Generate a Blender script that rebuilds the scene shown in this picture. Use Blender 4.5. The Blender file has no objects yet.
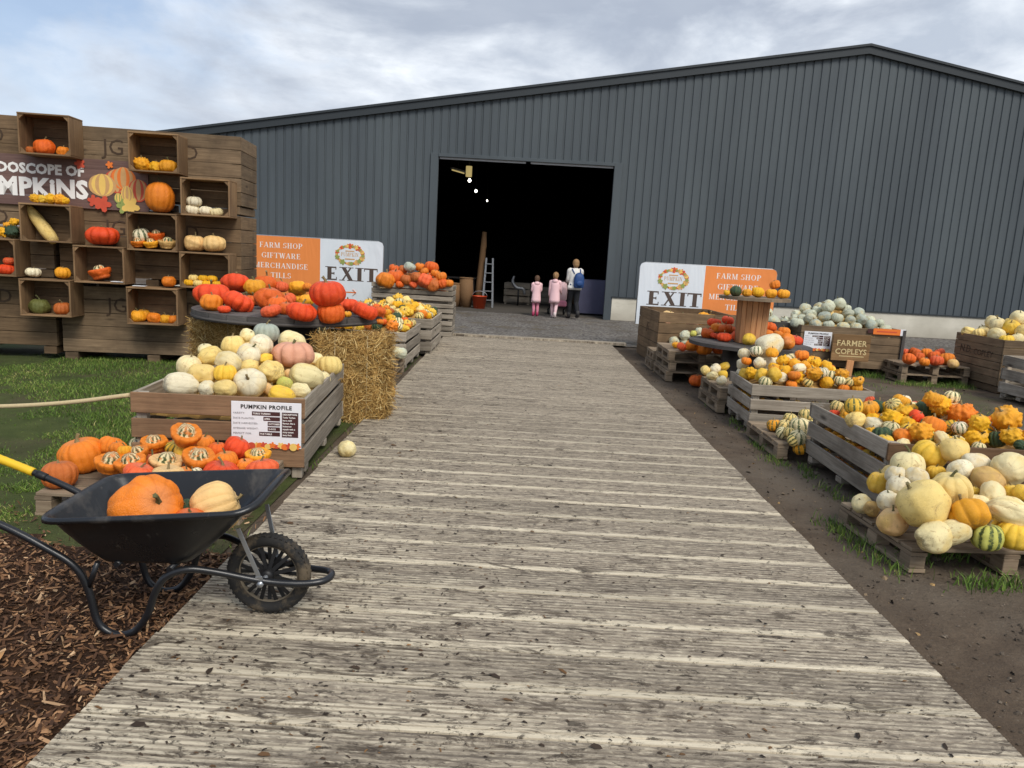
# Pumpkin market beside a boardwalk leading to a dark steel barn
import bpy, bmesh, math, random
from mathutils import Vector, Matrix, noise, Euler
R = math.radians
rnd = random.Random(11)
scn = bpy.context.scene
COLL = scn.collection

# ------------------------------------------------------------------ materials
def lin(c):
    return tuple(((x / 255 / 12.92) if x <= 10 else ((x / 255 + .055) / 1.055) ** 2.4) for x in c) + (1.,)

class NT:
    """small helper around a node tree"""
    def __init__(s, name):
        s.m = bpy.data.materials.new(name); s.m.use_nodes = True
        s.t = s.m.node_tree; s.b = s.t.nodes['Principled BSDF']
    def n(s, typ, props=None, **ins):
        nd = s.t.nodes.new('ShaderNode' + typ)
        for k, v in (props or {}).items(): setattr(nd, k, v)
        for k, v in ins.items():
            key = int(k[1:]) if k[0] == 'i' and k[1:].isdigit() else k.replace('_', ' ')
            s.put(nd.inputs[key], v)
        return nd
    def put(s, sock, v):
        if hasattr(v, 'outputs'): v = v.outputs[0]
        if isinstance(v, bpy.types.NodeSocket): s.t.links.new(v, sock)
        else: sock.default_value = v
    def coord(s, kind='Object'): return s.n('TexCoord').outputs[kind]
    def attr(s, name, typ='GEOMETRY'): return s.n('Attribute', dict(attribute_name=name, attribute_type=typ))
    def mul(s, vec, v): return s.n('VectorMath', dict(operation='MULTIPLY'), i0=vec, i1=v)
    def addv(s, vec, v): return s.n('VectorMath', dict(operation='ADD'), i0=vec, i1=v)
    def noise(s, vec, scale, detail=4, rough=.6, dist=0.):
        return s.n('TexNoise', None, Vector=vec, Scale=scale, Detail=detail, Roughness=rough, Distortion=dist).outputs['Fac']
    def math(s, op, a, b=0.): return s.n('Math', dict(operation=op), i0=a, i1=b)
    def ramp(s, fac, lo, hi, a=0., b=1.):
        return s.n('MapRange', dict(clamp=True), Value=fac, From_Min=lo, From_Max=hi, To_Min=a, To_Max=b)
    def mix(s, fac, a, b, mode='MIX'):
        nd = s.t.nodes.new('ShaderNodeMix'); nd.data_type = 'RGBA'; nd.blend_type = mode
        s.put(nd.inputs[0], fac); s.put(nd.inputs[6], a); s.put(nd.inputs[7], b)
        return nd.outputs[2]
    def hsv(s, col, h=.5, sat=1., v=1.): return s.n('HueSaturation', None, Color=col, Hue=h, Saturation=sat, Value=v)
    def bump(s, hgt, strength=.4, dist=.01, normal=None):
        nd = s.n('Bump', None, Height=hgt, Strength=strength, Distance=dist)
        if normal is not None: s.put(nd.inputs['Normal'], normal)
        return nd
    def out(s, col, rough=.6, normal=None, metal=0., spec=.4):
        s.put(s.b.inputs['Base Color'], col); s.put(s.b.inputs['Roughness'], rough)
        s.put(s.b.inputs['Metallic'], metal); s.put(s.b.inputs['Specular IOR Level'], spec)
        if normal is not None: s.put(s.b.inputs['Normal'], normal)
        return s.m

def plain(name, c, rough=.6, metal=0., var=.12, scale=14, bump=.1, spec=.4):
    t = NT(name); co = t.coord()
    nz = t.noise(co, scale, 5)
    col = t.mix(nz, tuple(x * (1 - var) for x in lin(c)[:3]) + (1,), tuple(min(1, x * (1 + var)) for x in lin(c)[:3]) + (1,))
    return t.out(col, rough, t.bump(t.noise(co, scale * 6, 3), bump, .004), metal, spec)

def wood(name, a, b, dark, weather=.5, rough=.8, knots=True, grain=1.):
    """plank wood: UV.x runs along the plank (metres), UV.y across it; face attribute tint differs per plank"""
    t = NT(name); uv = t.coord('UV'); tint = t.attr('tint').outputs['Fac']
    g = t.noise(t.mul(uv, (2.2, 46., 1)), 1., 6, .65, .6)
    g2 = t.noise(t.mul(uv, (.9, 7., 1)), 1., 5, .6, .8)
    fine = t.noise(t.mul(uv, (9, 160., 1)), 1., 3, .7)
    col = t.mix(t.ramp(g, .3, .7), lin(a), lin(b))
    col = t.mix(t.ramp(g2, .5, .8, 0, .55), col, lin(dark))
    col = t.mix(t.ramp(fine, .58, .75, 0, .45 * grain), col, lin(dark))
    if knots:
        vo = t.n('TexVoronoi', dict(feature='F1'), Vector=t.mul(uv, (1.6, 6., 1)), Scale=1.)
        col = t.mix(t.ramp(vo.outputs['Distance'], .05, .16, .8, 0.), col, tuple(x * .4 for x in lin(dark)[:3]) + (1,))
    col = t.mix(t.ramp(t.noise(t.coord(), 2.3, 5, .6), .45, .75, 0, weather), col, lin(dark))
    col = t.hsv(col, .5, 1., t.ramp(tint, 0, 1, .68, 1.25))
    hb = t.math('ADD', t.math('MULTIPLY', g, .6), t.math('MULTIPLY', fine, .5))
    return t.out(col, rough, t.bump(hb, .55, .004), 0, .25)

M = {}
M['box_wood'] = wood('box_wood', (100, 80, 59), (134, 110, 82), (58, 45, 33), .7)
M['old_box_wood'] = wood('old_box_wood', (104, 86, 66), (138, 117, 91), (62, 50, 38), .7)
M['shelf_wood'] = wood('shelf_wood', (120, 93, 66), (156, 126, 91), (76, 56, 40), .5)
M['grey_wood'] = wood('grey_wood', (128, 118, 104), (176, 165, 149), (76, 66, 55), .5)
M['brown_wood'] = wood('brown_wood', (110, 84, 62), (142, 112, 84), (62, 45, 34), .5)
M['pallet_wood'] = wood('pallet_wood', (124, 106, 86), (160, 142, 118), (72, 57, 44), .5)
M['dark_wood'] = wood('dark_wood', (72, 68, 66), (104, 99, 94), (38, 34, 32), .5)
M['pine_wood'] = wood('pine_wood', (176, 122, 80), (202, 150, 104), (128, 84, 52), .2)
M['sign_wood'] = wood('sign_wood', (120, 92, 60), (146, 114, 78), (84, 60, 38), .3)

def deck_mat():
    """UV.x = metres along the board, UV.y = 0..1 across one board; attribute tone is 0 in the grooves"""
    t = NT('weathered_deck'); co = t.coord(); tone = t.attr('tone').outputs['Fac']; tint = t.attr('tint').outputs['Fac']
    sx = t.n('SeparateXYZ', None, Vector=co); uv = t.n('SeparateXYZ', None, Vector=t.coord('UV')); X, Y, v = sx.outputs[0], sx.outputs[1], uv.outputs[1]
    co = t.addv(co, t.mul(t.n('CombineXYZ', None, X=tint), (31., 0, 0)))
    g = t.noise(t.mul(co, (1.8, 46., 1.)), 1., 6, .72, .5); g2 = t.noise(t.mul(co, (.9, 5., 1)), 1., 6, .65, .6); fi = t.noise(t.mul(co, (9, 150, 1)), 1., 4, .75)
    spk = t.noise(t.mul(co, (16., 52., 1)), 1., 6, .75, .8); br = t.noise(t.mul(co, (7., 30., 1)), 1., 7, .75, .8)
    worn = t.mix(t.ramp(g, .28, .72), lin((118, 106, 91)), lin((176, 162, 141)))
    worn = t.mix(t.ramp(fi, .5, .78, 0, .5), worn, lin((86, 78, 68)))
    pale = t.mix(t.ramp(g, .3, .65), lin((180, 166, 141)), lin((226, 212, 184)))
    dark = t.mix(g, lin((72, 64, 56)), lin((112, 103, 91)))
    c = t.mix(t.ramp(spk, .50, .64, 0, .75), worn, pale)
    c = t.mix(t.ramp(spk, .46, .36, 0, .6), c, lin((92, 83, 72)))
    grv = t.math('MULTIPLY', t.ramp(tone, .0, .30, 1., 0.), t.ramp(t.noise(t.mul(co, (2.2, 16., 1)), 1., 6, .7, .6), .30, .55, 1., .35))
    c = t.mix(grv, c, dark)
    near = t.ramp(Y, 5.2, 8.2, 1., .12)
    pm = t.ramp(t.math('ADD', v, t.math('MULTIPLY', t.math('SUBTRACT', br, .5), .34)), .20, .12, 0., 1.)
    pm = t.math('MULTIPLY', t.math('MULTIPLY', pm, t.ramp(t.noise(t.mul(co, (.7, 3., 1)), 1., 4, .6), .34, .5, .25, 1.)), near)
    c = t.mix(t.math('MULTIPLY', pm, .85), c, pale)
    bias = t.math('ADD', t.ramp(X, -1.5, .6, .11, 0.), t.ramp(Y, .5, 5.5, .09, -.03))
    wear = t.noise(t.mul(co, (1.2, 9., 1)), 1., 8, .75, .9)
    c = t.mix(t.ramp(t.math('ADD', wear, bias), .57, .70, 0, .85), c, t.mix(t.ramp(tone, .0, .3, .75, 0.), pale, lin((128, 117, 101))))
    mud = t.noise(t.mul(co, (3.4, 12., 1)), 1., 9, .8, 1.)
    c = t.mix(t.ramp(t.math('ADD', mud, t.math('MULTIPLY', bias, .26)), .545, .615, 0, .88), c, lin((80, 69, 57)))
    mud2 = t.noise(t.mul(co, (13, 34., 1)), 1., 8, .78, .8)
    c = t.mix(t.ramp(t.math('ADD', mud2, t.math('MULTIPLY', bias, .15)), .565, .61, 0, .85), c, lin((62, 54, 46)))
    c = t.hsv(c, .5, .95, t.ramp(tint, 0, 1, .9, 1.1))
    hb = t.math('ADD', t.math('MULTIPLY', g, .6), t.math('ADD', fi, t.math('MULTIPLY', mud, 1.2)))
    return t.out(c, t.ramp(mud, .5, .65, .85, .65), t.bump(hb, .7, .004), 0, .25)
M['deck'] = deck_mat()

def ground_mat():
    t = NT('muddy_ground'); co = t.coord()
    n1 = t.noise(co, .55, 8, .6, .4); n2 = t.noise(co, 4., 8, .7); n3 = t.noise(co, 38., 5, .7)
    c = t.mix(t.ramp(n2, .3, .7), lin((74, 61, 49)), lin((104, 89, 73)))
    c = t.mix(t.ramp(n1, .45, .62, 0, .6), c, lin((108, 98, 85)))
    c = t.mix(t.ramp(n3, .58, .72, 0, .5), c, lin((52, 45, 38)))
    vo = t.n('TexVoronoi', None, Vector=co, Scale=26.)
    c = t.mix(t.ramp(vo.outputs['Distance'], .08, .16, .35, 0.), c, lin((132, 122, 108)))
    # sparse green tinge away from the path
    sx = t.n('SeparateXYZ', None, Vector=co)
    gm = t.math('MULTIPLY', t.ramp(sx.outputs[0], 3.6, 5.5, 0, 1.), t.ramp(t.noise(co, 1.6, 7, .7), .47, .62, 0, .65))
    c = t.mix(gm, c, lin((76, 80, 50)))
    hb = t.math('ADD', t.math('MULTIPLY', n2, 1.4), t.math('MULTIPLY', n3, .8))
    return t.out(c, t.ramp(n1, .35, .65, .95, .72), t.bump(hb, .8, .03), 0, .25)
M['ground'] = ground_mat()

def gravel_mat():
    t = NT('gravel'); co = t.coord()
    v = t.n('TexVoronoi', None, Vector=co, Scale=22.); v2 = t.n('TexVoronoi', None, Vector=co, Scale=55.)
    c = t.mix(t.ramp(v.outputs['Color'], .2, .8), lin((88, 84, 80)), lin((156, 150, 143)))
    c = t.mix(t.ramp(v2.outputs['Color'], .3, .9, 0, .6), c, lin((120, 112, 102)))
    n1 = t.noise(co, .9, 7, .65)
    c = t.mix(t.ramp(n1, .48, .66, 0, .75), c, lin((96, 86, 74)))
    c = t.mix(t.ramp(t.noise(co, 1.8, 6, .7), .56, .66, 0, .6), c, lin((134, 122, 98)))
    return t.out(c, .9, t.bump(t.math('ADD', v.outputs['Distance'], v2.outputs['Distance']), .9, .03), 0, .25)
M['gravel'] = gravel_mat()

def soil_mat(name, a, b, d, sc=5.):
    t = NT(name); co = t.coord()
    n2 = t.noise(co, sc, 8, .7); n3 = t.noise(co, sc * 9, 5, .7); n1 = t.noise(co, .9, 6, .6)
    c = t.mix(t.ramp(n2, .3, .7), lin(a), lin(b)); c = t.mix(t.ramp(n1, .45, .65, 0, .8), c, lin(d))
    c = t.mix(t.ramp(n3, .55, .75, 0, .5), c, tuple(x * .5 for x in lin(a)[:3]) + (1,))
    return t.out(c, .95, t.bump(t.math('ADD', n2, n3), .8, .03), 0, .2)
M['turf'] = soil_mat('turf_soil', (62, 72, 36), (84, 92, 50), (88, 78, 60))
M['chipbed'] = soil_mat('chip_bed', (58, 40, 28), (84, 58, 38), (48, 34, 25), 14.)

def varied(name, stops, rough=.8, spec=.25, bump=None):
    """colour picked per face from the tint attribute"""
    t = NT(name); tint = t.attr('tint').outputs['Fac']
    r = t.n('ValToRGB', None, Fac=tint); el = r.color_ramp.elements
    while len(el) < len(stops): el.new(.5)
    for i, (p, c) in enumerate(stops): el[i].position = p; el[i].color = lin(c)
    c = t.hsv(r.outputs[0], .5, 1., t.ramp(t.noise(t.coord(), 9., 4), .3, .7, .75, 1.2))
    return t.out(c, rough, None, 0, spec)
M['chips'] = varied('wood_chips', [(0, (56, 39, 28)), (.4, (96, 67, 46)), (.75, (130, 94, 64)), (.94, (168, 128, 92)), (1, (206, 174, 136))])
M['grass'] = varied('grass_blades', [(0, (58, 80, 30)), (.5, (92, 120, 46)), (.85, (124, 142, 64)), (1, (166, 158, 100))], .7, .3)
M['straw'] = varied('straw', [(0, (122, 92, 48)), (.4, (172, 134, 74)), (.8, (206, 170, 104)), (1, (226, 200, 140))])
M['litter'] = varied('leaf_litter', [(0, (38, 31, 26)), (.7, (66, 53, 42)), (.95, (110, 80, 50)), (1, (150, 110, 66))], .75)
M['pebble'] = varied('path_debris', [(0, (58, 50, 42)), (.5, (84, 74, 63)), (.9, (112, 100, 86)), (1, (170, 138, 92))], .9)
M['leaf'] = plain('dry_leaf', (172, 128, 82), .8, 0, .25)

def clad_mat():
    t = NT('slate_cladding'); co = t.coord()
    n1 = t.noise(t.mul(co, (1., 1., .25)), .7, 5, .6); n2 = t.noise(t.mul(co, (9., 9., .5)), 1., 5, .6)
    c = t.mix(t.ramp(n1, .3, .7), lin((71, 77, 81)), lin((82, 89, 92)))
    c = t.mix(t.ramp(n2, .5, .8, 0, .25), c, lin((94, 102, 106)))
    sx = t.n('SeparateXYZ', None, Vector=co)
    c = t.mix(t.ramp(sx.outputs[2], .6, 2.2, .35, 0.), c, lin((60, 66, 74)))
    pan = t.math('FRACT', t.math('MULTIPLY', sx.outputs[0], 1 / .92))
    c = t.hsv(c, .5, 1., t.ramp(t.noise(t.n('CombineXYZ', None, X=t.math('FLOOR', t.math('MULTIPLY', sx.outputs[0], 1 / .92))), 7.7, 0), .3, .7, .94, 1.05))
    return t.out(c, t.ramp(n1, .3, .7, .42, .55), t.bump(n1, .15, .02), 0, .35)
M['cladding'] = clad_mat()
M['trim'] = plain('dark_trim', (48, 53, 56), .5, 0, .1, 3, .05)
M['track'] = plain('pale_rail', (188, 190, 192), .5, .2, .1)
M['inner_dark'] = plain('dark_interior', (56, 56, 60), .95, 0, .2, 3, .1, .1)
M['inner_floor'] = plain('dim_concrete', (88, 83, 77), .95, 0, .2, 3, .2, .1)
def conc_mat():
    t = NT('concrete_plinth'); co = t.coord()
    n1 = t.noise(co, 1.2, 7, .6); n2 = t.noise(t.mul(co, (1, 1, 4.)), 3., 6, .7)
    c = t.mix(t.ramp(n1, .3, .7), lin((186, 180, 164)), lin((212, 206, 190)))
    c = t.mix(t.ramp(n2, .55, .75, 0, .35), c, lin((158, 150, 134)))
    sx = t.n('SeparateXYZ', None, Vector=co)
    c = t.mix(t.ramp(sx.outputs[2], -.05, .3, .45, 0.), c, lin((128, 118, 102)))
    return t.out(c, .85, t.bump(n2, .3, .01))
M['concrete'] = conc_mat()

def skin(name, mode):
    t = NT(name); oi = t.n('ObjectInfo'); base = oi.outputs['Color']
    co = t.addv(t.coord(), t.mul(t.n('CombineXYZ', None, X=oi.outputs['Random'], Y=oi.outputs['Random'], Z=oi.outputs['Random']), (37., 91., 53.)))
    rib = t.attr('rib').outputs['Fac']; lat = t.attr('lat').outputs['Fac']
    n1 = t.noise(co, 1.6, 5, .6); n2 = t.noise(co, 7., 6, .65); sp = t.noise(co, 28., 3, .6)
    c = t.mix(t.ramp(n1, .35, .7, 0, .55), base, t.hsv(base, .494, 1.06, .82))
    c = t.mix(t.ramp(rib, .35, 1., 0, .6), c, t.hsv(base, .494, 1.12, .66))
    c = t.mix(t.ramp(sp, .56, .72, 0, .35), c, t.hsv(base, .502, .78, 1.2))
    c = t.mix(t.ramp(n2, .60, .72, 0, .35), c, t.hsv(base, .49, 1.02, .68))
    if mode == 'scab':
        sc = t.noise(co, 2.1, 7, .72, 1.2)
        c = t.mix(t.ramp(sc, .56, .66, 0, .7), c, lin((172, 132, 84)))
        vo = t.noise(co, 11., 6, .75, 2.)
        c = t.mix(t.ramp(vo, .62, .68, 0, .7), c, lin((122, 94, 66)))
        yl = t.noise(co, .9, 3, .5)
        c = t.mix(t.ramp(yl, .5, .68, 0, .45), c, lin((226, 188, 92)))
    if mode == 'stripe':
        ang = t.attr('ang').outputs['Fac']
        w = t.math('ADD', ang, t.math('MULTIPLY', t.math('SUBTRACT', t.noise(co, 5., 5, .7), .5), .55))
        s1 = t.math('ABSOLUTE', t.math('SUBTRACT', t.math('FRACT', w), .5))
        mask = t.math('MULTIPLY', t.ramp(s1, .27, .34, 0, 1.), t.ramp(t.noise(co, 3., 6, .75), .36, .5, 0, .95))
        c = t.mix(mask, c, t.mix(n2, lin((44, 66, 38)), lin((86, 104, 60))))
    if mode == 'turban':
        cap = t.attr('cap').outputs['Fac']
        ang = t.attr('ang').outputs['Fac']
        w = t.math('ADD', t.math('MULTIPLY', ang, .9), t.math('MULTIPLY', t.noise(co, 3.2, 6, .75), 1.9))
        s1 = t.math('ABSOLUTE', t.math('SUBTRACT', t.math('FRACT', w), .5))
        cc = t.mix(t.ramp(s1, .2, .3, 0, 1.), lin((226, 214, 166)), lin((72, 88, 50)))
        cc = t.mix(t.ramp(t.noise(co, 2.6, 5), .54, .62, 0, .85), cc, lin((226, 132, 52)))
        c = t.mix(t.ramp(cap, .3, .7), c, cc)
    dirt = t.noise(co, 3.3, 8, .78, 1.)
    c = t.mix(t.ramp(dirt, .60, .70, 0, .5), c, lin((134, 104, 70)))
    # duller round the stem and a little soil underneath
    c = t.mix(t.ramp(lat, .84, 1., 0, .45), c, t.hsv(base, .508, .8, .72))
    c = t.mix(t.math('MULTIPLY', t.ramp(lat, -.55, -1., 0, 1.), t.ramp(n2, .35, .6, 0, .6)), c, lin((120, 96, 68)))
    hb = t.math('ADD', t.math('MULTIPLY', n2, .7), t.math('MULTIPLY', sp, .35))
    if mode == 'scab': hb = t.math('ADD', hb, t.math('MULTIPLY', vo, .8))
    m = t.out(c, t.ramp(n2, .3, .7, .40, .66), t.bump(hb, .4, .03), 0, .36)
    t.b.inputs['Subsurface Weight'].default_value = .0
    return m
M['skin'] = skin('pumpkin_skin', 'plain'); M['scab'] = skin('squash_skin', 'scab')
M['stripe'] = skin('striped_skin', 'stripe'); M['turban'] = skin('turban_skin', 'turban')
def stem_mat():
    t = NT('dry_stem'); co = t.coord(); oi = t.n('ObjectInfo').outputs['Random']
    g = t.noise(t.mul(co, (14, 14, 3)), 1., 5, .6)
    c = t.mix(g, lin((92, 78, 48)), lin((168, 146, 100)))
    c = t.mix(t.ramp(oi, .55, .75, 0, .7), c, lin((84, 92, 54)))
    return t.out(c, .8, t.bump(g, .6, .02))
M['stem'] = stem_mat()

def tray_mat():
    t = NT('black_tray'); co = t.coord()
    n1 = t.noise(co, 3., 7, .65, .4); n2 = t.noise(t.mul(co, (6, 6, 2)), 3., 6, .7)
    c = t.mix(t.ramp(n1, .52, .68, 0, .55), lin((22, 23, 25)), lin((108, 102, 94)))
    c = t.mix(t.ramp(n2, .62, .72, 0, .3), c, lin((120, 114, 104)))
    return t.out(c, t.ramp(n1, .35, .7, .24, .55), t.bump(n2, .12, .006), 0, .55)
M['tray'] = tray_mat()
M['tube'] = plain('black_tube', (26, 27, 30), .33, 0, .25, 20, .08, .5)
M['grip'] = plain('yellow_grip', (228, 186, 38), .5, 0, .1)
M['zinc'] = plain('zinc_steel', (168, 172, 176), .4, .8, .12)
def tyre_mat():
    t = NT('muddy_tyre'); co = t.coord(); n1 = t.noise(co, 9., 6, .7)
    c = t.mix(t.ramp(n1, .48, .64, 0, .75), lin((36, 35, 34)), lin((108, 94, 74)))
    return t.out(c, .85, t.bump(n1, .4, .006))
M['tyre'] = tyre_mat()
M['mudrim'] = plain('muddy_rim', (112, 102, 86), .85, 0, .35, 12, .3)
M['hub'] = plain('black_hub', (28, 28, 29), .5, 0, .2)

def vinyl(name, c):
    t = NT(name); co = t.coord()
    fold = t.noise(t.mul(co, (1.7, 1., .5)), 1., 3, .5, .8)
    f2 = t.noise(t.mul(co, (9, 1., 2.4)), 1., 3, .5, .5)
    col = t.mix(t.ramp(fold, .35, .75, 0, .10), lin(c), tuple(x * .72 for x in lin(c)[:3]) + (1,))
    return t.out(col, .5, t.bump(t.math('ADD', fold, t.math('MULTIPLY', f2, .15)), .35, .12), 0, .3)
M['van_orange'] = vinyl('orange_vinyl', (236, 142, 76)); M['van_white'] = vinyl('white_vinyl', (222, 228, 234))
M['ink_white'] = plain('white_print', (240, 236, 230), .55, 0, .03); M['ink_brown'] = plain('brown_print', (84, 70, 62), .6, 0, .08)
M['ink_black'] = plain('black_print', (40, 36, 34), .7, 0, .1); M['ink_grey'] = plain('grey_print', (128, 122, 124), .7, 0, .05)
M['ink_maroon'] = plain('maroon_print', (72, 40, 38), .6, 0, .08)
M['ink_orange'] = plain('orange_print', (232, 122, 48), .6, 0, .1); M['ink_red'] = plain('red_print', (204, 82, 56), .6, 0, .15)
M['ink_yellow'] = plain('yellow_print', (236, 196, 104), .6, 0, .1); M['ink_green'] = plain('green_print', (146, 158, 84), .6, 0, .15)
M['ink_tan'] = plain('tan_print', (206, 160, 104), .6, 0, .2)
M['card'] = plain('white_card', (232, 232, 234), .4, 0, .03)
M['stencil'] = plain('worn_stencil', (74, 58, 44), .9, 0, .3, 40)
M['carved'] = plain('cream_lettering', (208, 186, 136), .7, 0, .2, 40)
M['board_print'] = wood('printed_boards', (100, 76, 70), (124, 98, 90), (76, 56, 52), .25, .55, False)
M['rope'] = plain('hemp_rope', (196, 176, 136), .9, 0, .2, 60, .4)
M['steel'] = plain('grey_steel', (150, 152, 154), .45, .6, .1)
M['flesh'] = plain('flesh', (212, 164, 138), .6, 0, .06)
M['hair_fair'] = plain('fair_hair', (150, 116, 78), .7, 0, .25, 60); M['hair_dark'] = plain('brown_hair', (92, 68, 50), .7, 0, .25, 60)
M['pink'] = plain('pink_coat', (240, 198, 200), .8, 0, .06, 30); M['pink2'] = plain('pink_leggings', (216, 136, 156), .8, 0, .1); M['palepink'] = plain('pale_leggings', (226, 190, 192), .8, 0, .08)
M['whitecoat'] = plain('white_coat', (222, 218, 210), .85, 0, .05); M['blue'] = plain('blue_pack', (32, 66, 118), .6, 0, .15); M['blacktr'] = plain('black_trousers', (30, 31, 34), .85, 0, .15)
M['khaki'] = plain('khaki_strap', (150, 140, 118), .85, 0, .1); M['boots'] = plain('dark_boots', (44, 42, 42), .6, 0, .2); M['pinkboot'] = plain('magenta_boots', (170, 58, 92), .5, 0, .1); M['whiteboot'] = plain('pale_shoes', (214, 196, 192), .6, 0, .1)
M['cover'] = plain('purple_grey_cover', (92, 92, 116), .8, 0, .2, 4, .4); M['bucket'] = plain('orange_bucket', (206, 78, 40), .45, 0, .1)
M['wicker'] = plain('wicker', (122, 92, 62), .85, 0, .35, 40, .5)
def lamp_mat():
    t = NT('lit_bulb'); t.b.inputs['Emission Color'].default_value = (1, .95, .82, 1); t.b.inputs['Emission Strength'].default_value = 9.
    return t.m
M['bulb'] = lamp_mat()
def lamp2():
    t = NT('lit_shade'); t.b.inputs['Base Color'].default_value = lin((150, 130, 70)); t.b.inputs['Emission Color'].default_value = (.8, .62, .25, 1); t.b.inputs['Emission Strength'].default_value = .5
    return t.m
M['shade'] = lamp2()

# ------------------------------------------------------------------ objects
def tag(o, label=None, cat=None, group=None, kind=None):
    if label: o['label'] = label
    if cat: o['category'] = cat
    if group: o['group'] = group
    if kind: o['kind'] = kind
    return o
def empty(name, loc=(0, 0, 0), rz=0., **k):
    o = bpy.data.objects.new(name, None); COLL.objects.link(o); o.location = loc; o.rotation_euler = (0, 0, rz)
    o.empty_display_size = .1
    return tag(o, **k)
def link(name, me, mats, parent=None, loc=None, bevel=0.):
    o = bpy.data.objects.new(name, me); COLL.objects.link(o)
    for m in mats: me.materials.append(m)
    if parent is not None: o.parent = parent
    if loc is not None: o.location = loc
    if bevel:
        b = o.modifiers.new('edge', 'BEVEL'); b.width = bevel; b.segments = 1; b.limit_method = 'ANGLE'
    return o

class MB:
    """collects quads / boxes / tubes with UVs and a per-face tint, then links ONE mesh object"""
    def __init__(s): s.v = []; s.f = []; s.uv = []; s.t = []; s.mi = []; s.sm = []
    def poly(s, pts, tint=None, uv=None, mi=0, smooth=False):
        i = len(s.v); s.v += [tuple(p) for p in pts]; s.face(range(i, i + len(pts)), tint, uv, mi, smooth)
    def face(s, idx, tint=None, uv=None, mi=0, smooth=False):
        s.f.append(tuple(idx)); n = len(s.f[-1])
        s.uv += uv if uv else [(0, 0)] * n; s.t.append(rnd.random() if tint is None else tint); s.mi.append(mi); s.sm.append(smooth)
    def box(s, c, d, rot=None, tint=None, mi=0, jit=0., axis=None):
        """box at centre c, size d; grain runs along its longest side (or axis)"""
        tint = rnd.random() if tint is None else tint
        hx, hy, hz = d[0] / 2, d[1] / 2, d[2] / 2; i = len(s.v); c = Vector(c)
        for x, y, z in ((-1, -1, -1), (1, -1, -1), (1, 1, -1), (-1, 1, -1), (-1, -1, 1), (1, -1, 1), (1, 1, 1), (-1, 1, 1)):
            p = Vector((x * hx + rnd.uniform(-jit, jit), y * hy + rnd.uniform(-jit, jit), z * hz + rnd.uniform(-jit, jit)))
            s.v.append(tuple(c + (rot @ p if rot else p)))
        L = axis if axis is not None else max(range(3), key=lambda k: d[k])
        ou, ov = rnd.uniform(0, 50), rnd.uniform(0, 50)
        sg = ((-1, -1, -1), (1, -1, -1), (1, 1, -1), (-1, 1, -1), (-1, -1, 1), (1, -1, 1), (1, 1, 1), (-1, 1, 1))
        for q in ((0, 3, 2, 1), (4, 5, 6, 7), (0, 1, 5, 4), (1, 2, 6, 5), (2, 3, 7, 6), (3, 0, 4, 7)):
            P = [(sg[k][0] * hx, sg[k][1] * hy, sg[k][2] * hz) for k in q]
            na = [k for k in range(3) if len({round(p[k], 6) for p in P}) == 1]; na = na[0] if na else 0
            oth = [k for k in range(3) if k != na]
            a = L if L in oth else oth[0]; b = [k for k in oth if k != a][0]
            s.face([i + k for k in q], tint, [(ou + p[a], ov + p[b] + na * 3.3) for p in P], mi)
    def bar(s, a, b, w, t, up=(0, 0, 1), **k):
        a, b = Vector(a), Vector(b); x = (b - a).normalized(); z = Vector(up); y = z.cross(x).normalized(); z = x.cross(y)
        s.box((a + b) / 2, ((b - a).length, w, t), Matrix((x, y, z)).transposed(), axis=0, **k)
    def tube(s, pts, r, n=10, tint=None, mi=0, caps=True, ref=None):
        """swept tube; r is a number or one per point"""
        pts = [Vector(p) for p in pts]; i0 = len(s.v); tint = rnd.random() if tint is None else tint
        rr = r if isinstance(r, (list, tuple)) else [r] * len(pts); nrm = None
        for k, p in enumerate(pts):
            d = (pts[min(k + 1, len(pts) - 1)] - pts[max(k - 1, 0)]).normalized()
            if nrm is None:
                nrm = Vector(ref) if ref else (Vector((0, 0, 1)) if abs(d.z) < .9 else Vector((1, 0, 0)))
            nrm = (nrm - d * nrm.dot(d)).normalized(); bi = d.cross(nrm)
            for j in range(n):
                a = 2 * math.pi * j / n; s.v.append(tuple(p + (nrm * math.cos(a) + bi * math.sin(a)) * rr[k]))
        for k in range(len(pts) - 1):
            for j in range(n):
                a, b = i0 + k * n + j, i0 + k * n + (j + 1) % n
                s.face((a, b, b + n, a + n), tint, [(k * .1, j / n), (k * .1, (j + 1) / n), (k * .1 + .1, (j + 1) / n), (k * .1 + .1, j / n)], mi, True)
        if caps:
            s.face(range(i0 + n - 1, i0 - 1, -1), tint, None, mi); e = i0 + (len(pts) - 1) * n; s.face(range(e, e + n), tint, None, mi)
    def lathe(s, prof, n=24, c=(0, 0, 0), axis='z', tint=None, mi=0, smooth=True):
        i0 = len(s.v); tint = rnd.random() if tint is None else tint
        for r, z in prof:
            for j in range(n):
                a = 2 * math.pi * j / n; p = (r * math.cos(a), r * math.sin(a), z)
                if axis == 'y': p = (p[0], p[2], p[1])
                s.v.append((p[0] + c[0], p[1] + c[1], p[2] + c[2]))
        for k in range(len(prof) - 1):
            for j in range(n):
                a, b = i0 + k * n + j, i0 + k * n + (j + 1) % n
                q = (a, b, b + n, a + n) if axis == 'z' else (a, a + n, b + n, b)
                s.face(q, tint, [(j / n * 2, k * .1), ((j + 1) / n * 2, k * .1), ((j + 1) / n * 2, k * .1 + .1), (j / n * 2, k * .1 + .1)], mi, smooth)
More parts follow.
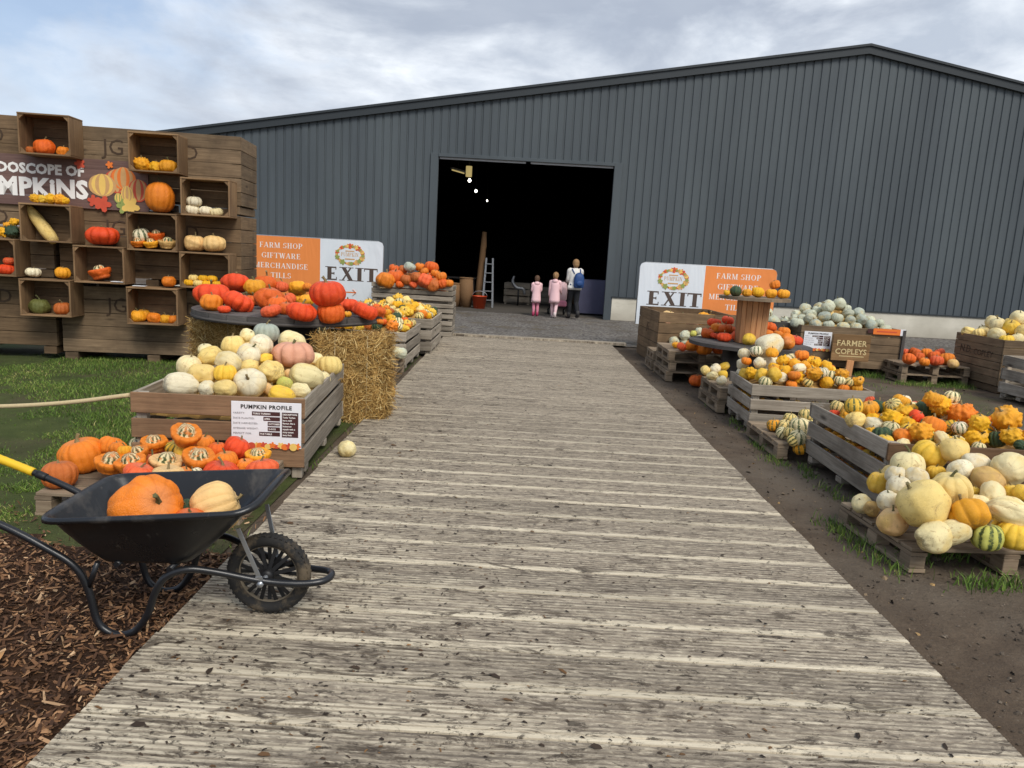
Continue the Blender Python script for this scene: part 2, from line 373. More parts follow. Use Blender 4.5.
    def mesh(s, name):
        me = bpy.data.meshes.new(name); me.from_pydata(s.v, [], s.f)
        ul = me.uv_layers.new(name='UVMap'); ul.data.foreach_set('uv', [c for p in s.uv for c in p])
        at = me.attributes.new('tint', 'FLOAT', 'FACE'); at.data.foreach_set('value', s.t)
        me.polygons.foreach_set('material_index', s.mi); me.polygons.foreach_set('use_smooth', s.sm); me.update()
        return me
    def build(s, name, mats, parent=None, loc=None, bevel=0., **k):
        return tag(link(name, s.mesh(name), mats if isinstance(mats, list) else [mats], parent, loc, bevel), **k)

def copy_tree(o, parent=None):
    c = o.copy(); COLL.objects.link(c)
    if parent is not None: c.parent = parent
    for ch in list(o.children): copy_tree(ch, c)
    return c

def spline(pts, n=8):
    """Catmull-Rom through pts"""
    P = [Vector(p) for p in pts]; P = [2 * P[0] - P[1]] + P + [2 * P[-1] - P[-2]]; out = []
    for i in range(1, len(P) - 2):
        for k in range(n):
            t = k / n; a, b, c, d = P[i - 1], P[i], P[i + 1], P[i + 2]
            out.append(.5 * ((2 * b) + (c - a) * t + (2 * a - 5 * b + 4 * c - d) * t * t + (3 * b - a - 3 * c + d) * t ** 3))
    return out + [P[-2]]

# ------------------------------------------------------------------ lettering
TEXTS = []
def text(name, body, size, mat, parent, loc, rot, align='CENTER', bold=0., ext=.0015, spacing=1.):
    cu = bpy.data.curves.new(name, 'FONT'); cu.body = body; cu.size = size; cu.align_x = align; cu.align_y = 'BOTTOM_BASELINE'
    cu.offset = bold; cu.extrude = ext; cu.space_character = spacing; cu.resolution_u = 2
    cu.materials.append(mat)
    o = bpy.data.objects.new(name, cu); COLL.objects.link(o); TEXTS.append((o, name, mat, parent, loc, rot))
    return o

def glyph(ch, st=.17, th=.065, sf=.10):
    """serif capital as polygons in a unit-high box: returns (polys, width)"""
    P = []
    def q(x0, y0, x1, y1): P.append([(x0, y0), (x1, y0), (x1, y1), (x0, y1)])
    def stem(x, y0=0., y1=1., w=st, a=True, b=True):
        q(x, y0, x + w, y1); h = .055
        if a: q(x - sf, y0, x + w + sf, y0 + h)
        if b: q(x - sf, y1 - h, x + w + sf, y1)
    def dg(x0, y0, x1, y1, w): P.append([(x0, y0), (x0 + w, y0), (x1 + w, y1), (x1, y1)])
    def serif(x, y, w): q(x - sf * .9, y - (.055 if y > .5 else 0), x + w + sf * .9, y + (0 if y > .5 else .055))
    def arc(cx, cy, rx, ry, a0, a1, thick=st, n=18):
        o = []; inn = []
        for i in range(n + 1):
            a = R(a0 + (a1 - a0) * i / n); w = th + (thick - th) * abs(math.cos(a)) ** 1.3
            o.append((cx + rx * math.cos(a), cy + ry * math.sin(a))); inn.append((cx + (rx - w) * math.cos(a), cy + (ry - th) * math.sin(a)))
        for i in range(n): P.append([o[i], o[i + 1], inn[i + 1], inn[i]])
    W = .8
    if ch == 'I': stem(.12); W = .42
    elif ch == 'L': stem(.12); q(.12, 0, .68, th); q(.68 - .05, 0, .68, .26); W = .74
    elif ch in 'EF':
        stem(.12, a=ch == 'E'); q(.12, 1 - th, .66, 1); q(.61, .78, .66, 1); q(.2, .5 - th / 2, .55, .5 + th / 2); q(.5, .4, .55, .6)
        if ch == 'F': serif(.12, 0, st)
        else: q(.12, 0, .70, th); q(.65, 0, .70, .24)
        W = .76
    elif ch == 'T': stem(.32, b=False); q(.0, 1 - th, .82, 1); q(0, .76, .05, 1); q(.77, .76, .82, 1); W = .84
    elif ch == 'H': stem(.12); stem(.62); q(.2, .5 - th / 2, .7, .5 + th / 2); W = .94
    elif ch == 'A': dg(.08, 0, .40, 1, th); dg(.62, 0, .36, 1, st); q(.22, .3, .66, .3 + th); serif(.06, 0, th); serif(.62, 0, st); W = .88
    elif ch == 'M': q(.12, 0, .12 + th, 1); serif(.12, 0, th); dg(.46, 0, .12, 1, st * .95); dg(.50, 0, .80, 1, th); stem(.80, w=st); q(.03, .945, .2, 1); W = 1.1
    elif ch == 'N': q(.12, 0, .12 + th, 1); serif(.12, 0, th); dg(.62, 0, .12, 1, st); q(.70, 0, .70 + th, 1); serif(.70, 1, th); q(.02, .945, .2, 1); W = .92
    elif ch == 'K': stem(.12); dg(.24, .42, .62, 1, th); dg(.60, 0, .32, .55, st); serif(.60, 1, th); serif(.60, 0, st); W = .88
    elif ch == 'X': dg(.58, 0, .10, 1, st); dg(.12, 0, .64, 1, th); serif(.58, 0, st); serif(.10, 0, th); serif(.10, 1, st); serif(.62, 1, th); W = .86
    elif ch == 'W': dg(.26, 0, .04, 1, st); dg(.30, 0, .52, 1, th); dg(.68, 0, .48, 1, st); dg(.74, 0, .96, 1, th); serif(.04, 1, st); serif(.94, 1, th); W = 1.1
    elif ch == 'U': q(.12, .3, .12 + st, 1); serif(.12, 1, st); q(.66, .3, .66 + th, 1); serif(.66, 1, th); arc(.42, .3, .30, .3, 180, 360, st * .8); W = .88
    elif ch in 'PR':
        stem(.12); q(.12, 1 - th, .46, 1); q(.12, .46, .46, .46 + th); arc(.44, .73, .29, .27, -90, 90)
        if ch == 'R': dg(.60, 0, .38, .5, st); serif(.60, 0, st)
        W = .80 if ch == 'P' else .88
    elif ch == 'D': stem(.12); q(.12, 1 - th, .44, 1); q(.12, 0, .44, th); arc(.42, .5, .40, .5, -90, 90); W = .92
    elif ch == 'O': arc(.48, .5, .42, .5, 0, 360, n=32); W = .96
    elif ch in 'CG':
        arc(.48, .5, .42, .5, 42, 318, n=26); q(.76, .68, .81, .98)
        if ch == 'G': q(.66, 0.06, .66 + st, .42); q(.58, .40, .92, .45)
        else: q(.76, .04, .81, .28)
        W = .92
    elif ch == 'S': arc(.36, .74, .27, .26, 30, 250, st * .9); arc(.36, .27, .30, .27, -150, 75, st * .9); q(.58, .72, .62, .98); q(.06, .03, .10, .3); W = .72
    else: W = .36
    return P, W
def serif_line(name, body, height, mat, parent, cx, z, y, width=None, thick=.002, heavy=False, track=.06):
    """one line of serif lettering as one mesh in the parent's xz plane, centred on cx, facing -y"""
    m = MB(); x = 0.; polys = []
    for ch in body:
        p, w = glyph(ch, .25, .10, .13) if heavy else glyph(ch)
        polys += [[(a + x, b) for a, b in poly] for poly in p]; x += w + track
    sx = height if width is None else width / x
    k = 0
    for poly in polys:
        e = y - thick - .00012 * (k % 9); k += 1
        pts = [(cx + (a - x / 2) * sx, e, z + b * height) for a, b in poly]
        ar = sum(pts[i][0] * pts[(i + 1) % len(pts)][2] - pts[(i + 1) % len(pts)][0] * pts[i][2] for i in range(len(pts)))
        m.poly(pts if ar > 0 else pts[::-1])
    return m.build(name, mat, parent)
GROUPS=['', 'cream squashes on the front pallet', 'gourds in the crate behind the cream squashes', 'gourds in the first grey crate', 'gourds in the second grey crate', 'gourds in the weathered crate', 'grey squashes behind the hay bale', 'grey squashes in the big crate', 'grey squashes in the darker box', 'pumpkins displayed in the wall of boxes', 'pumpkins heaped on the round table', 'pumpkins in the tall crate', 'pumpkins in the wheelbarrow', 'pumpkins on the crate stack', 'pumpkins on the lower reel disc', 'pumpkins on the pallet between crates', 'pumpkins on the reel top', 'pumpkins on the stacked pallets', 'squashes by the tall crate', 'squashes heaped in the crate by the bales', 'squashes in the big end crate', 'squashes on the pallet behind the wheelbarrow', 'squashes on the small pallet', 'striped squashes on the low pallet']
COLORS=[(240, 134, 30), (232, 104, 26), (232, 78, 26), (238, 104, 58), (248, 228, 176), (246, 232, 200), (248, 200, 72), (250, 218, 138), (176, 182, 168), (202, 203, 180), (240, 196, 132), (216, 174, 108), (52, 74, 50), (242, 166, 34), (246, 182, 26), (232, 170, 138), (208, 206, 104), (196, 106, 46), (104, 106, 54)]
KINDS=[('round', 'pumpkin', 'pumpkin'), ('flat', 'pumpkin', 'pumpkin'), ('tall', 'pumpkin', 'pumpkin'), ('ball', 'squash', 'squash'), ('oval', 'squash', 'squash'), ('turban', 'turban_squash', 'squash'), ('carnival', 'squash', 'squash'), ('acorn', 'squash', 'squash'), ('knob', 'gourd', 'gourd'), ('pear', 'gourd', 'gourd'), ('mini', 'pumpkin', 'pumpkin'), ('smallgourd', 'gourd', 'gourd'), ('marrow', 'marrow', 'marrow')]
ITEMS=[
(10, 0, 2, -3.196, 8.356, 1.004, 0.078, 0.78, 0.27, 0.46, 'red ribbed pumpkin on the round wooden table, upper tier', 0),
(10, 1, 2, -3.196, 8.356, 1.163, 0.158, 0.62, 0.38, 3.37, 'big red squat pumpkin on the round wooden table, rightmost, upper tier', 0),
(10, 0, 1, -2.938, 8.6, 1.157, 0.124, 0.8, 0.14, 2.72, 'deep orange ribbed pumpkin on the round wooden table, upper tier', 0),
(10, 0, 3, -2.758, 8.604, 1.133, 0.081, 0.8, 0.13, 2.67, 'coral red ribbed pumpkin on the round wooden table, upper tier', 0),
(10, 0, 13, -2.967, 8.301, 1.134, 0.114, 0.8, 0.06, 5.2, 'amber ribbed pumpkin on the round wooden table, upper tier', 0),
(10, 0, 13, -2.619, 8.761, 0.992, 0.063, 0.76, 0.08, 5.95, 'small amber ribbed pumpkin on the round wooden table, middle tier', 0),
(10, 1, 13, -2.619, 8.761, 1.116, 0.12, 0.62, 0.44, 3.63, 'amber squat pumpkin on the round wooden table, upper tier', 0),
(10, 0, 0, -2.485, 8.697, 1.138, 0.059, 0.8, -0.7, 0.29, 'small orange ribbed pumpkin on the round wooden table, upper tier', 0),
(10, 0, 3, -2.59, 8.323, 1.01, 0.088, 0.8, 0.53, 5.39, 'coral red ribbed pumpkin on the round wooden table, middle tier', 0),
(10, 1, 2, -1.848, 8.015, 1.013, 0.118, 0.62, -0.04, 0.74, 'red squat pumpkin on the round wooden table, middle tier', 0),
(10, 0, 1, -1.45, 7.687, 0.991, 0.065, 0.8, 0.17, 1.94, 'small deep orange ribbed pumpkin on the round wooden table, lower tier', 0),
(10, 1, 2, -3.275, 7.887, 1.056, 0.191, 0.62, 0.08, 3.65, 'big red squat pumpkin on the round wooden table, leftmost, upper tier', 0),
(10, 0, 1, -2.617, 7.749, 1.055, 0.147, 0.8, -0.18, 4.01, 'big deep orange ribbed pumpkin on the round wooden table, middle tier', 0),
(10, 0, 13, -2.411, 8.387, 1.008, 0.084, 0.8, -0.28, 0.39, 'amber ribbed pumpkin on the round wooden table, middle tier', 0),
(10, 0, 1, -2.3, 7.299, 1.003, 0.077, 0.8, 0.29, 0.37, 'deep orange ribbed pumpkin on the round wooden table, rightmost, middle tier', 0),
(10, 0, 0, -3.016, 7.253, 1.023, 0.105, 0.8, 0.13, 2.69, 'orange ribbed pumpkin on the round wooden table, middle tier', 0),
(10, 1, 2, -2.779, 7.337, 1.035, 0.155, 0.62, 0.46, 1.97, 'big red squat pumpkin on the round wooden table, middle tier', 0),
(10, 1, 3, -2.329, 6.951, 1.0, 0.096, 0.62, -0.3, 1.88, 'coral red squat pumpkin on the round wooden table, lower tier', 0),
(10, 1, 2, -2.037, 6.929, 1.011, 0.143, 0.62, -0.18, 4.99, 'big red squat pumpkin on the round wooden table, lower tier', 0),
(10, 0, 1, -1.796, 7.067, 1.005, 0.127, 0.8, -0.08, 3.61, 'big deep orange ribbed pumpkin on the round wooden table, lower tier', 0),
(10, 10, 13, -1.709, 7.385, 0.972, 0.043, 0.68, -0.23, 3.3, 'small amber mini pumpkin on the round wooden table, lower tier', 0),
(10, 1, 2, -1.532, 7.416, 1.01, 0.121, 0.62, 0.37, 1.81, 'red squat pumpkin on the round wooden table, rightmost, lower tier', 0),
(10, 10, 0, -1.447, 7.708, 0.883, 0.045, 0.68, -0.37, 6.16, 'small orange mini pumpkin on the round wooden table, lower tier', 0),
(10, 1, 2, -2.824, 7.082, 0.98, 0.061, 0.61, 0.07, 0.07, 'small red squat pumpkin on the round wooden table, lower tier', 0),
(10, 1, 2, -1.661, 7.734, 0.993, 0.082, 0.61, -0.1, 1.11, 'red squat pumpkin on the round wooden table, second from left, lower tier', 0),
(10, 1, 2, -2.135, 7.33, 0.998, 0.091, 0.6, 0.34, 4.3, 'red squat pumpkin on the round wooden table, leftmost, lower tier', 0),
(10, 1, 1, -2.902, 8.085, 1.001, 0.096, 0.58, -0.09, 5.63, 'deep orange squat pumpkin on the round wooden table, middle tier', 0),
(10, 0, 1, -2.42, 7.41, 1.023, 0.104, 0.8, 0.06, 5.28, 'deep orange ribbed pumpkin on the round wooden table, leftmost, middle tier', 0),
(10, 0, 2, -1.826, 7.042, 1.188, 0.171, 0.72, 0.1, 5.26, 'big red ribbed pumpkin on the round wooden table, upper tier', 0),
(19, 3, 4, -2.217, 6.039, 0.789, 0.046, 0.87, -0.07, 2.26, 'small cream round squash in the crate before the bales, rightmost, upper tier', 0),
(19, 3, 4, -2.217, 6.039, 0.874, 0.058, 0.92, -0.52, 4.16, 'small cream round squash in the crate before the bales, second from left, upper tier', 0),
(19, 0, 8, -2.106, 6.176, 0.887, 0.105, 0.8, 0.03, 4.05, 'blue grey ribbed pumpkin in the crate before the bales, upper tier', 0),
(19, 4, 4, -1.97, 6.434, 0.794, 0.106, 0.78, 0.02, 5.26, 'cream oval squash in the crate before the bales, upper tier', 0),
(19, 3, 7, -2.298, 5.933, 0.79, 0.098, 0.92, -0.08, 0.67, 'pale yellow round squash in the crate before the bales, upper tier', 0),
(19, 3, 5, -2.091, 6.0, 0.805, 0.093, 0.92, 0.24, 1.5, 'ivory white round squash in the crate before the bales, rightmost, upper tier', 0),
(19, 3, 4, -2.432, 5.724, 0.78, 0.055, 0.92, 0.24, 5.97, 'small cream round squash in the crate before the bales, leftmost, upper tier', 0),
(19, 3, 4, -1.781, 6.515, 0.637, 0.063, 0.92, 0.06, 1.78, 'small cream round squash in the crate before the bales, middle tier', 0),
(19, 4, 6, -2.018, 5.904, 0.711, 0.051, 0.78, -0.9, 5.71, 'small yellow oval squash in the crate before the bales, middle tier', 0),
(19, 3, 5, -2.139, 5.845, 0.742, 0.094, 0.92, -0.32, 4.57, 'ivory white round squash in the crate before the bales, leftmost, upper tier', 0),
(19, 0, 7, -1.648, 6.439, 0.594, 0.114, 0.8, -0.23, 0.6, 'pale yellow ribbed pumpkin in the crate before the bales, middle tier', 0),
(19, 1, 15, -1.847, 6.069, 0.733, 0.178, 0.62, -0.05, 0.66, 'big pinkish squat pumpkin in the crate before the bales, upper tier', 0),
(19, 4, 7, -2.353, 5.632, 0.748, 0.09, 0.78, 0.53, 4.41, 'pale yellow oval squash in the crate before the bales, upper tier', 0),
(19, 3, 4, -2.487, 5.551, 0.676, 0.089, 0.92, 0.19, 1.33, 'cream round squash in the crate before the bales, middle tier', 0),
(19, 4, 4, -2.2, 5.581, 0.721, 0.096, 0.78, -0.01, 1.08, 'cream oval squash in the crate before the bales, middle tier', 0),
(19, 4, 7, -2.087, 5.723, 0.668, 0.064, 0.78, -0.14, 5.28, 'pale yellow oval squash in the crate before the bales, second from left, middle tier', 0),
(19, 4, 7, -1.908, 5.695, 0.641, 0.11, 0.78, 0.34, 3.92, 'pale yellow oval squash in the crate before the bales, rightmost, middle tier', 0),
(19, 3, 4, -1.628, 6.171, 0.527, 0.066, 0.92, -0.0, 0.69, 'cream round squash in the crate before the bales, lower tier', 0),
(19, 3, 10, -1.801, 5.819, 0.607, 0.047, 0.92, -0.15, 4.17, 'small peach round squash in the crate before the bales, middle tier', 0),
(19, 4, 7, -2.352, 5.469, 0.632, 0.097, 0.78, -0.07, 1.37, 'pale yellow oval squash in the crate before the bales, leftmost, middle tier', 0),
(19, 0, 6, -2.164, 5.431, 0.659, 0.085, 0.8, 0.02, 3.22, 'yellow ribbed pumpkin in the crate before the bales, middle tier', 0),
(19, 4, 4, -1.661, 5.796, 0.603, 0.118, 0.78, 0.55, 5.15, 'big cream oval squash in the crate before the bales, lower tier', 0),
(19, 4, 5, -2.443, 5.317, 0.574, 0.109, 0.78, 0.05, 2.12, 'ivory white oval squash in the crate before the bales, leftmost, lower tier', 0),
(19, 4, 5, -2.268, 5.345, 0.547, 0.072, 0.78, -0.11, 0.62, 'ivory white oval squash in the crate before the bales, rightmost, lower tier', 0),
(19, 4, 7, -2.114, 5.302, 0.567, 0.08, 0.78, 0.12, 1.1, 'pale yellow oval squash in the crate before the bales, lower tier', 0),
(19, 0, 10, -1.871, 5.537, 0.535, 0.054, 0.8, 0.54, 1.91, 'small peach ribbed pumpkin in the crate before the bales, lower tier', 0),
(19, 4, 16, -1.77, 5.598, 0.57, 0.069, 0.78, 0.47, 3.72, 'yellow green oval squash in the crate before the bales, lower tier', 0),
(19, 4, 4, -1.646, 5.563, 0.525, 0.078, 0.78, 0.27, 1.15, 'cream oval squash in the crate before the bales, lower tier', 0),
(19, 4, 6, -1.738, 5.426, 0.511, 0.088, 0.78, -0.3, 4.94, 'yellow oval squash in the crate before the bales, lower tier', 0),
(19, 3, 5, -1.987, 5.454, 0.593, 0.12, 0.92, 0.68, 0.2, 'big ivory white round squash in the crate before the bales, lower tier', 0),
(21, 0, 1, -2.016, 4.713, 0.16, 0.094, 0.76, 0.01, 2.61, 'deep orange ribbed pumpkin on the pallet behind the wheelbarrow, lower tier', 0),
(21, 0, 0, -1.857, 4.97, 0.151, 0.081, 0.82, -0.3, 4.16, 'orange ribbed pumpkin on the pallet behind the wheelbarrow, rightmost, middle tier', 0),
(21, 0, 1, -2.413, 4.831, 0.146, 0.074, 0.75, 0.39, 2.52, 'deep orange ribbed pumpkin on the pallet behind the wheelbarrow, rightmost, middle tier', 0),
(21, 0, 0, -1.908, 4.836, 0.146, 0.074, 0.76, -0.07, 1.42, 'orange ribbed pumpkin on the pallet behind the wheelbarrow, second from left, middle tier', 0),
(21, 0, 1, -2.339, 4.663, 0.16, 0.093, 0.78, 0.05, 4.25, 'deep orange ribbed pumpkin on the pallet behind the wheelbarrow, leftmost, middle tier', 0),
(21, 0, 1, -2.367, 5.011, 0.16, 0.093, 0.85, -0.02, 3.52, 'deep orange ribbed pumpkin on the pallet behind the wheelbarrow, leftmost, upper tier', 0),
(21, 0, 0, -2.81, 4.669, 0.195, 0.143, 0.8, 0.28, 5.05, 'big orange ribbed pumpkin on the pallet behind the wheelbarrow, middle tier', 0),
(21, 0, 0, -2.64, 4.715, 0.259, 0.077, 0.8, 0.35, 2.66, 'orange ribbed pumpkin on the pallet behind the wheelbarrow, leftmost, upper tier', 0),
(21, 0, 0, -2.551, 4.637, 0.267, 0.059, 0.8, -0.2, 1.73, 'small orange ribbed pumpkin on the pallet behind the wheelbarrow, upper tier', 0),
(21, 6, 4, -2.708, 5.185, 0.145, 0.059, 0.85, -0.15, 2.64, 'small cream green striped squash on the pallet behind the wheelbarrow, upper tier', 0),
(21, 0, 13, -2.478, 4.583, 0.269, 0.046, 0.8, -0.36, 0.58, 'small amber ribbed pumpkin on the pallet behind the wheelbarrow, upper tier', 0),
(21, 5, 0, -2.408, 4.824, 0.252, 0.086, 0.8, -0.03, 0.04, 'orange turban squash on the pallet behind the wheelbarrow, leftmost, upper tier', 0),
(21, 6, 6, -2.29, 4.829, 0.231, 0.052, 0.85, -0.27, 4.7, 'small yellow green striped squash on the pallet behind the wheelbarrow, upper tier', 0),
(21, 0, 0, -2.126, 4.964, 0.245, 0.067, 0.8, -0.2, 3.79, 'orange ribbed pumpkin on the pallet behind the wheelbarrow, rightmost, upper tier', 0),
(21, 0, 1, -2.003, 4.885, 0.219, 0.07, 0.8, -0.02, 5.68, 'deep orange ribbed pumpkin on the pallet behind the wheelbarrow, rightmost, upper tier', 0),
(21, 3, 6, -2.163, 4.721, 0.245, 0.061, 0.92, 0.13, 4.53, 'small yellow round squash on the pallet behind the wheelbarrow, middle tier', 0),
(21, 5, 0, -2.382, 4.573, 0.261, 0.065, 0.8, 0.41, 4.71, 'orange turban squash on the pallet behind the wheelbarrow, second from left, middle tier', 0),
(21, 5, 0, -2.506, 4.466, 0.207, 0.096, 0.8, -0.12, 1.71, 'orange turban squash on the pallet behind the wheelbarrow, leftmost, middle tier', 0),
(21, 0, 2, -1.87, 4.88, 0.25, 0.09, 0.8, -0.49, 5.27, 'red ribbed pumpkin on the pallet behind the wheelbarrow, upper tier', 0),
(21, 5, 0, -2.355, 4.424, 0.227, 0.092, 0.8, 0.09, 5.93, 'orange turban squash on the pallet behind the wheelbarrow, lower tier', 0),
(21, 5, 13, -1.681, 4.764, 0.222, 0.085, 0.8, -0.05, 2.78, 'amber turban squash on the pallet behind the wheelbarrow, middle tier', 0),
(21, 5, 10, -2.21, 4.569, 0.194, 0.101, 0.8, 0.1, 5.01, 'peach turban squash on the pallet behind the wheelbarrow, lower tier', 0),
(21, 0, 0, -1.851, 4.635, 0.227, 0.076, 0.8, 0.06, 4.26, 'orange ribbed pumpkin on the pallet behind the wheelbarrow, leftmost, middle tier', 0),
(21, 5, 0, -2.0, 4.576, 0.235, 0.106, 0.8, 0.22, 4.01, 'orange turban squash on the pallet behind the wheelbarrow, rightmost, middle tier', 0),
(21, 0, 0, -1.725, 4.651, 0.192, 0.06, 0.8, 0.28, 6.27, 'small orange ribbed pumpkin on the pallet behind the wheelbarrow, rightmost, lower tier', 0),
(21, 6, 5, -1.969, 4.447, 0.183, 0.048, 0.85, -0.28, 1.54, 'small ivory white green striped squash on the pallet behind the wheelbarrow, lower tier', 0),
(21, 0, 0, -2.004, 4.384, 0.211, 0.044, 0.8, 0.47, 1.25, 'small orange ribbed pumpkin on the pallet behind the wheelbarrow, leftmost, lower tier', 0),
(21, 0, 17, -2.758, 4.339, 0.169, 0.106, 0.8, 0.17, 3.88, 'brownish orange ribbed pumpkin on the pallet behind the wheelbarrow, lower tier', 0),
(21, 1, 3, -2.245, 4.302, 0.215, 0.096, 0.62, 0.28, 1.9, 'coral red squat pumpkin on the pallet behind the wheelbarrow, leftmost, lower tier', 0),
(21, 1, 10, -2.058, 4.282, 0.223, 0.092, 0.62, 0.12, 0.53, 'peach squat pumpkin on the pallet behind the wheelbarrow, lower tier', 0),
(21, 1, 2, -1.815, 4.482, 0.194, 0.112, 0.62, 0.19, 1.21, 'big red squat pumpkin on the pallet behind the wheelbarrow, lower tier', 0),
(21, 1, 3, -1.598, 4.598, 0.198, 0.102, 0.62, -0.15, 1.15, 'coral red squat pumpkin on the pallet behind the wheelbarrow, rightmost, lower tier', 0),
(21, 5, 0, -2.134, 4.698, 0.356, 0.1, 0.8, 0.35, 3.01, 'orange turban squash on the pallet behind the wheelbarrow, rightmost, upper tier', 0),
(12, 0, 0, -1.62, 3.06, 0.366, 0.085, 0.8, -0.8, 3.06, 'orange ribbed pumpkin lying in the black wheelbarrow, leftmost', 0),
(12, 0, 0, -1.45, 3.2, 0.366, 0.085, 0.8, 0.32, 5.94, 'orange ribbed pumpkin lying in the black wheelbarrow, rightmost', 0),
(12, 0, 0, -1.43, 3.0, 0.355, 0.07, 0.8, -0.21, 3.72, 'orange ribbed pumpkin lying in the black wheelbarrow, second from left', 0),
(12, 0, 0, -1.548, 3.02, 0.483, 0.146, 0.9, 1.0, 0.91, 'big orange ribbed pumpkin lying in the black wheelbarrow', 0),
(12, 0, 1, -1.345, 2.98, 0.456, 0.068, 0.8, 0.04, 1.06, 'deep orange ribbed pumpkin lying in the black wheelbarrow', 0),
(12, 6, 12, -1.434, 3.16, 0.449, 0.045, 0.85, 0.45, 6.08, 'small dark striped squash lying in the black wheelbarrow', 0),
(12, 0, 10, -1.299, 3.14, 0.469, 0.116, 0.88, 1.25, 1.9, 'big peach ribbed pumpkin lying in the black wheelbarrow', 0),
(1, 3, 5, 2.898, 4.824, 0.282, 0.108, 0.91, 0.15, 2.77, 'ivory white round squash on the front cream pallet, rightmost, middle tier', 0),
(1, 3, 7, 3.31, 4.868, 0.289, 0.112, 0.97, -0.15, 2.89, 'pale yellow round squash on the front cream pallet, middle tier', 0),
(1, 3, 7, 2.606, 4.85, 0.302, 0.105, 0.93, -0.13, 1.15, 'pale yellow round squash on the front cream pallet, leftmost, upper tier', 0),
(1, 3, 5, 2.911, 4.595, 0.192, 0.107, 0.93, -0.22, 1.98, 'ivory white round squash on the front cream pallet, lower tier', 0),
(1, 3, 6, 2.826, 4.88, 0.372, 0.045, 0.92, 0.11, 2.8, 'small yellow round squash on the front cream pallet, upper tier', 0),
(1, 0, 6, 2.826, 4.88, 0.476, 0.108, 0.8, 0.41, 1.3, 'yellow ribbed pumpkin on the front cream pallet, upper tier', 0),
(1, 3, 7, 2.913, 4.761, 0.544, 0.086, 0.92, -0.05, 0.34, 'pale yellow round squash on the front cream pallet, rightmost, upper tier', 0),
(1, 4, 5, 2.987, 4.629, 0.487, 0.087, 0.78, 0.16, 4.92, 'ivory white oval squash on the front cream pallet, upper tier', 0),
(1, 4, 4, 3.111, 4.5, 0.502, 0.12, 0.78, 0.25, 5.59, 'big cream oval squash on the front cream pallet, upper tier', 0),
(1, 3, 4, 2.609, 4.732, 0.429, 0.101, 0.92, 0.05, 2.77, 'cream round squash on the front cream pallet, upper tier', 0),
(1, 3, 5, 2.857, 4.569, 0.455, 0.075, 0.92, 0.56, 3.38, 'ivory white round squash on the front cream pallet, rightmost, upper tier', 0),
(1, 0, 6, 2.795, 4.723, 0.393, 0.06, 0.8, -0.09, 0.42, 'small yellow ribbed pumpkin on the front cream pallet, upper tier', 0),
(1, 3, 6, 2.458, 4.775, 0.288, 0.079, 0.92, -0.02, 4.19, 'yellow round squash on the front cream pallet, middle tier', 0),
(1, 3, 5, 2.494, 4.642, 0.381, 0.066, 0.92, -0.12, 5.77, 'ivory white round squash on the front cream pallet, leftmost, upper tier', 0),
(1, 3, 5, 2.594, 4.579, 0.394, 0.07, 0.92, -0.29, 5.15, 'ivory white round squash on the front cream pallet, second from left, upper tier', 0),
(1, 4, 11, 2.948, 4.42, 0.435, 0.095, 0.78, -0.04, 3.48, 'tan oval squash on the front cream pallet, middle tier', 0),
(1, 3, 6, 3.018, 4.315, 0.409, 0.049, 0.92, 0.11, 4.11, 'small yellow round squash on the front cream pallet, second from left, middle tier', 0),
(1, 3, 6, 3.036, 4.233, 0.432, 0.054, 0.92, 0.02, 3.06, 'small yellow round squash on the front cream pallet, rightmost, middle tier', 0),
(1, 3, 6, 2.846, 4.384, 0.376, 0.036, 0.92, 0.09, 0.21, 'small yellow round squash on the front cream pallet, leftmost, middle tier', 0),
(1, 3, 5, 2.461, 4.531, 0.341, 0.072, 0.92, -0.04, 1.75, 'ivory white round squash on the front cream pallet, second from left, middle tier', 0),
(1, 4, 4, 2.892, 4.285, 0.393, 0.079, 0.78, -0.45, 2.8, 'cream oval squash on the front cream pallet, middle tier', 0),
(1, 4, 4, 2.783, 4.246, 0.35, 0.06, 0.78, 0.02, 1.14, 'small cream oval squash on the front cream pallet, middle tier', 0),
(1, 0, 7, 2.652, 4.298, 0.41, 0.122, 0.8, 0.2, 5.12, 'big pale yellow ribbed pumpkin on the front cream pallet, middle tier', 0),
(1, 3, 4, 2.343, 4.722, 0.153, 0.063, 0.92, -0.49, 2.18, 'cream round squash on the front cream pallet, lower tier', 0),
(1, 3, 5, 2.37, 4.452, 0.266, 0.068, 0.92, 0.15, 5.07, 'ivory white round squash on the front cream pallet, leftmost, middle tier', 0),
(1, 4, 11, 2.357, 4.623, 0.155, 0.057, 0.78, -0.38, 2.47, 'small tan oval squash on the front cream pallet, lower tier', 0),
(1, 3, 6, 2.827, 4.165, 0.269, 0.049, 0.92, -0.26, 3.53, 'small yellow round squash on the front cream pallet, lower tier', 0),
(1, 4, 4, 2.899, 4.116, 0.347, 0.1, 0.78, 0.31, 4.22, 'cream oval squash on the front cream pallet, rightmost, lower tier', 0),
(1, 0, 13, 2.648, 4.102, 0.321, 0.109, 0.8, 0.8, 3.35, 'amber ribbed pumpkin on the front cream pallet, lower tier', 0),
(1, 3, 10, 2.341, 4.32, 0.176, 0.087, 0.92, -0.09, 2.1, 'peach round squash on the front cream pallet, lower tier', 0),
(1, 4, 4, 2.553, 4.057, 0.229, 0.083, 0.78, -0.11, 1.45, 'cream oval squash on the front cream pallet, second from left, lower tier', 0),
(1, 7, 16, 2.745, 4.05, 0.211, 0.083, 0.95, 0.03, 2.79, 'yellow green acorn squash on the front cream pallet, lower tier', 0),
(1, 0, 6, 2.907, 4.056, 0.225, 0.102, 0.8, -0.04, 5.46, 'yellow ribbed pumpkin on the front cream pallet, lower tier', 0),
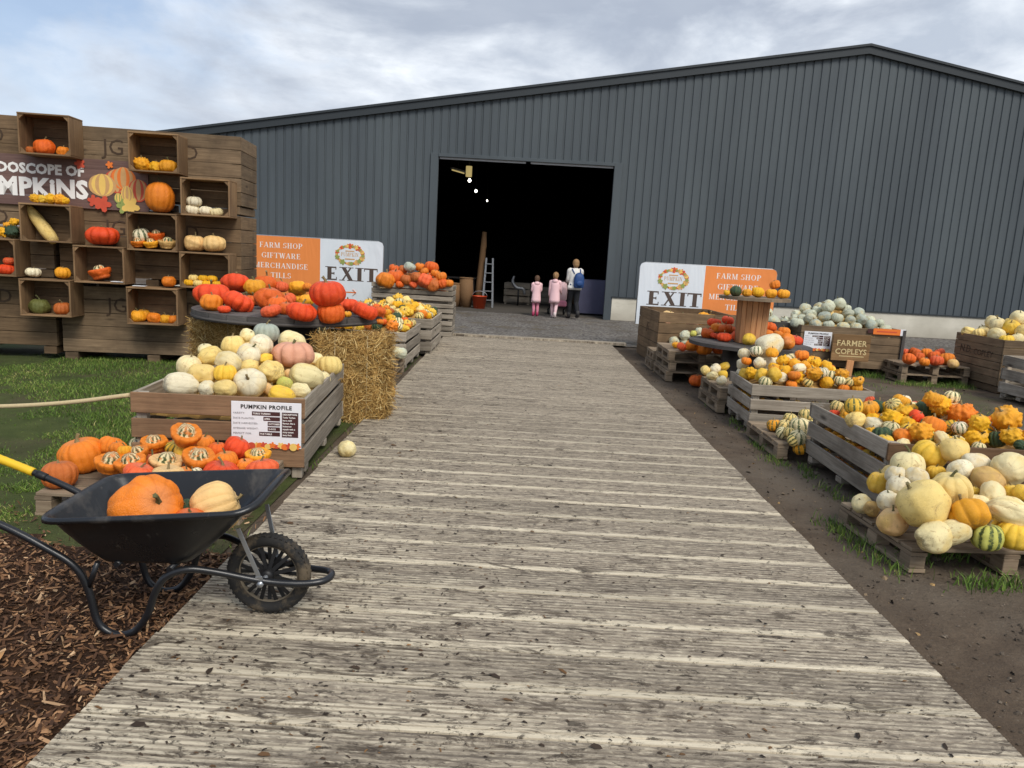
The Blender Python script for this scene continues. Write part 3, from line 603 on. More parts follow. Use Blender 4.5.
(1, 4, 4, 2.445, 4.05, 0.194, 0.096, 0.78, 0.1, 1.89, 'cream oval squash on the front cream pallet, leftmost, lower tier', 0),
(1, 3, 7, 2.445, 4.207, 0.338, 0.142, 0.92, -0.5, 1.46, 'big pale yellow round squash on the front cream pallet, lower tier', 0),
(1, 3, 7, 3.55, 4.8, 0.463, 0.13, 0.86, -0.03, 5.51, 'big pale yellow round squash on the front cream pallet, upper tier', 0),
(5, 11, 5, 2.831, 8.289, 0.599, 0.128, 0.84, -0.3, 4.84, 'big ivory white small gourd in the crate before the reel, upper tier', 0),
(5, 4, 5, 2.831, 8.289, 0.804, 0.145, 0.78, -0.09, 1.98, 'big ivory white oval squash in the crate before the reel, upper tier', 0),
(5, 11, 5, 2.604, 8.455, 0.457, 0.067, 0.86, 0.09, 4.75, 'ivory white small gourd in the crate before the reel, middle tier', 0),
(5, 11, 5, 2.604, 8.455, 0.561, 0.067, 0.9, -0.4, 0.23, 'ivory white small gourd in the crate before the reel, upper tier', 0),
(5, 3, 5, 2.604, 8.455, 0.68, 0.067, 0.92, 0.03, 2.96, 'ivory white round squash in the crate before the reel, leftmost, upper tier', 0),
(5, 6, 5, 2.664, 8.211, 0.739, 0.07, 0.85, -0.22, 0.0, 'ivory white green striped squash in the crate before the reel, upper tier', 0),
(5, 0, 13, 2.806, 8.111, 0.747, 0.069, 0.8, -0.03, 4.8, 'amber ribbed pumpkin in the crate before the reel, leftmost, upper tier', 0),
(5, 6, 4, 3.028, 8.139, 0.657, 0.095, 0.85, 0.47, 4.0, 'big cream green striped squash in the crate before the reel, upper tier', 0),
(5, 3, 5, 2.678, 8.097, 0.625, 0.068, 0.92, -0.49, 4.2, 'ivory white round squash in the crate before the reel, rightmost, upper tier', 0),
(5, 0, 0, 2.559, 8.189, 0.627, 0.055, 0.8, 0.18, 1.29, 'orange ribbed pumpkin in the crate before the reel, leftmost, upper tier', 0),
(5, 0, 14, 2.812, 7.994, 0.593, 0.069, 0.8, -0.42, 4.58, 'golden yellow ribbed pumpkin in the crate before the reel, upper tier', 0),
(5, 0, 14, 2.961, 7.948, 0.572, 0.061, 0.8, -0.09, 1.24, 'golden yellow ribbed pumpkin in the crate before the reel, middle tier', 0),
(5, 6, 5, 3.078, 7.924, 0.564, 0.059, 0.85, -0.11, 0.6, 'ivory white green striped squash in the crate before the reel, leftmost, middle tier', 0),
(5, 6, 7, 2.71, 7.935, 0.523, 0.072, 0.85, 0.27, 2.19, 'pale yellow green striped squash in the crate before the reel, leftmost, middle tier', 0),
(5, 0, 13, 3.178, 7.869, 0.533, 0.059, 0.8, -0.05, 1.09, 'amber ribbed pumpkin in the crate before the reel, middle tier', 0),
(5, 8, 14, 2.581, 8.04, 0.517, 0.066, 0.9, -0.42, 4.6, 'golden yellow bumpy gourd in the crate before the reel, leftmost, middle tier', 0),
(5, 4, 5, 2.816, 7.821, 0.512, 0.071, 0.78, 0.4, 0.93, 'ivory white oval squash in the crate before the reel, middle tier', 0),
(5, 8, 14, 3.19, 7.955, 0.59, 0.065, 0.93, -0.52, 5.98, 'golden yellow bumpy gourd in the crate before the reel, second from left, upper tier', 0),
(5, 6, 4, 3.379, 7.89, 0.553, 0.073, 0.87, 0.08, 2.13, 'cream green striped squash in the crate before the reel, second from left, middle tier', 0),
(5, 8, 14, 2.99, 7.826, 0.529, 0.073, 0.87, -0.14, 1.6, 'golden yellow bumpy gourd in the crate before the reel, rightmost, middle tier', 0),
(5, 6, 7, 3.101, 7.779, 0.492, 0.061, 0.9, -0.38, 4.12, 'pale yellow green striped squash in the crate before the reel, second from left, middle tier', 0),
(5, 6, 5, 3.501, 7.859, 0.495, 0.062, 0.89, -0.3, 2.38, 'ivory white green striped squash in the crate before the reel, lower tier', 0),
(5, 11, 14, 3.298, 7.771, 0.495, 0.067, 0.93, 0.46, 3.74, 'golden yellow small gourd in the crate before the reel, rightmost, lower tier', 0),
(5, 0, 13, 3.619, 7.777, 0.452, 0.07, 0.86, -0.24, 2.14, 'amber ribbed pumpkin in the crate before the reel, lower tier', 0),
(5, 10, 14, 3.196, 8.147, 0.682, 0.071, 0.68, -0.03, 3.96, 'golden yellow mini pumpkin in the crate before the reel, upper tier', 0),
(5, 6, 4, 2.645, 7.746, 0.471, 0.068, 0.85, 0.11, 0.95, 'cream green striped squash in the crate before the reel, leftmost, middle tier', 0),
(5, 11, 6, 2.605, 8.319, 0.461, 0.071, 0.95, -0.03, 4.53, 'yellow small gourd in the crate before the reel, leftmost, middle tier', 0),
(5, 11, 13, 3.012, 7.986, 0.65, 0.066, 0.92, 0.38, 1.11, 'amber small gourd in the crate before the reel, second from left, upper tier', 0),
(5, 11, 14, 2.88, 7.876, 0.585, 0.064, 0.94, -0.19, 0.69, 'golden yellow small gourd in the crate before the reel, leftmost, upper tier', 0),
(5, 6, 5, 3.27, 7.85, 0.589, 0.068, 0.86, 0.08, 5.84, 'ivory white green striped squash in the crate before the reel, rightmost, middle tier', 0),
(5, 6, 7, 3.477, 8.023, 0.505, 0.056, 0.82, -0.38, 4.58, 'pale yellow green striped squash in the crate before the reel, third from left, middle tier', 0),
(5, 0, 0, 2.918, 7.73, 0.462, 0.059, 0.78, 0.19, 0.03, 'orange ribbed pumpkin in the crate before the reel, leftmost, lower tier', 0),
(5, 0, 0, 3.462, 7.718, 0.454, 0.057, 0.76, 0.11, 1.74, 'orange ribbed pumpkin in the crate before the reel, rightmost, lower tier', 0),
(5, 6, 7, 3.523, 7.762, 0.521, 0.056, 0.82, -0.4, 3.89, 'pale yellow green striped squash in the crate before the reel, rightmost, middle tier', 0),
(5, 8, 14, 3.242, 7.981, 0.673, 0.058, 0.87, 0.2, 4.47, 'golden yellow bumpy gourd in the crate before the reel, rightmost, upper tier', 0),
(5, 11, 6, 2.628, 7.839, 0.538, 0.07, 0.92, 0.52, 3.67, 'yellow small gourd in the crate before the reel, second from left, middle tier', 0),
(5, 11, 6, 3.423, 8.017, 0.588, 0.068, 0.85, 0.11, 4.32, 'yellow small gourd in the crate before the reel, rightmost, middle tier', 0),
(5, 8, 13, 3.626, 7.88, 0.497, 0.061, 0.87, 0.37, 3.76, 'amber bumpy gourd in the crate before the reel, lower tier', 0),
(5, 0, 0, 3.122, 8.077, 0.74, 0.074, 0.76, -0.07, 1.05, 'orange ribbed pumpkin in the crate before the reel, rightmost, upper tier', 0),
(5, 4, 5, 3.028, 7.863, 0.622, 0.062, 0.75, -0.33, 1.83, 'ivory white oval squash in the crate before the reel, upper tier', 0),
(5, 11, 6, 2.728, 7.749, 0.561, 0.075, 0.91, -0.69, 4.9, 'yellow small gourd in the crate before the reel, third from left, middle tier', 0),
(5, 11, 13, 2.764, 7.869, 0.588, 0.056, 0.92, -0.19, 1.67, 'amber small gourd in the crate before the reel, leftmost, upper tier', 0),
(5, 6, 4, 3.42, 7.74, 0.529, 0.062, 0.79, -0.11, 5.14, 'cream green striped squash in the crate before the reel, rightmost, middle tier', 0),
(5, 11, 13, 3.326, 8.236, 0.658, 0.067, 0.93, -0.29, 6.09, 'amber small gourd in the crate before the reel, rightmost, upper tier', 0),
(5, 8, 13, 3.147, 7.758, 0.589, 0.075, 0.9, 0.16, 4.56, 'amber bumpy gourd in the crate before the reel, leftmost, middle tier', 0),
(5, 10, 0, 3.551, 8.364, 0.572, 0.074, 0.64, 0.08, 4.39, 'orange mini pumpkin in the crate before the reel, upper tier', 0),
(5, 11, 14, 3.353, 7.946, 0.646, 0.066, 0.96, -0.03, 5.55, 'golden yellow small gourd in the crate before the reel, rightmost, upper tier', 0),
(5, 11, 13, 3.617, 7.735, 0.539, 0.052, 0.92, 0.61, 6.25, 'amber small gourd in the crate before the reel, middle tier', 0),
(5, 8, 14, 2.915, 8.049, 0.662, 0.066, 0.94, 0.42, 3.32, 'golden yellow bumpy gourd in the crate before the reel, leftmost, upper tier', 0),
(5, 0, 13, 3.112, 7.933, 0.649, 0.056, 0.83, 0.54, 2.35, 'amber ribbed pumpkin in the crate before the reel, rightmost, upper tier', 0),
(5, 8, 13, 3.474, 7.815, 0.59, 0.067, 0.86, 0.12, 0.66, 'amber bumpy gourd in the crate before the reel, rightmost, middle tier', 0),
(5, 0, 0, 2.935, 7.727, 0.564, 0.064, 0.75, 0.01, 0.86, 'orange ribbed pumpkin in the crate before the reel, middle tier', 0),
(5, 11, 13, 2.572, 7.929, 0.075, 0.055, 0.94, -0.22, 1.3, 'amber small gourd in the crate before the reel, third from left, lower tier', 0),
(5, 11, 0, 2.59, 7.984, 0.075, 0.055, 0.93, -0.16, 4.28, 'orange small gourd in the crate before the reel, rightmost, lower tier', 0),
(5, 11, 14, 2.586, 8.106, 0.075, 0.055, 0.85, 0.6, 4.7, 'golden yellow small gourd in the crate before the reel, fourth from left, lower tier', 0),
(5, 11, 6, 2.579, 8.182, 0.075, 0.055, 0.88, 0.21, 4.65, 'yellow small gourd in the crate before the reel, leftmost, lower tier', 0),
(5, 11, 0, 2.576, 8.237, 0.075, 0.055, 0.92, 0.17, 1.33, 'orange small gourd in the crate before the reel, second from left, lower tier', 0),
(5, 11, 14, 2.579, 8.335, 0.075, 0.055, 0.9, 0.43, 0.91, 'golden yellow small gourd in the crate before the reel, leftmost, lower tier', 0),
(5, 11, 0, 2.583, 8.414, 0.075, 0.055, 0.94, 0.27, 5.1, 'orange small gourd in the crate before the reel, leftmost, lower tier', 0),
(5, 11, 14, 2.589, 8.002, 0.225, 0.055, 0.96, 0.39, 3.53, 'golden yellow small gourd in the crate before the reel, fifth from left, lower tier', 0),
(5, 11, 6, 2.581, 8.107, 0.225, 0.055, 0.85, -0.21, 5.94, 'yellow small gourd in the crate before the reel, second from left, lower tier', 0),
(5, 11, 14, 2.573, 8.183, 0.225, 0.055, 0.85, -0.28, 0.52, 'golden yellow small gourd in the crate before the reel, third from left, lower tier', 0),
(5, 11, 14, 2.575, 8.267, 0.225, 0.055, 0.86, -0.57, 0.03, 'golden yellow small gourd in the crate before the reel, second from left, lower tier', 0),
(5, 11, 13, 2.583, 8.304, 0.225, 0.055, 0.89, -0.27, 1.11, 'amber small gourd in the crate before the reel, second from left, lower tier', 0),
(5, 11, 13, 2.575, 8.387, 0.225, 0.055, 0.96, 0.65, 5.5, 'amber small gourd in the crate before the reel, leftmost, lower tier', 0),
(5, 11, 13, 2.62, 7.73, 0.245, 0.055, 0.89, 0.22, 2.98, 'amber small gourd in the crate before the reel, rightmost, lower tier', 0),
(5, 11, 6, 2.81, 7.73, 0.245, 0.055, 0.96, 0.14, 2.89, 'yellow small gourd in the crate before the reel, third from left, lower tier', 0),
(5, 11, 14, 3.0, 7.73, 0.245, 0.055, 0.88, -0.11, 1.76, 'golden yellow small gourd in the crate before the reel, sixth from left, lower tier', 0),
(5, 11, 6, 3.19, 7.73, 0.245, 0.055, 0.87, 0.01, 1.67, 'yellow small gourd in the crate before the reel, fourth from left, lower tier', 0),
(5, 11, 6, 3.38, 7.73, 0.245, 0.055, 0.91, -0.29, 1.52, 'yellow small gourd in the crate before the reel, rightmost, lower tier', 0),
(2, 0, 0, 3.16, 5.479, 0.549, 0.096, 0.8, -0.34, 5.3, 'big orange ribbed pumpkin in the crate behind cream squashes, middle tier', 0),
(2, 0, 0, 2.882, 5.354, 0.493, 0.071, 0.8, 0.01, 2.41, 'orange ribbed pumpkin in the crate behind cream squashes, leftmost, middle tier', 0),
(2, 4, 5, 2.819, 5.672, 0.487, 0.082, 0.78, 0.69, 3.51, 'big ivory white oval squash in the crate behind cream squashes, middle tier', 0),
(2, 4, 7, 2.693, 5.717, 0.519, 0.079, 0.78, -0.51, 2.23, 'big pale yellow oval squash in the crate behind cream squashes, middle tier', 0),
(2, 6, 6, 2.691, 5.781, 0.616, 0.076, 0.85, 0.18, 3.23, 'yellow green striped squash in the crate behind cream squashes, leftmost, upper tier', 0),
(2, 6, 7, 2.815, 6.35, 0.501, 0.061, 0.85, 0.13, 1.75, 'pale yellow green striped squash in the crate behind cream squashes, leftmost, upper tier', 0),
(2, 11, 3, 2.993, 6.153, 0.59, 0.045, 0.92, 0.15, 0.54, 'coral red small gourd in the crate behind cream squashes, upper tier', 0),
(2, 10, 3, 2.993, 6.153, 0.618, 0.037, 0.68, 0.36, 3.83, 'small coral red mini pumpkin in the crate behind cream squashes, upper tier', 0),
(2, 10, 2, 2.758, 6.265, 0.448, 0.056, 0.68, -0.41, 6.04, 'red mini pumpkin in the crate behind cream squashes, leftmost, upper tier', 0),
(2, 11, 4, 3.424, 5.734, 0.601, 0.058, 0.9, 0.03, 0.57, 'cream small gourd in the crate behind cream squashes, leftmost, upper tier', 0),
(2, 11, 4, 3.424, 5.734, 0.683, 0.045, 0.9, 0.04, 3.48, 'cream small gourd in the crate behind cream squashes, rightmost, upper tier', 0),
(2, 6, 4, 3.424, 5.734, 0.742, 0.058, 0.85, 0.06, 0.45, 'cream green striped squash in the crate behind cream squashes, rightmost, upper tier', 0),
(2, 8, 0, 3.445, 5.608, 0.631, 0.092, 0.9, -0.11, 0.6, 'big orange bumpy gourd in the crate behind cream squashes, upper tier', 0),
(2, 8, 14, 3.058, 5.691, 0.573, 0.089, 0.9, -0.49, 4.9, 'big golden yellow bumpy gourd in the crate behind cream squashes, middle tier', 0),
(2, 8, 14, 3.428, 5.38, 0.513, 0.081, 0.9, 0.57, 0.27, 'big golden yellow bumpy gourd in the crate behind cream squashes, lower tier', 0),
(2, 6, 5, 3.333, 5.426, 0.563, 0.055, 0.85, -0.17, 1.41, 'ivory white green striped squash in the crate behind cream squashes, leftmost, middle tier', 0),
(2, 7, 12, 3.266, 5.805, 0.622, 0.07, 0.95, -0.11, 2.02, 'dark green acorn squash in the crate behind cream squashes, rightmost, upper tier', 0),
(2, 11, 5, 3.648, 5.515, 0.523, 0.045, 0.87, -0.06, 2.16, 'ivory white small gourd in the crate behind cream squashes, middle tier', 0),
(2, 6, 5, 3.648, 5.515, 0.569, 0.053, 0.85, 0.22, 3.71, 'ivory white green striped squash in the crate behind cream squashes, rightmost, middle tier', 0),
(2, 8, 13, 3.671, 5.43, 0.649, 0.094, 0.9, -0.48, 1.76, 'big amber bumpy gourd in the crate behind cream squashes, middle tier', 0),
(2, 7, 12, 3.57, 5.347, 0.505, 0.064, 0.95, -0.2, 0.17, 'dark green acorn squash in the crate behind cream squashes, lower tier', 0),
(2, 8, 14, 3.608, 5.258, 0.554, 0.066, 0.9, -0.25, 1.32, 'golden yellow bumpy gourd in the crate behind cream squashes, lower tier', 0),
(2, 8, 14, 3.432, 5.364, 0.622, 0.061, 0.9, -0.12, 2.57, 'golden yellow bumpy gourd in the crate behind cream squashes, rightmost, middle tier', 0),
(2, 7, 12, 2.996, 6.063, 0.561, 0.065, 0.95, 0.41, 4.51, 'dark green acorn squash in the crate behind cream squashes, leftmost, upper tier', 0),
(2, 7, 12, 2.765, 5.423, 0.472, 0.069, 0.95, -0.14, 0.28, 'dark green acorn squash in the crate behind cream squashes, middle tier', 0),
(2, 8, 14, 3.316, 5.694, 0.683, 0.075, 0.9, -0.48, 5.43, 'golden yellow bumpy gourd in the crate behind cream squashes, rightmost, upper tier', 0),
(2, 8, 13, 3.225, 5.649, 0.73, 0.061, 0.9, -0.13, 4.78, 'amber bumpy gourd in the crate behind cream squashes, upper tier', 0),
(2, 7, 12, 3.618, 5.167, 0.513, 0.041, 0.95, 0.9, 0.1, 'small dark green acorn squash in the crate behind cream squashes, lower tier', 0),
(2, 6, 6, 3.321, 5.917, 0.608, 0.069, 0.86, 0.3, 0.89, 'yellow green striped squash in the crate behind cream squashes, rightmost, upper tier', 0),
(2, 6, 4, 3.289, 6.055, 0.57, 0.073, 0.84, -0.23, 6.17, 'cream green striped squash in the crate behind cream squashes, leftmost, upper tier', 0),
(2, 11, 14, 3.129, 6.077, 0.559, 0.063, 0.95, 0.05, 3.04, 'golden yellow small gourd in the crate behind cream squashes, leftmost, upper tier', 0),
(2, 8, 14, 3.618, 5.667, 0.553, 0.068, 0.96, -0.37, 5.49, 'golden yellow bumpy gourd in the crate behind cream squashes, fourth from left, middle tier', 0),
(2, 6, 6, 3.336, 5.53, 0.539, 0.059, 0.87, 1.02, 2.89, 'yellow green striped squash in the crate behind cream squashes, middle tier', 0),
(2, 0, 13, 3.525, 6.225, 0.516, 0.073, 0.85, 0.16, 1.19, 'amber ribbed pumpkin in the crate behind cream squashes, rightmost, upper tier', 0),
(2, 8, 14, 3.012, 5.553, 0.539, 0.064, 0.95, -0.15, 4.22, 'golden yellow bumpy gourd in the crate behind cream squashes, third from left, middle tier', 0),
(2, 9, 14, 3.536, 5.492, 0.542, 0.064, 1.06, -0.19, 4.72, 'golden yellow bottle gourd in the crate behind cream squashes, middle tier', 0),
(2, 7, 12, 3.086, 6.208, 0.533, 0.075, 1.0, -0.18, 4.98, 'dark green acorn squash in the crate behind cream squashes, second from left, upper tier', 0),
(2, 0, 13, 2.964, 5.96, 0.508, 0.05, 0.76, -0.14, 4.95, 'amber ribbed pumpkin in the crate behind cream squashes, middle tier', 0),
(2, 11, 6, 2.969, 5.452, 0.517, 0.057, 0.84, -0.18, 6.08, 'yellow small gourd in the crate behind cream squashes, middle tier', 0),
(2, 6, 7, 2.938, 5.755, 0.508, 0.056, 0.9, 0.24, 0.14, 'pale yellow green striped squash in the crate behind cream squashes, middle tier', 0),
(2, 11, 14, 2.897, 5.876, 0.497, 0.055, 0.95, -0.26, 5.43, 'golden yellow small gourd in the crate behind cream squashes, middle tier', 0),
(2, 11, 13, 2.848, 6.162, 0.499, 0.075, 0.95, -0.6, 1.92, 'amber small gourd in the crate behind cream squashes, upper tier', 0),
(2, 6, 4, 2.998, 5.846, 0.524, 0.054, 0.87, 0.04, 4.72, 'cream green striped squash in the crate behind cream squashes, leftmost, middle tier', 0),
(2, 8, 14, 3.396, 5.829, 0.606, 0.054, 0.95, 0.05, 4.9, 'golden yellow bumpy gourd in the crate behind cream squashes, leftmost, upper tier', 0),
(2, 9, 16, 3.064, 5.364, 0.499, 0.059, 1.01, 0.03, 2.68, 'yellow green bottle gourd in the crate behind cream squashes, middle tier', 0),
(2, 6, 4, 2.873, 5.519, 0.501, 0.072, 0.83, -0.08, 4.07, 'cream green striped squash in the crate behind cream squashes, rightmost, middle tier', 0),
(2, 6, 4, 3.283, 5.346, 0.477, 0.049, 0.8, -0.19, 2.4, 'cream green striped squash in the crate behind cream squashes, leftmost, lower tier', 0),
(2, 6, 4, 3.392, 5.263, 0.454, 0.051, 0.83, -0.03, 4.02, 'cream green striped squash in the crate behind cream squashes, rightmost, lower tier', 0),
(2, 11, 13, 3.806, 5.516, 0.497, 0.07, 0.94, 0.12, 6.03, 'amber small gourd in the crate behind cream squashes, sixth from left, lower tier', 0),
(2, 0, 13, 3.184, 6.011, 0.633, 0.074, 0.77, -0.36, 4.57, 'amber ribbed pumpkin in the crate behind cream squashes, second from left, upper tier', 0),
(2, 11, 6, 2.729, 5.301, 0.451, 0.059, 0.85, 0.0, 1.03, 'yellow small gourd in the crate behind cream squashes, fourth from left, lower tier', 0),
(2, 6, 6, 3.183, 5.327, 0.475, 0.053, 0.84, -0.53, 2.78, 'yellow green striped squash in the crate behind cream squashes, rightmost, lower tier', 0),
(2, 11, 13, 3.772, 5.283, 0.53, 0.074, 0.95, 0.08, 1.12, 'amber small gourd in the crate behind cream squashes, rightmost, lower tier', 0),
(2, 8, 13, 2.784, 6.037, 0.475, 0.069, 0.89, 0.39, 3.43, 'amber bumpy gourd in the crate behind cream squashes, leftmost, middle tier', 0),
(2, 6, 6, 3.01, 5.276, 0.456, 0.048, 0.8, -0.77, 3.27, 'yellow green striped squash in the crate behind cream squashes, leftmost, lower tier', 0),
(2, 6, 7, 3.062, 5.888, 0.616, 0.069, 0.84, 0.59, 5.25, 'pale yellow green striped squash in the crate behind cream squashes, rightmost, upper tier', 0),
(2, 10, 2, 3.427, 6.214, 0.569, 0.064, 0.71, -0.03, 1.34, 'red mini pumpkin in the crate behind cream squashes, second from left, upper tier', 0),
(2, 11, 6, 3.224, 5.239, 0.479, 0.057, 0.86, 0.02, 4.63, 'yellow small gourd in the crate behind cream squashes, rightmost, lower tier', 0),
(2, 8, 13, 2.974, 5.291, 0.546, 0.074, 0.88, -0.16, 6.26, 'amber bumpy gourd in the crate behind cream squashes, rightmost, middle tier', 0),
(2, 8, 14, 2.92, 5.611, 0.575, 0.067, 0.84, -0.18, 5.08, 'golden yellow bumpy gourd in the crate behind cream squashes, second from left, middle tier', 0),
(2, 8, 14, 2.749, 5.554, 0.45, 0.052, 0.91, 0.13, 2.2, 'golden yellow bumpy gourd in the crate behind cream squashes, leftmost, middle tier', 0),
(2, 4, 4, 2.829, 5.239, 0.447, 0.055, 0.81, 0.04, 5.61, 'cream oval squash in the crate behind cream squashes, leftmost, lower tier', 0),
(2, 11, 14, 3.141, 5.788, 0.603, 0.06, 0.89, 0.1, 5.85, 'golden yellow small gourd in the crate behind cream squashes, rightmost, upper tier', 0),
(2, 0, 13, 2.902, 5.952, 0.577, 0.073, 0.75, 0.42, 5.34, 'amber ribbed pumpkin in the crate behind cream squashes, leftmost, upper tier', 0),
(2, 4, 5, 3.296, 6.194, 0.595, 0.07, 0.8, 0.67, 2.18, 'ivory white oval squash in the crate behind cream squashes, upper tier', 0),
(2, 10, 2, 3.08, 5.564, 0.607, 0.058, 0.72, -0.66, 3.93, 'red mini pumpkin in the crate behind cream squashes, rightmost, upper tier', 0),
(2, 4, 4, 3.118, 5.268, 0.508, 0.057, 0.73, 0.12, 6.23, 'cream oval squash in the crate behind cream squashes, rightmost, lower tier', 0),
(2, 0, 0, 3.741, 5.687, 0.566, 0.069, 0.75, -0.32, 5.73, 'orange ribbed pumpkin in the crate behind cream squashes, rightmost, middle tier', 0),
(2, 11, 0, 2.748, 5.566, 0.075, 0.055, 0.88, 0.23, 5.76, 'orange small gourd in the crate behind cream squashes, rightmost, lower tier', 0),
(2, 11, 6, 2.746, 5.653, 0.075, 0.055, 0.87, -0.25, 4.52, 'yellow small gourd in the crate behind cream squashes, second from left, lower tier', 0),
(2, 11, 14, 2.733, 5.835, 0.075, 0.055, 0.93, -0.29, 4.47, 'golden yellow small gourd in the crate behind cream squashes, rightmost, lower tier', 0),
(2, 11, 0, 2.731, 5.917, 0.075, 0.055, 0.92, 0.07, 2.09, 'orange small gourd in the crate behind cream squashes, second from left, lower tier', 0),
(2, 11, 0, 2.748, 6.05, 0.075, 0.055, 0.9, 0.24, 0.36, 'orange small gourd in the crate behind cream squashes, leftmost, lower tier', 0),
(2, 11, 13, 2.737, 6.233, 0.075, 0.055, 0.85, -0.1, 1.86, 'amber small gourd in the crate behind cream squashes, leftmost, lower tier', 0),
(2, 11, 14, 2.749, 6.325, 0.075, 0.055, 0.95, 0.33, 5.34, 'golden yellow small gourd in the crate behind cream squashes, leftmost, lower tier', 0),
(2, 11, 13, 2.736, 5.405, 0.265, 0.055, 0.88, 0.07, 1.1, 'amber small gourd in the crate behind cream squashes, fifth from left, lower tier', 0),
(2, 11, 6, 2.742, 5.554, 0.265, 0.055, 0.92, -0.32, 3.37, 'yellow small gourd in the crate behind cream squashes, third from left, lower tier', 0),
(2, 11, 0, 2.737, 5.669, 0.265, 0.055, 0.92, 0.5, 1.79, 'orange small gourd in the crate behind cream squashes, third from left, lower tier', 0),
(2, 11, 13, 2.742, 5.791, 0.265, 0.055, 0.91, -0.42, 5.0, 'amber small gourd in the crate behind cream squashes, fourth from left, lower tier', 0),
(2, 11, 6, 2.74, 5.899, 0.265, 0.055, 0.87, 0.15, 4.07, 'yellow small gourd in the crate behind cream squashes, leftmost, lower tier', 0),
(2, 11, 13, 2.734, 6.042, 0.265, 0.055, 0.94, -0.46, 5.98, 'amber small gourd in the crate behind cream squashes, third from left, lower tier', 0),
(2, 11, 13, 2.749, 6.184, 0.265, 0.055, 0.93, -0.21, 0.95, 'amber small gourd in the crate behind cream squashes, second from left, lower tier', 0),
(2, 11, 13, 2.746, 6.334, 0.265, 0.055, 0.85, 0.15, 4.13, 'amber small gourd in the crate behind cream squashes, middle tier', 0),
(23, 6, 7, 3.044, 7.368, 0.153, 0.066, 0.82, -0.23, 5.88, 'pale yellow green striped squash on the low striped squash pallet, rightmost, upper tier', 0),
(23, 6, 7, 2.883, 7.034, 0.16, 0.075, 0.84, 0.6, 3.53, 'pale yellow green striped squash on the low striped squash pallet, rightmost, middle tier', 0),
(23, 6, 7, 2.708, 7.107, 0.215, 0.07, 0.85, 0.1, 0.74, 'pale yellow green striped squash on the low striped squash pallet, leftmost, upper tier', 0),
(23, 6, 7, 2.9, 7.223, 0.242, 0.071, 0.85, -0.12, 6.19, 'pale yellow green striped squash on the low striped squash pallet, second from left, upper tier', 0),
(23, 6, 13, 2.543, 7.058, 0.153, 0.069, 0.85, 0.11, 3.17, 'amber green striped squash on the low striped squash pallet, upper tier', 0),
(23, 6, 7, 2.616, 6.97, 0.173, 0.068, 0.85, 0.18, 6.25, 'pale yellow green striped squash on the low striped squash pallet, leftmost, middle tier', 0),
(23, 6, 4, 2.524, 6.771, 0.148, 0.061, 0.85, 0.32, 0.24, 'cream green striped squash on the low striped squash pallet, leftmost, lower tier', 0),
(23, 6, 4, 2.724, 6.878, 0.195, 0.099, 0.85, -0.12, 1.36, 'big cream green striped squash on the low striped squash pallet, middle tier', 0),
(23, 6, 7, 2.552, 6.679, 0.177, 0.055, 0.85, -0.02, 5.2, 'pale yellow green striped squash on the low striped squash pallet, second from left, middle tier', 0),
(23, 6, 4, 2.59, 6.551, 0.162, 0.079, 0.85, -0.25, 2.95, 'cream green striped squash on the low striped squash pallet, rightmost, lower tier', 0),
(23, 6, 13, 2.615, 6.54, 0.064, 0.067, 0.85, -0.17, 1.53, 'amber green striped squash on the low striped squash pallet, lower tier', 0),
(23, 6, 7, 2.545, 6.541, 0.134, 0.059, 0.85, 0.52, 1.32, 'pale yellow green striped squash on the low striped squash pallet, lower tier', 0),
(22, 4, 6, 2.685, 9.485, 0.376, 0.069, 0.78, -0.37, 0.71, 'yellow oval squash on the small pallet of pale squashes', 0),
(22, 3, 7, 2.453, 9.477, 0.314, 0.064, 0.92, 0.42, 1.52, 'pale yellow round squash on the small pallet of pale squashes', 0),
(22, 3, 5, 2.567, 9.451, 0.344, 0.071, 0.92, -0.47, 1.62, 'ivory white round squash on the small pallet of pale squashes, leftmost', 0),
(22, 4, 4, 2.473, 9.207, 0.289, 0.069, 0.78, -0.13, 3.61, 'cream oval squash on the small pallet of pale squashes', 0),
(22, 3, 6, 2.641, 9.329, 0.294, 0.063, 0.92, 0.1, 4.62, 'yellow round squash on the small pallet of pale squashes', 0),
(22, 3, 5, 2.489, 8.836, 0.292, 0.06, 0.92, -0.29, 1.82, 'ivory white round squash on the small pallet of pale squashes, rightmost', 0),
(0, 0, 1, 2.582, 10.403, 0.031, 0.109, 0.8, 0.0, 0.0, 'deep orange pumpkin alone on the dirt behind the pale squash pallet', 0),
(17, 0, 1, 2.925, 10.724, 0.452, 0.077, 0.8, -0.05, 2.39, 'deep orange ribbed pumpkin on the stacked pallets', 0),
(17, 0, 13, 2.383, 11.084, 0.451, 0.055, 0.8, -0.2, 2.79, 'small amber ribbed pumpkin on the stacked pallets', 0),
(17, 0, 3, 2.396, 10.742, 0.464, 0.073, 0.8, 0.53, 1.73, 'coral red ribbed pumpkin on the stacked pallets', 0),
(17, 0, 0, 2.535, 10.724, 0.491, 0.101, 0.8, 0.43, 3.13, 'big orange ribbed pumpkin on the stacked pallets, leftmost', 0),
(17, 0, 0, 2.719, 10.727, 0.465, 0.126, 0.8, 0.01, 3.69, 'big orange ribbed pumpkin on the stacked pallets, rightmost', 0),
(18, 4, 9, 3.019, 12.35, 0.484, 0.045, 0.78, -0.17, 1.04, 'small grey green oval squash on the pallet by the tall box', 0),
(18, 3, 9, 3.019, 12.35, 0.567, 0.066, 0.92, 0.17, 4.62, 'grey green round squash on the pallet by the tall box', 0),
(18, 3, 16, 2.92, 12.319, 0.522, 0.055, 0.92, 0.13, 3.17, 'small yellow green round squash on the pallet by the tall box', 0),
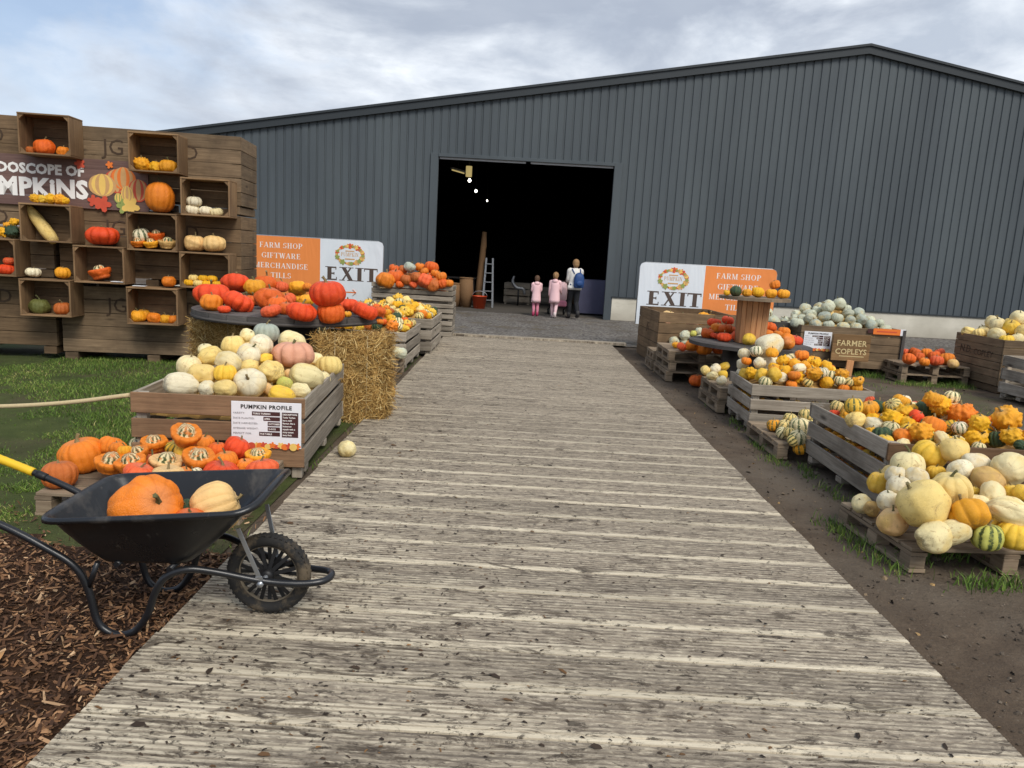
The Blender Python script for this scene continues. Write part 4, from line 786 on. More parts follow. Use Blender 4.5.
(18, 4, 9, 2.793, 12.355, 0.336, 0.09, 0.83, 0.02, 3.37, 'grey green oval squash on the pallet by the tall box, second from left', 0),
(18, 4, 9, 2.793, 12.355, 0.484, 0.094, 0.78, 0.07, 5.47, 'grey green oval squash on the pallet by the tall box, rightmost', 0),
(18, 4, 9, 2.63, 12.389, 0.364, 0.095, 0.78, 0.64, 3.03, 'grey green oval squash on the pallet by the tall box, leftmost', 0),
(14, 1, 1, 3.573, 10.582, 0.818, 0.118, 0.62, -0.5, 5.9, 'deep orange squat pumpkin on the reel lower disc, rightmost, upper tier', 0),
(14, 0, 0, 3.74, 10.436, 0.783, 0.094, 0.8, 0.06, 2.07, 'orange ribbed pumpkin on the reel lower disc, rightmost, middle tier', 0),
(14, 0, 2, 2.82, 10.705, 0.712, 0.083, 0.84, 0.09, 0.8, 'red ribbed pumpkin on the reel lower disc, middle tier', 0),
(14, 1, 2, 2.82, 10.705, 0.843, 0.101, 0.62, -0.14, 5.31, 'red squat pumpkin on the reel lower disc, leftmost, upper tier', 0),
(14, 1, 2, 3.023, 10.737, 0.887, 0.091, 0.62, 0.2, 0.67, 'red squat pumpkin on the reel lower disc, rightmost, upper tier', 0),
(14, 0, 0, 2.834, 10.552, 0.784, 0.085, 0.8, 0.1, 0.76, 'orange ribbed pumpkin on the reel lower disc, upper tier', 0),
(14, 0, 1, 3.052, 10.603, 0.758, 0.071, 0.8, -0.15, 0.02, 'deep orange ribbed pumpkin on the reel lower disc, rightmost, middle tier', 0),
(14, 1, 1, 2.912, 10.406, 0.793, 0.105, 0.62, -0.16, 0.98, 'deep orange squat pumpkin on the reel lower disc, leftmost, upper tier', 0),
(14, 0, 0, 3.492, 10.412, 0.732, 0.105, 0.8, -0.01, 2.53, 'orange ribbed pumpkin on the reel lower disc, leftmost, middle tier', 0),
(14, 0, 0, 3.63, 10.345, 0.756, 0.07, 0.8, 0.07, 0.37, 'orange ribbed pumpkin on the reel lower disc, second from left, middle tier', 0),
(14, 0, 1, 2.655, 10.375, 0.716, 0.088, 0.8, 0.11, 0.55, 'deep orange ribbed pumpkin on the reel lower disc, leftmost, middle tier', 0),
(14, 1, 2, 2.735, 10.269, 0.695, 0.065, 0.62, 0.24, 1.66, 'small red squat pumpkin on the reel lower disc, lower tier', 0),
(14, 1, 2, 2.784, 9.987, 0.71, 0.103, 0.62, 0.03, 5.78, 'red squat pumpkin on the reel lower disc, leftmost, lower tier', 0),
(14, 0, 3, 3.001, 10.082, 0.721, 0.095, 0.8, -0.33, 4.08, 'coral red ribbed pumpkin on the reel lower disc, lower tier', 0),
(14, 1, 2, 3.808, 10.148, 0.709, 0.102, 0.62, -0.21, 3.44, 'red squat pumpkin on the reel lower disc, rightmost, lower tier', 0),
(14, 4, 0, 3.441, 9.473, 0.739, 0.123, 0.78, 0.26, 6.05, 'big orange oval squash on the reel lower disc, lower tier', 0),
(14, 3, 6, 3.04, 9.724, 0.725, 0.087, 0.92, -0.31, 5.93, 'yellow round squash on the reel lower disc, lower tier', 0),
(16, 0, 14, 2.723, 9.85, 1.309, 0.044, 0.8, 0.36, 0.12, 'small golden yellow ribbed pumpkin on the high top of the display reel', 0),
(16, 6, 12, 2.837, 9.85, 1.337, 0.077, 0.85, 0.37, 2.94, 'dark striped squash on the high top of the display reel', 0),
(16, 0, 13, 2.986, 9.85, 1.324, 0.063, 0.8, 0.21, 2.93, 'amber ribbed pumpkin on the high top of the display reel, leftmost', 0),
(16, 0, 14, 3.128, 9.85, 1.339, 0.083, 0.8, 0.23, 2.34, 'golden yellow ribbed pumpkin on the high top of the display reel', 0),
(16, 0, 13, 3.304, 9.85, 1.332, 0.074, 0.8, 0.11, 5.56, 'amber ribbed pumpkin on the high top of the display reel, second from left', 0),
(16, 0, 0, 3.38, 9.97, 1.446, 0.073, 0.8, -0.32, 1.38, 'orange ribbed pumpkin on the high top of the display reel', 0),
(16, 0, 13, 3.468, 9.85, 1.335, 0.079, 0.8, 0.02, 5.66, 'amber ribbed pumpkin on the high top of the display reel, rightmost', 0),
(11, 0, 13, 3.399, 13.585, 0.667, 0.155, 0.83, 0.64, 2.44, 'amber ribbed pumpkin inside the tall crate under the banner, second from left', 0),
(11, 0, 13, 3.35, 12.972, 0.677, 0.169, 0.81, -0.13, 0.36, 'amber ribbed pumpkin inside the tall crate under the banner, rightmost', 0),
(11, 0, 13, 2.865, 13.071, 0.662, 0.149, 0.78, 0.18, 1.65, 'amber ribbed pumpkin inside the tall crate under the banner, leftmost', 0),
(11, 1, 15, 2.96, 12.729, 0.624, 0.127, 0.64, -0.17, 5.12, 'pinkish squat pumpkin inside the tall crate under the banner, rightmost', 0),
(11, 1, 15, 2.59, 12.888, 0.631, 0.14, 0.65, -0.02, 5.94, 'pinkish squat pumpkin inside the tall crate under the banner, leftmost', 0),
(11, 0, 10, 2.76, 13.626, 0.669, 0.158, 0.75, 0.21, 1.04, 'peach ribbed pumpkin inside the tall crate under the banner', 0),
(11, 1, 10, 2.732, 12.68, 0.626, 0.13, 0.59, 0.01, 0.13, 'peach squat pumpkin inside the tall crate under the banner', 0),
(11, 0, 13, 3.266, 12.692, 0.655, 0.14, 0.79, 0.35, 3.92, 'amber ribbed pumpkin inside the tall crate under the banner, third from left', 0),
(7, 3, 9, 5.419, 13.478, 1.004, 0.108, 0.94, 0.28, 1.1, 'grey green round squash in the grey squash crate, second from left, upper tier', 0),
(7, 0, 9, 5.795, 13.223, 1.039, 0.08, 0.78, -0.01, 5.63, 'grey green ribbed pumpkin in the grey squash crate, rightmost, upper tier', 0),
(7, 4, 9, 6.303, 12.772, 0.735, 0.1, 0.8, -0.54, 1.95, 'grey green oval squash in the grey squash crate, rightmost, lower tier', 0),
(7, 4, 9, 5.107, 13.778, 0.733, 0.098, 0.8, -0.09, 3.66, 'grey green oval squash in the grey squash crate, leftmost, middle tier', 0),
(7, 0, 9, 5.335, 12.793, 0.755, 0.101, 0.79, -0.22, 1.75, 'grey green ribbed pumpkin in the grey squash crate, second from left, lower tier', 0),
(7, 4, 9, 5.591, 12.781, 0.741, 0.098, 0.8, -0.49, 4.85, 'grey green oval squash in the grey squash crate, leftmost, lower tier', 0),
(7, 3, 8, 5.853, 13.376, 1.022, 0.09, 0.89, 0.19, 1.35, 'blue grey round squash in the grey squash crate, upper tier', 0),
(7, 3, 9, 5.8, 12.776, 0.746, 0.094, 0.88, -0.01, 3.47, 'grey green round squash in the grey squash crate, rightmost, lower tier', 0),
(7, 3, 8, 6.07, 12.814, 0.786, 0.104, 0.91, 0.7, 4.38, 'blue grey round squash in the grey squash crate, rightmost, lower tier', 0),
(7, 4, 8, 5.967, 13.099, 0.961, 0.115, 0.75, -0.11, 5.49, 'blue grey oval squash in the grey squash crate, upper tier', 0),
(7, 3, 8, 5.107, 12.78, 0.754, 0.099, 0.96, 0.3, 4.25, 'blue grey round squash in the grey squash crate, second from left, lower tier', 0),
(7, 4, 9, 6.129, 12.99, 0.852, 0.098, 0.74, -0.44, 3.07, 'grey green oval squash in the grey squash crate, rightmost, middle tier', 0),
(7, 0, 9, 5.527, 12.935, 0.876, 0.104, 0.82, -0.16, 4.22, 'grey green ribbed pumpkin in the grey squash crate, second from left, middle tier', 0),
(7, 3, 8, 6.229, 13.25, 0.816, 0.11, 0.91, -0.18, 5.64, 'blue grey round squash in the grey squash crate, third from left, lower tier', 0),
(7, 4, 8, 5.312, 12.957, 0.888, 0.098, 0.83, 0.01, 1.3, 'blue grey oval squash in the grey squash crate, leftmost, middle tier', 0),
(7, 4, 8, 5.742, 12.902, 0.845, 0.102, 0.82, -0.71, 3.01, 'blue grey oval squash in the grey squash crate, second from left, middle tier', 0),
(7, 3, 9, 5.423, 13.124, 1.053, 0.114, 0.97, -0.54, 1.76, 'grey green round squash in the grey squash crate, third from left, upper tier', 0),
(7, 3, 9, 5.645, 13.202, 1.114, 0.109, 0.95, -0.28, 1.6, 'grey green round squash in the grey squash crate, rightmost, upper tier', 0),
(7, 4, 9, 5.095, 12.99, 0.84, 0.103, 0.81, -0.34, 3.31, 'grey green oval squash in the grey squash crate, fifth from left, middle tier', 0),
(7, 4, 9, 5.088, 13.633, 0.84, 0.108, 0.76, 0.62, 5.37, 'grey green oval squash in the grey squash crate, third from left, middle tier', 0),
(7, 4, 9, 5.201, 13.441, 0.903, 0.102, 0.76, 0.05, 6.07, 'grey green oval squash in the grey squash crate, leftmost, upper tier', 0),
(7, 4, 9, 5.755, 13.052, 0.963, 0.094, 0.8, -0.33, 0.34, 'grey green oval squash in the grey squash crate, rightmost, upper tier', 0),
(7, 0, 9, 5.2, 13.254, 0.902, 0.099, 0.82, 0.04, 0.03, 'grey green ribbed pumpkin in the grey squash crate, leftmost, upper tier', 0),
(7, 4, 9, 4.968, 13.369, 0.769, 0.108, 0.81, 0.56, 6.16, 'grey green oval squash in the grey squash crate, second from left, middle tier', 0),
(7, 0, 9, 6.278, 13.077, 0.761, 0.091, 0.77, 0.02, 6.07, 'grey green ribbed pumpkin in the grey squash crate, third from left, lower tier', 0),
(7, 3, 9, 4.809, 13.181, 0.673, 0.09, 0.93, -0.24, 1.18, 'grey green round squash in the grey squash crate, leftmost, lower tier', 0),
(7, 0, 9, 6.302, 13.753, 0.846, 0.115, 0.84, 0.12, 0.92, 'grey green ribbed pumpkin in the grey squash crate, rightmost, middle tier', 0),
(7, 0, 9, 5.321, 13.319, 0.973, 0.085, 0.81, 0.05, 0.31, 'grey green ribbed pumpkin in the grey squash crate, second from left, upper tier', 0),
(7, 3, 8, 4.802, 13.487, 0.684, 0.108, 0.97, 0.02, 5.95, 'blue grey round squash in the grey squash crate, leftmost, lower tier', 0),
(7, 0, 9, 4.899, 13.719, 0.723, 0.099, 0.75, 0.56, 5.12, 'grey green ribbed pumpkin in the grey squash crate, leftmost, middle tier', 0),
(7, 0, 9, 4.808, 12.827, 0.758, 0.114, 0.8, -0.15, 4.28, 'grey green ribbed pumpkin in the grey squash crate, leftmost, lower tier', 0),
(7, 4, 8, 5.918, 12.88, 0.873, 0.102, 0.74, 0.29, 3.36, 'blue grey oval squash in the grey squash crate, rightmost, middle tier', 0),
(7, 4, 9, 5.03, 13.159, 0.802, 0.103, 0.79, -0.12, 4.47, 'grey green oval squash in the grey squash crate, fourth from left, middle tier', 0),
(7, 0, 9, 6.233, 12.861, 0.83, 0.085, 0.85, 0.23, 2.05, 'grey green ribbed pumpkin in the grey squash crate, rightmost, lower tier', 0),
(7, 3, 9, 5.229, 13.653, 0.975, 0.1, 0.93, 0.26, 2.52, 'grey green round squash in the grey squash crate, leftmost, upper tier', 0),
(8, 3, 9, 4.519, 13.219, 0.715, 0.133, 0.96, -0.23, 1.4, 'grey green round squash in the darker box of grey squashes, rightmost', 0),
(8, 3, 9, 4.512, 13.608, 0.836, 0.122, 0.97, 0.22, 2.04, 'grey green round squash in the darker box of grey squashes, leftmost', 0),
(8, 4, 9, 4.42, 13.358, 0.829, 0.11, 0.8, 0.2, 5.99, 'grey green oval squash in the darker box of grey squashes', 0),
(20, 3, 4, 7.813, 12.481, 0.814, 0.114, 0.91, -0.24, 1.32, 'cream round squash in the big end crate, middle tier', 0),
(20, 4, 7, 8.122, 12.292, 0.958, 0.125, 0.82, 0.1, 3.41, 'pale yellow oval squash in the big end crate, rightmost, middle tier', 0),
(20, 4, 7, 7.884, 11.562, 0.888, 0.134, 0.78, 0.14, 3.75, 'pale yellow oval squash in the big end crate, lower tier', 0),
(20, 3, 4, 7.704, 11.475, 0.799, 0.092, 0.87, -0.17, 1.65, 'cream round squash in the big end crate, lower tier', 0),
(20, 3, 4, 7.899, 12.42, 0.975, 0.12, 0.96, -0.17, 3.95, 'cream round squash in the big end crate, leftmost, upper tier', 0),
(20, 4, 7, 7.542, 12.441, 0.782, 0.115, 0.82, -0.22, 1.75, 'pale yellow oval squash in the big end crate, leftmost, middle tier', 0),
(20, 3, 4, 8.092, 12.115, 1.103, 0.11, 0.93, 0.37, 0.2, 'cream round squash in the big end crate, third from left, upper tier', 0),
(20, 0, 6, 7.535, 11.463, 0.769, 0.1, 0.83, 0.11, 4.76, 'yellow ribbed pumpkin in the big end crate, lower tier', 0),
(20, 4, 4, 7.574, 11.762, 0.816, 0.134, 0.75, 0.17, 3.21, 'cream oval squash in the big end crate, lower tier', 0),
(20, 3, 4, 7.782, 12.11, 0.958, 0.126, 0.88, -0.18, 2.0, 'cream round squash in the big end crate, second from left, upper tier', 0),
(20, 0, 7, 7.583, 12.238, 0.799, 0.1, 0.78, -0.39, 0.27, 'pale yellow ribbed pumpkin in the big end crate, lower tier', 0),
(20, 0, 6, 7.797, 11.782, 0.952, 0.125, 0.85, 0.57, 5.32, 'yellow ribbed pumpkin in the big end crate, middle tier', 0),
(20, 3, 4, 7.972, 11.903, 1.077, 0.125, 0.9, 0.16, 5.85, 'cream round squash in the big end crate, rightmost, upper tier', 0),
(15, 0, 3, 6.781, 12.886, 0.339, 0.08, 0.8, 0.49, 2.11, 'coral red ribbed pumpkin on the pallet between two big crates, middle tier', 0),
(15, 0, 1, 6.871, 12.773, 0.372, 0.096, 0.8, 0.3, 1.1, 'deep orange ribbed pumpkin on the pallet between two big crates, upper tier', 0),
(15, 0, 0, 7.12, 12.865, 0.361, 0.097, 0.8, 0.38, 3.03, 'orange ribbed pumpkin on the pallet between two big crates, middle tier', 0),
(15, 0, 3, 7.336, 12.86, 0.374, 0.093, 0.8, -0.43, 0.95, 'coral red ribbed pumpkin on the pallet between two big crates, upper tier', 0),
(15, 0, 1, 6.728, 12.368, 0.34, 0.093, 0.8, -0.04, 4.35, 'deep orange ribbed pumpkin on the pallet between two big crates, leftmost, middle tier', 0),
(15, 0, 1, 7.106, 12.595, 0.348, 0.104, 0.8, -0.13, 1.11, 'deep orange ribbed pumpkin on the pallet between two big crates, rightmost, middle tier', 0),
(15, 0, 0, 7.061, 12.136, 0.357, 0.117, 0.8, -0.46, 6.1, 'orange ribbed pumpkin on the pallet between two big crates, rightmost, lower tier', 0),
(15, 0, 1, 6.339, 11.927, 0.345, 0.107, 0.8, -0.44, 5.76, 'deep orange ribbed pumpkin on the pallet between two big crates, lower tier', 0),
(15, 0, 0, 6.589, 11.925, 0.31, 0.082, 0.8, 0.16, 0.34, 'orange ribbed pumpkin on the pallet between two big crates, leftmost, lower tier', 0),
(15, 0, 3, 6.781, 11.925, 0.341, 0.107, 0.8, 0.08, 4.93, 'coral red ribbed pumpkin on the pallet between two big crates, lower tier', 0),
(15, 3, 10, 7.053, 11.926, 0.307, 0.082, 0.92, 0.15, 2.82, 'peach round squash on the pallet between two big crates, lower tier', 0),
(3, 10, 0, -2.006, 10.84, 0.712, 0.075, 0.64, 0.26, 5.94, 'orange mini pumpkin in the first grey crate, leftmost, upper tier', 0),
(3, 10, 0, -1.655, 10.986, 0.497, 0.068, 0.69, 0.57, 4.44, 'orange mini pumpkin in the first grey crate, lower tier', 0),
(3, 6, 7, -1.847, 11.255, 0.633, 0.081, 0.83, 0.29, 4.33, 'pale yellow green striped squash in the first grey crate, leftmost, middle tier', 0),
(3, 0, 1, -2.009, 10.693, 0.672, 0.067, 0.76, 0.53, 6.17, 'deep orange ribbed pumpkin in the first grey crate, leftmost, middle tier', 0),
(3, 8, 13, -1.956, 10.994, 0.691, 0.067, 0.89, -0.11, 2.83, 'amber bumpy gourd in the first grey crate, upper tier', 0),
(3, 8, 0, -2.341, 10.932, 0.765, 0.082, 0.85, 0.1, 1.23, 'orange bumpy gourd in the first grey crate, upper tier', 0),
(3, 6, 4, -1.756, 10.828, 0.575, 0.077, 0.9, 0.46, 3.56, 'cream green striped squash in the first grey crate, middle tier', 0),
(3, 6, 7, -1.66, 11.62, 0.503, 0.059, 0.85, -0.31, 3.31, 'pale yellow green striped squash in the first grey crate, rightmost, middle tier', 0),
(3, 0, 1, -1.759, 11.445, 0.559, 0.058, 0.81, 0.17, 6.21, 'deep orange ribbed pumpkin in the first grey crate, rightmost, middle tier', 0),
(3, 7, 12, -1.828, 11.1, 0.626, 0.078, 0.97, 0.01, 2.99, 'dark green acorn squash in the first grey crate, middle tier', 0),
(3, 11, 14, -2.382, 10.366, 0.526, 0.058, 0.93, -0.02, 2.24, 'golden yellow small gourd in the first grey crate, lower tier', 0),
(3, 0, 17, -2.109, 10.416, 0.551, 0.068, 0.84, 0.26, 1.63, 'brownish orange ribbed pumpkin in the first grey crate, lower tier', 0),
(3, 0, 17, -1.975, 11.372, 0.686, 0.064, 0.85, -0.09, 5.79, 'brownish orange ribbed pumpkin in the first grey crate, upper tier', 0),
(3, 10, 0, -2.021, 11.231, 0.722, 0.077, 0.65, -0.9, 1.11, 'orange mini pumpkin in the first grey crate, rightmost, upper tier', 0),
(3, 11, 6, -2.098, 11.147, 0.767, 0.058, 0.92, 0.29, 1.28, 'yellow small gourd in the first grey crate, rightmost, upper tier', 0),
(3, 6, 4, -2.212, 10.945, 0.782, 0.061, 0.88, 0.09, 0.3, 'cream green striped squash in the first grey crate, upper tier', 0),
(3, 6, 7, -1.657, 11.391, 0.503, 0.06, 0.85, 0.04, 2.15, 'pale yellow green striped squash in the first grey crate, lower tier', 0),
(3, 8, 0, -1.772, 10.419, 0.567, 0.078, 0.96, 0.28, 0.91, 'orange bumpy gourd in the first grey crate, lower tier', 0),
(3, 10, 1, -1.935, 10.542, 0.601, 0.071, 0.68, -0.07, 1.11, 'deep orange mini pumpkin in the first grey crate, middle tier', 0),
(3, 11, 6, -2.249, 11.062, 0.813, 0.074, 0.96, 0.36, 0.26, 'yellow small gourd in the first grey crate, leftmost, upper tier', 0),
(3, 8, 14, -1.866, 10.765, 0.631, 0.06, 0.89, -0.2, 1.47, 'golden yellow bumpy gourd in the first grey crate, middle tier', 0),
(3, 7, 12, -1.982, 10.379, 0.553, 0.078, 0.93, 0.18, 3.68, 'dark green acorn squash in the first grey crate, lower tier', 0),
(3, 0, 1, -2.087, 10.924, 0.767, 0.073, 0.82, 0.05, 1.84, 'deep orange ribbed pumpkin in the first grey crate, upper tier', 0),
(3, 11, 6, -1.678, 10.677, 0.516, 0.058, 0.92, -0.18, 4.9, 'yellow small gourd in the first grey crate, second from left, lower tier', 0),
(3, 8, 13, -2.513, 10.391, 0.547, 0.07, 0.84, 0.2, 5.04, 'amber bumpy gourd in the first grey crate, lower tier', 0),
(3, 11, 6, -2.217, 10.35, 0.52, 0.059, 0.95, -0.08, 5.83, 'yellow small gourd in the first grey crate, leftmost, lower tier', 0),
(3, 11, 14, -1.815, 10.658, 0.602, 0.063, 0.87, 0.15, 2.7, 'golden yellow small gourd in the first grey crate, middle tier', 0),
(3, 11, 14, -1.849, 11.502, 0.629, 0.071, 0.88, 0.55, 5.32, 'golden yellow small gourd in the first grey crate, upper tier', 0),
(3, 11, 6, -1.673, 11.105, 0.525, 0.072, 0.85, 0.49, 0.51, 'yellow small gourd in the first grey crate, rightmost, lower tier', 0),
(3, 11, 6, -1.634, 10.774, 0.489, 0.057, 0.85, 0.37, 4.07, 'yellow small gourd in the first grey crate, third from left, lower tier', 0),
(3, 6, 4, -1.717, 10.553, 0.549, 0.073, 0.87, 0.43, 2.78, 'cream green striped squash in the first grey crate, lower tier', 0),
(3, 11, 6, -1.866, 10.875, 0.629, 0.059, 0.85, -0.26, 4.33, 'yellow small gourd in the first grey crate, middle tier', 0),
(3, 6, 7, -2.212, 11.213, 0.774, 0.082, 0.87, 0.18, 0.77, 'pale yellow green striped squash in the first grey crate, upper tier', 0),
(3, 0, 17, -1.674, 11.272, 0.515, 0.067, 0.83, 0.55, 3.26, 'brownish orange ribbed pumpkin in the first grey crate, middle tier', 0),
(4, 11, 7, -1.942, 12.709, 0.773, 0.08, 0.93, -0.42, 0.72, 'pale yellow small gourd in the second grey crate, rightmost, upper tier', 0),
(4, 0, 0, -1.738, 13.014, 0.674, 0.078, 0.77, -0.42, 4.58, 'orange ribbed pumpkin in the second grey crate, upper tier', 0),
(4, 11, 14, -1.768, 12.593, 0.7, 0.082, 0.94, 0.43, 3.6, 'golden yellow small gourd in the second grey crate, rightmost, upper tier', 0),
(4, 6, 7, -2.194, 12.306, 0.677, 0.07, 0.84, 0.57, 2.5, 'pale yellow green striped squash in the second grey crate, middle tier', 0),
(4, 6, 7, -1.607, 11.981, 0.581, 0.078, 0.83, 0.31, 5.9, 'pale yellow green striped squash in the second grey crate, lower tier', 0),
(4, 11, 7, -1.966, 12.142, 0.622, 0.062, 0.95, -0.18, 1.95, 'pale yellow small gourd in the second grey crate, leftmost, lower tier', 0),
(4, 11, 6, -1.79, 12.13, 0.623, 0.068, 0.85, 0.5, 5.54, 'yellow small gourd in the second grey crate, lower tier', 0),
(4, 8, 14, -1.786, 12.268, 0.678, 0.082, 0.93, -0.0, 2.7, 'golden yellow bumpy gourd in the second grey crate, second from left, middle tier', 0),
(4, 11, 7, -1.692, 12.842, 0.665, 0.08, 0.85, 0.02, 1.07, 'pale yellow small gourd in the second grey crate, rightmost, middle tier', 0),
(4, 11, 6, -1.624, 13.219, 0.613, 0.074, 0.95, 0.41, 0.33, 'yellow small gourd in the second grey crate, middle tier', 0),
(4, 6, 4, -2.028, 12.55, 0.759, 0.075, 0.79, 0.08, 3.18, 'cream green striped squash in the second grey crate, upper tier', 0),
(4, 11, 7, -1.884, 11.943, 0.557, 0.06, 0.87, -0.12, 1.16, 'pale yellow small gourd in the second grey crate, rightmost, lower tier', 0),
(4, 11, 14, -2.036, 12.385, 0.715, 0.081, 0.85, -0.2, 0.56, 'golden yellow small gourd in the second grey crate, leftmost, upper tier', 0),
(4, 6, 4, -1.585, 12.609, 0.599, 0.059, 0.87, -0.11, 5.8, 'cream green striped squash in the second grey crate, second from left, lower tier', 0),
(4, 8, 14, -2.328, 12.668, 0.661, 0.084, 0.95, 0.39, 0.69, 'golden yellow bumpy gourd in the second grey crate, leftmost, middle tier', 0),
(4, 11, 6, -1.868, 12.381, 0.717, 0.084, 0.88, -0.4, 3.1, 'yellow small gourd in the second grey crate, upper tier', 0),
(4, 6, 4, -2.118, 12.123, 0.628, 0.08, 0.89, 0.02, 5.33, 'cream green striped squash in the second grey crate, leftmost, lower tier', 0),
(4, 11, 7, -1.648, 12.38, 0.645, 0.078, 0.95, 0.54, 2.48, 'pale yellow small gourd in the second grey crate, second from left, middle tier', 0),
(4, 8, 14, -1.893, 12.84, 0.731, 0.072, 0.93, 0.2, 3.2, 'golden yellow bumpy gourd in the second grey crate, rightmost, upper tier', 0),
(4, 7, 12, -1.924, 12.25, 0.664, 0.068, 0.93, 0.27, 1.45, 'dark green acorn squash in the second grey crate, leftmost, middle tier', 0),
(4, 0, 0, -1.575, 12.181, 0.609, 0.081, 0.76, -0.22, 5.86, 'orange ribbed pumpkin in the second grey crate, lower tier', 0),
(4, 8, 6, -1.512, 12.769, 0.59, 0.082, 0.9, 0.07, 6.07, 'yellow bumpy gourd in the second grey crate, rightmost, lower tier', 0),
(4, 11, 7, -2.09, 12.261, 0.656, 0.058, 0.87, -0.11, 2.82, 'pale yellow small gourd in the second grey crate, leftmost, middle tier', 0),
(4, 11, 14, -1.51, 12.325, 0.572, 0.062, 0.85, -0.13, 3.71, 'golden yellow small gourd in the second grey crate, lower tier', 0),
(4, 8, 14, -2.333, 13.002, 0.661, 0.087, 0.96, -0.29, 5.07, 'golden yellow bumpy gourd in the second grey crate, leftmost, upper tier', 0),
(4, 7, 12, -1.514, 13.116, 0.593, 0.08, 0.91, -0.2, 1.54, 'dark green acorn squash in the second grey crate, rightmost, middle tier', 0),
(4, 8, 6, -2.088, 12.723, 0.798, 0.089, 0.86, -0.26, 1.13, 'yellow bumpy gourd in the second grey crate, upper tier', 0),
(4, 6, 4, -1.504, 12.489, 0.57, 0.065, 0.85, 0.14, 1.66, 'cream green striped squash in the second grey crate, rightmost, lower tier', 0),
(4, 8, 6, -1.848, 12.011, 0.647, 0.086, 0.85, -0.67, 3.2, 'yellow bumpy gourd in the second grey crate, leftmost, lower tier', 0),
(4, 11, 7, -2.165, 12.426, 0.759, 0.082, 0.89, 0.39, 2.4, 'pale yellow small gourd in the second grey crate, leftmost, upper tier', 0),
(4, 8, 14, -1.657, 12.691, 0.647, 0.076, 0.88, -0.11, 5.34, 'golden yellow bumpy gourd in the second grey crate, rightmost, middle tier', 0),
(13, 0, 17, -2.059, 14.841, 0.966, 0.141, 0.83, 0.16, 2.74, 'brownish orange ribbed pumpkin on the crate stack beside the doorway, leftmost, lower tier', 0),
(13, 0, 0, -1.556, 14.809, 0.973, 0.15, 0.85, 0.11, 1.54, 'orange ribbed pumpkin on the crate stack beside the doorway, second from left, lower tier', 0),
(13, 0, 1, -2.528, 14.797, 0.959, 0.131, 0.82, 0.31, 5.9, 'deep orange ribbed pumpkin on the crate stack beside the doorway, leftmost, lower tier', 0),
(13, 0, 0, -2.305, 14.749, 0.953, 0.124, 0.78, 0.59, 4.58, 'orange ribbed pumpkin on the crate stack beside the doorway, leftmost, lower tier', 0),
(13, 0, 0, -2.239, 14.893, 1.078, 0.122, 0.8, -0.01, 3.3, 'orange ribbed pumpkin on the crate stack beside the doorway, leftmost, middle tier', 0),
(13, 0, 1, -2.505, 14.763, 1.235, 0.11, 0.8, 0.32, 0.94, 'deep orange ribbed pumpkin on the crate stack beside the doorway, leftmost, upper tier', 0),
(13, 0, 17, -2.33, 14.752, 1.239, 0.093, 0.8, -0.54, 3.88, 'brownish orange ribbed pumpkin on the crate stack beside the doorway, upper tier', 0),
(13, 0, 8, -2.186, 14.674, 1.294, 0.115, 0.8, -0.39, 4.93, 'blue grey ribbed pumpkin on the crate stack beside the doorway, upper tier', 0),
(13, 0, 0, -2.013, 14.84, 1.136, 0.1, 0.82, -0.22, 1.74, 'orange ribbed pumpkin on the crate stack beside the doorway, leftmost, upper tier', 0),
(13, 0, 0, -2.013, 14.84, 1.301, 0.105, 0.8, -0.29, 3.69, 'orange ribbed pumpkin on the crate stack beside the doorway, second from left, upper tier', 0),
(13, 0, 1, -1.771, 14.751, 1.127, 0.125, 0.83, -1.13, 3.56, 'deep orange ribbed pumpkin on the crate stack beside the doorway, middle tier', 0),
(13, 0, 1, -1.771, 14.751, 1.316, 0.139, 0.8, -0.22, 5.83, 'deep orange ribbed pumpkin on the crate stack beside the doorway, rightmost, upper tier', 0),
(13, 0, 0, -1.885, 14.593, 1.227, 0.086, 0.8, -0.42, 1.59, 'small orange ribbed pumpkin on the crate stack beside the doorway, upper tier', 0),
(13, 0, 0, -1.67, 14.578, 1.199, 0.092, 0.8, 0.17, 0.78, 'orange ribbed pumpkin on the crate stack beside the doorway, rightmost, upper tier', 0),
(13, 0, 1, -2.435, 14.537, 1.101, 0.16, 0.8, 0.2, 0.04, 'big deep orange ribbed pumpkin on the crate stack beside the doorway, middle tier', 0),
(13, 0, 17, -2.201, 14.441, 1.05, 0.131, 0.8, -0.1, 4.93, 'brownish orange ribbed pumpkin on the crate stack beside the doorway, leftmost, middle tier', 0),
(13, 0, 17, -2.004, 14.401, 1.112, 0.124, 0.8, 0.24, 2.85, 'brownish orange ribbed pumpkin on the crate stack beside the doorway, rightmost, middle tier', 0),
(13, 0, 0, -1.541, 14.46, 1.153, 0.108, 0.8, 0.24, 4.75, 'orange ribbed pumpkin on the crate stack beside the doorway, rightmost, middle tier', 0),
(13, 0, 0, -2.608, 14.402, 1.028, 0.187, 0.8, -0.2, 4.74, 'big orange ribbed pumpkin on the crate stack beside the doorway, middle tier', 0),
(13, 0, 1, -2.323, 14.408, 0.959, 0.085, 0.8, -0.03, 2.01, 'small deep orange ribbed pumpkin on the crate stack beside the doorway, lower tier', 0),
(13, 0, 3, -2.068, 14.407, 0.974, 0.085, 0.8, 0.17, 1.75, 'small coral red ribbed pumpkin on the crate stack beside the doorway, lower tier', 0),
(13, 0, 3, -1.843, 14.4, 1.054, 0.17, 0.8, -0.49, 5.65, 'big coral red ribbed pumpkin on the crate stack beside the doorway, middle tier', 0),
(13, 0, 1, -1.491, 14.409, 1.017, 0.113, 0.8, -0.44, 1.16, 'deep orange ribbed pumpkin on the crate stack beside the doorway, rightmost, lower tier', 0),
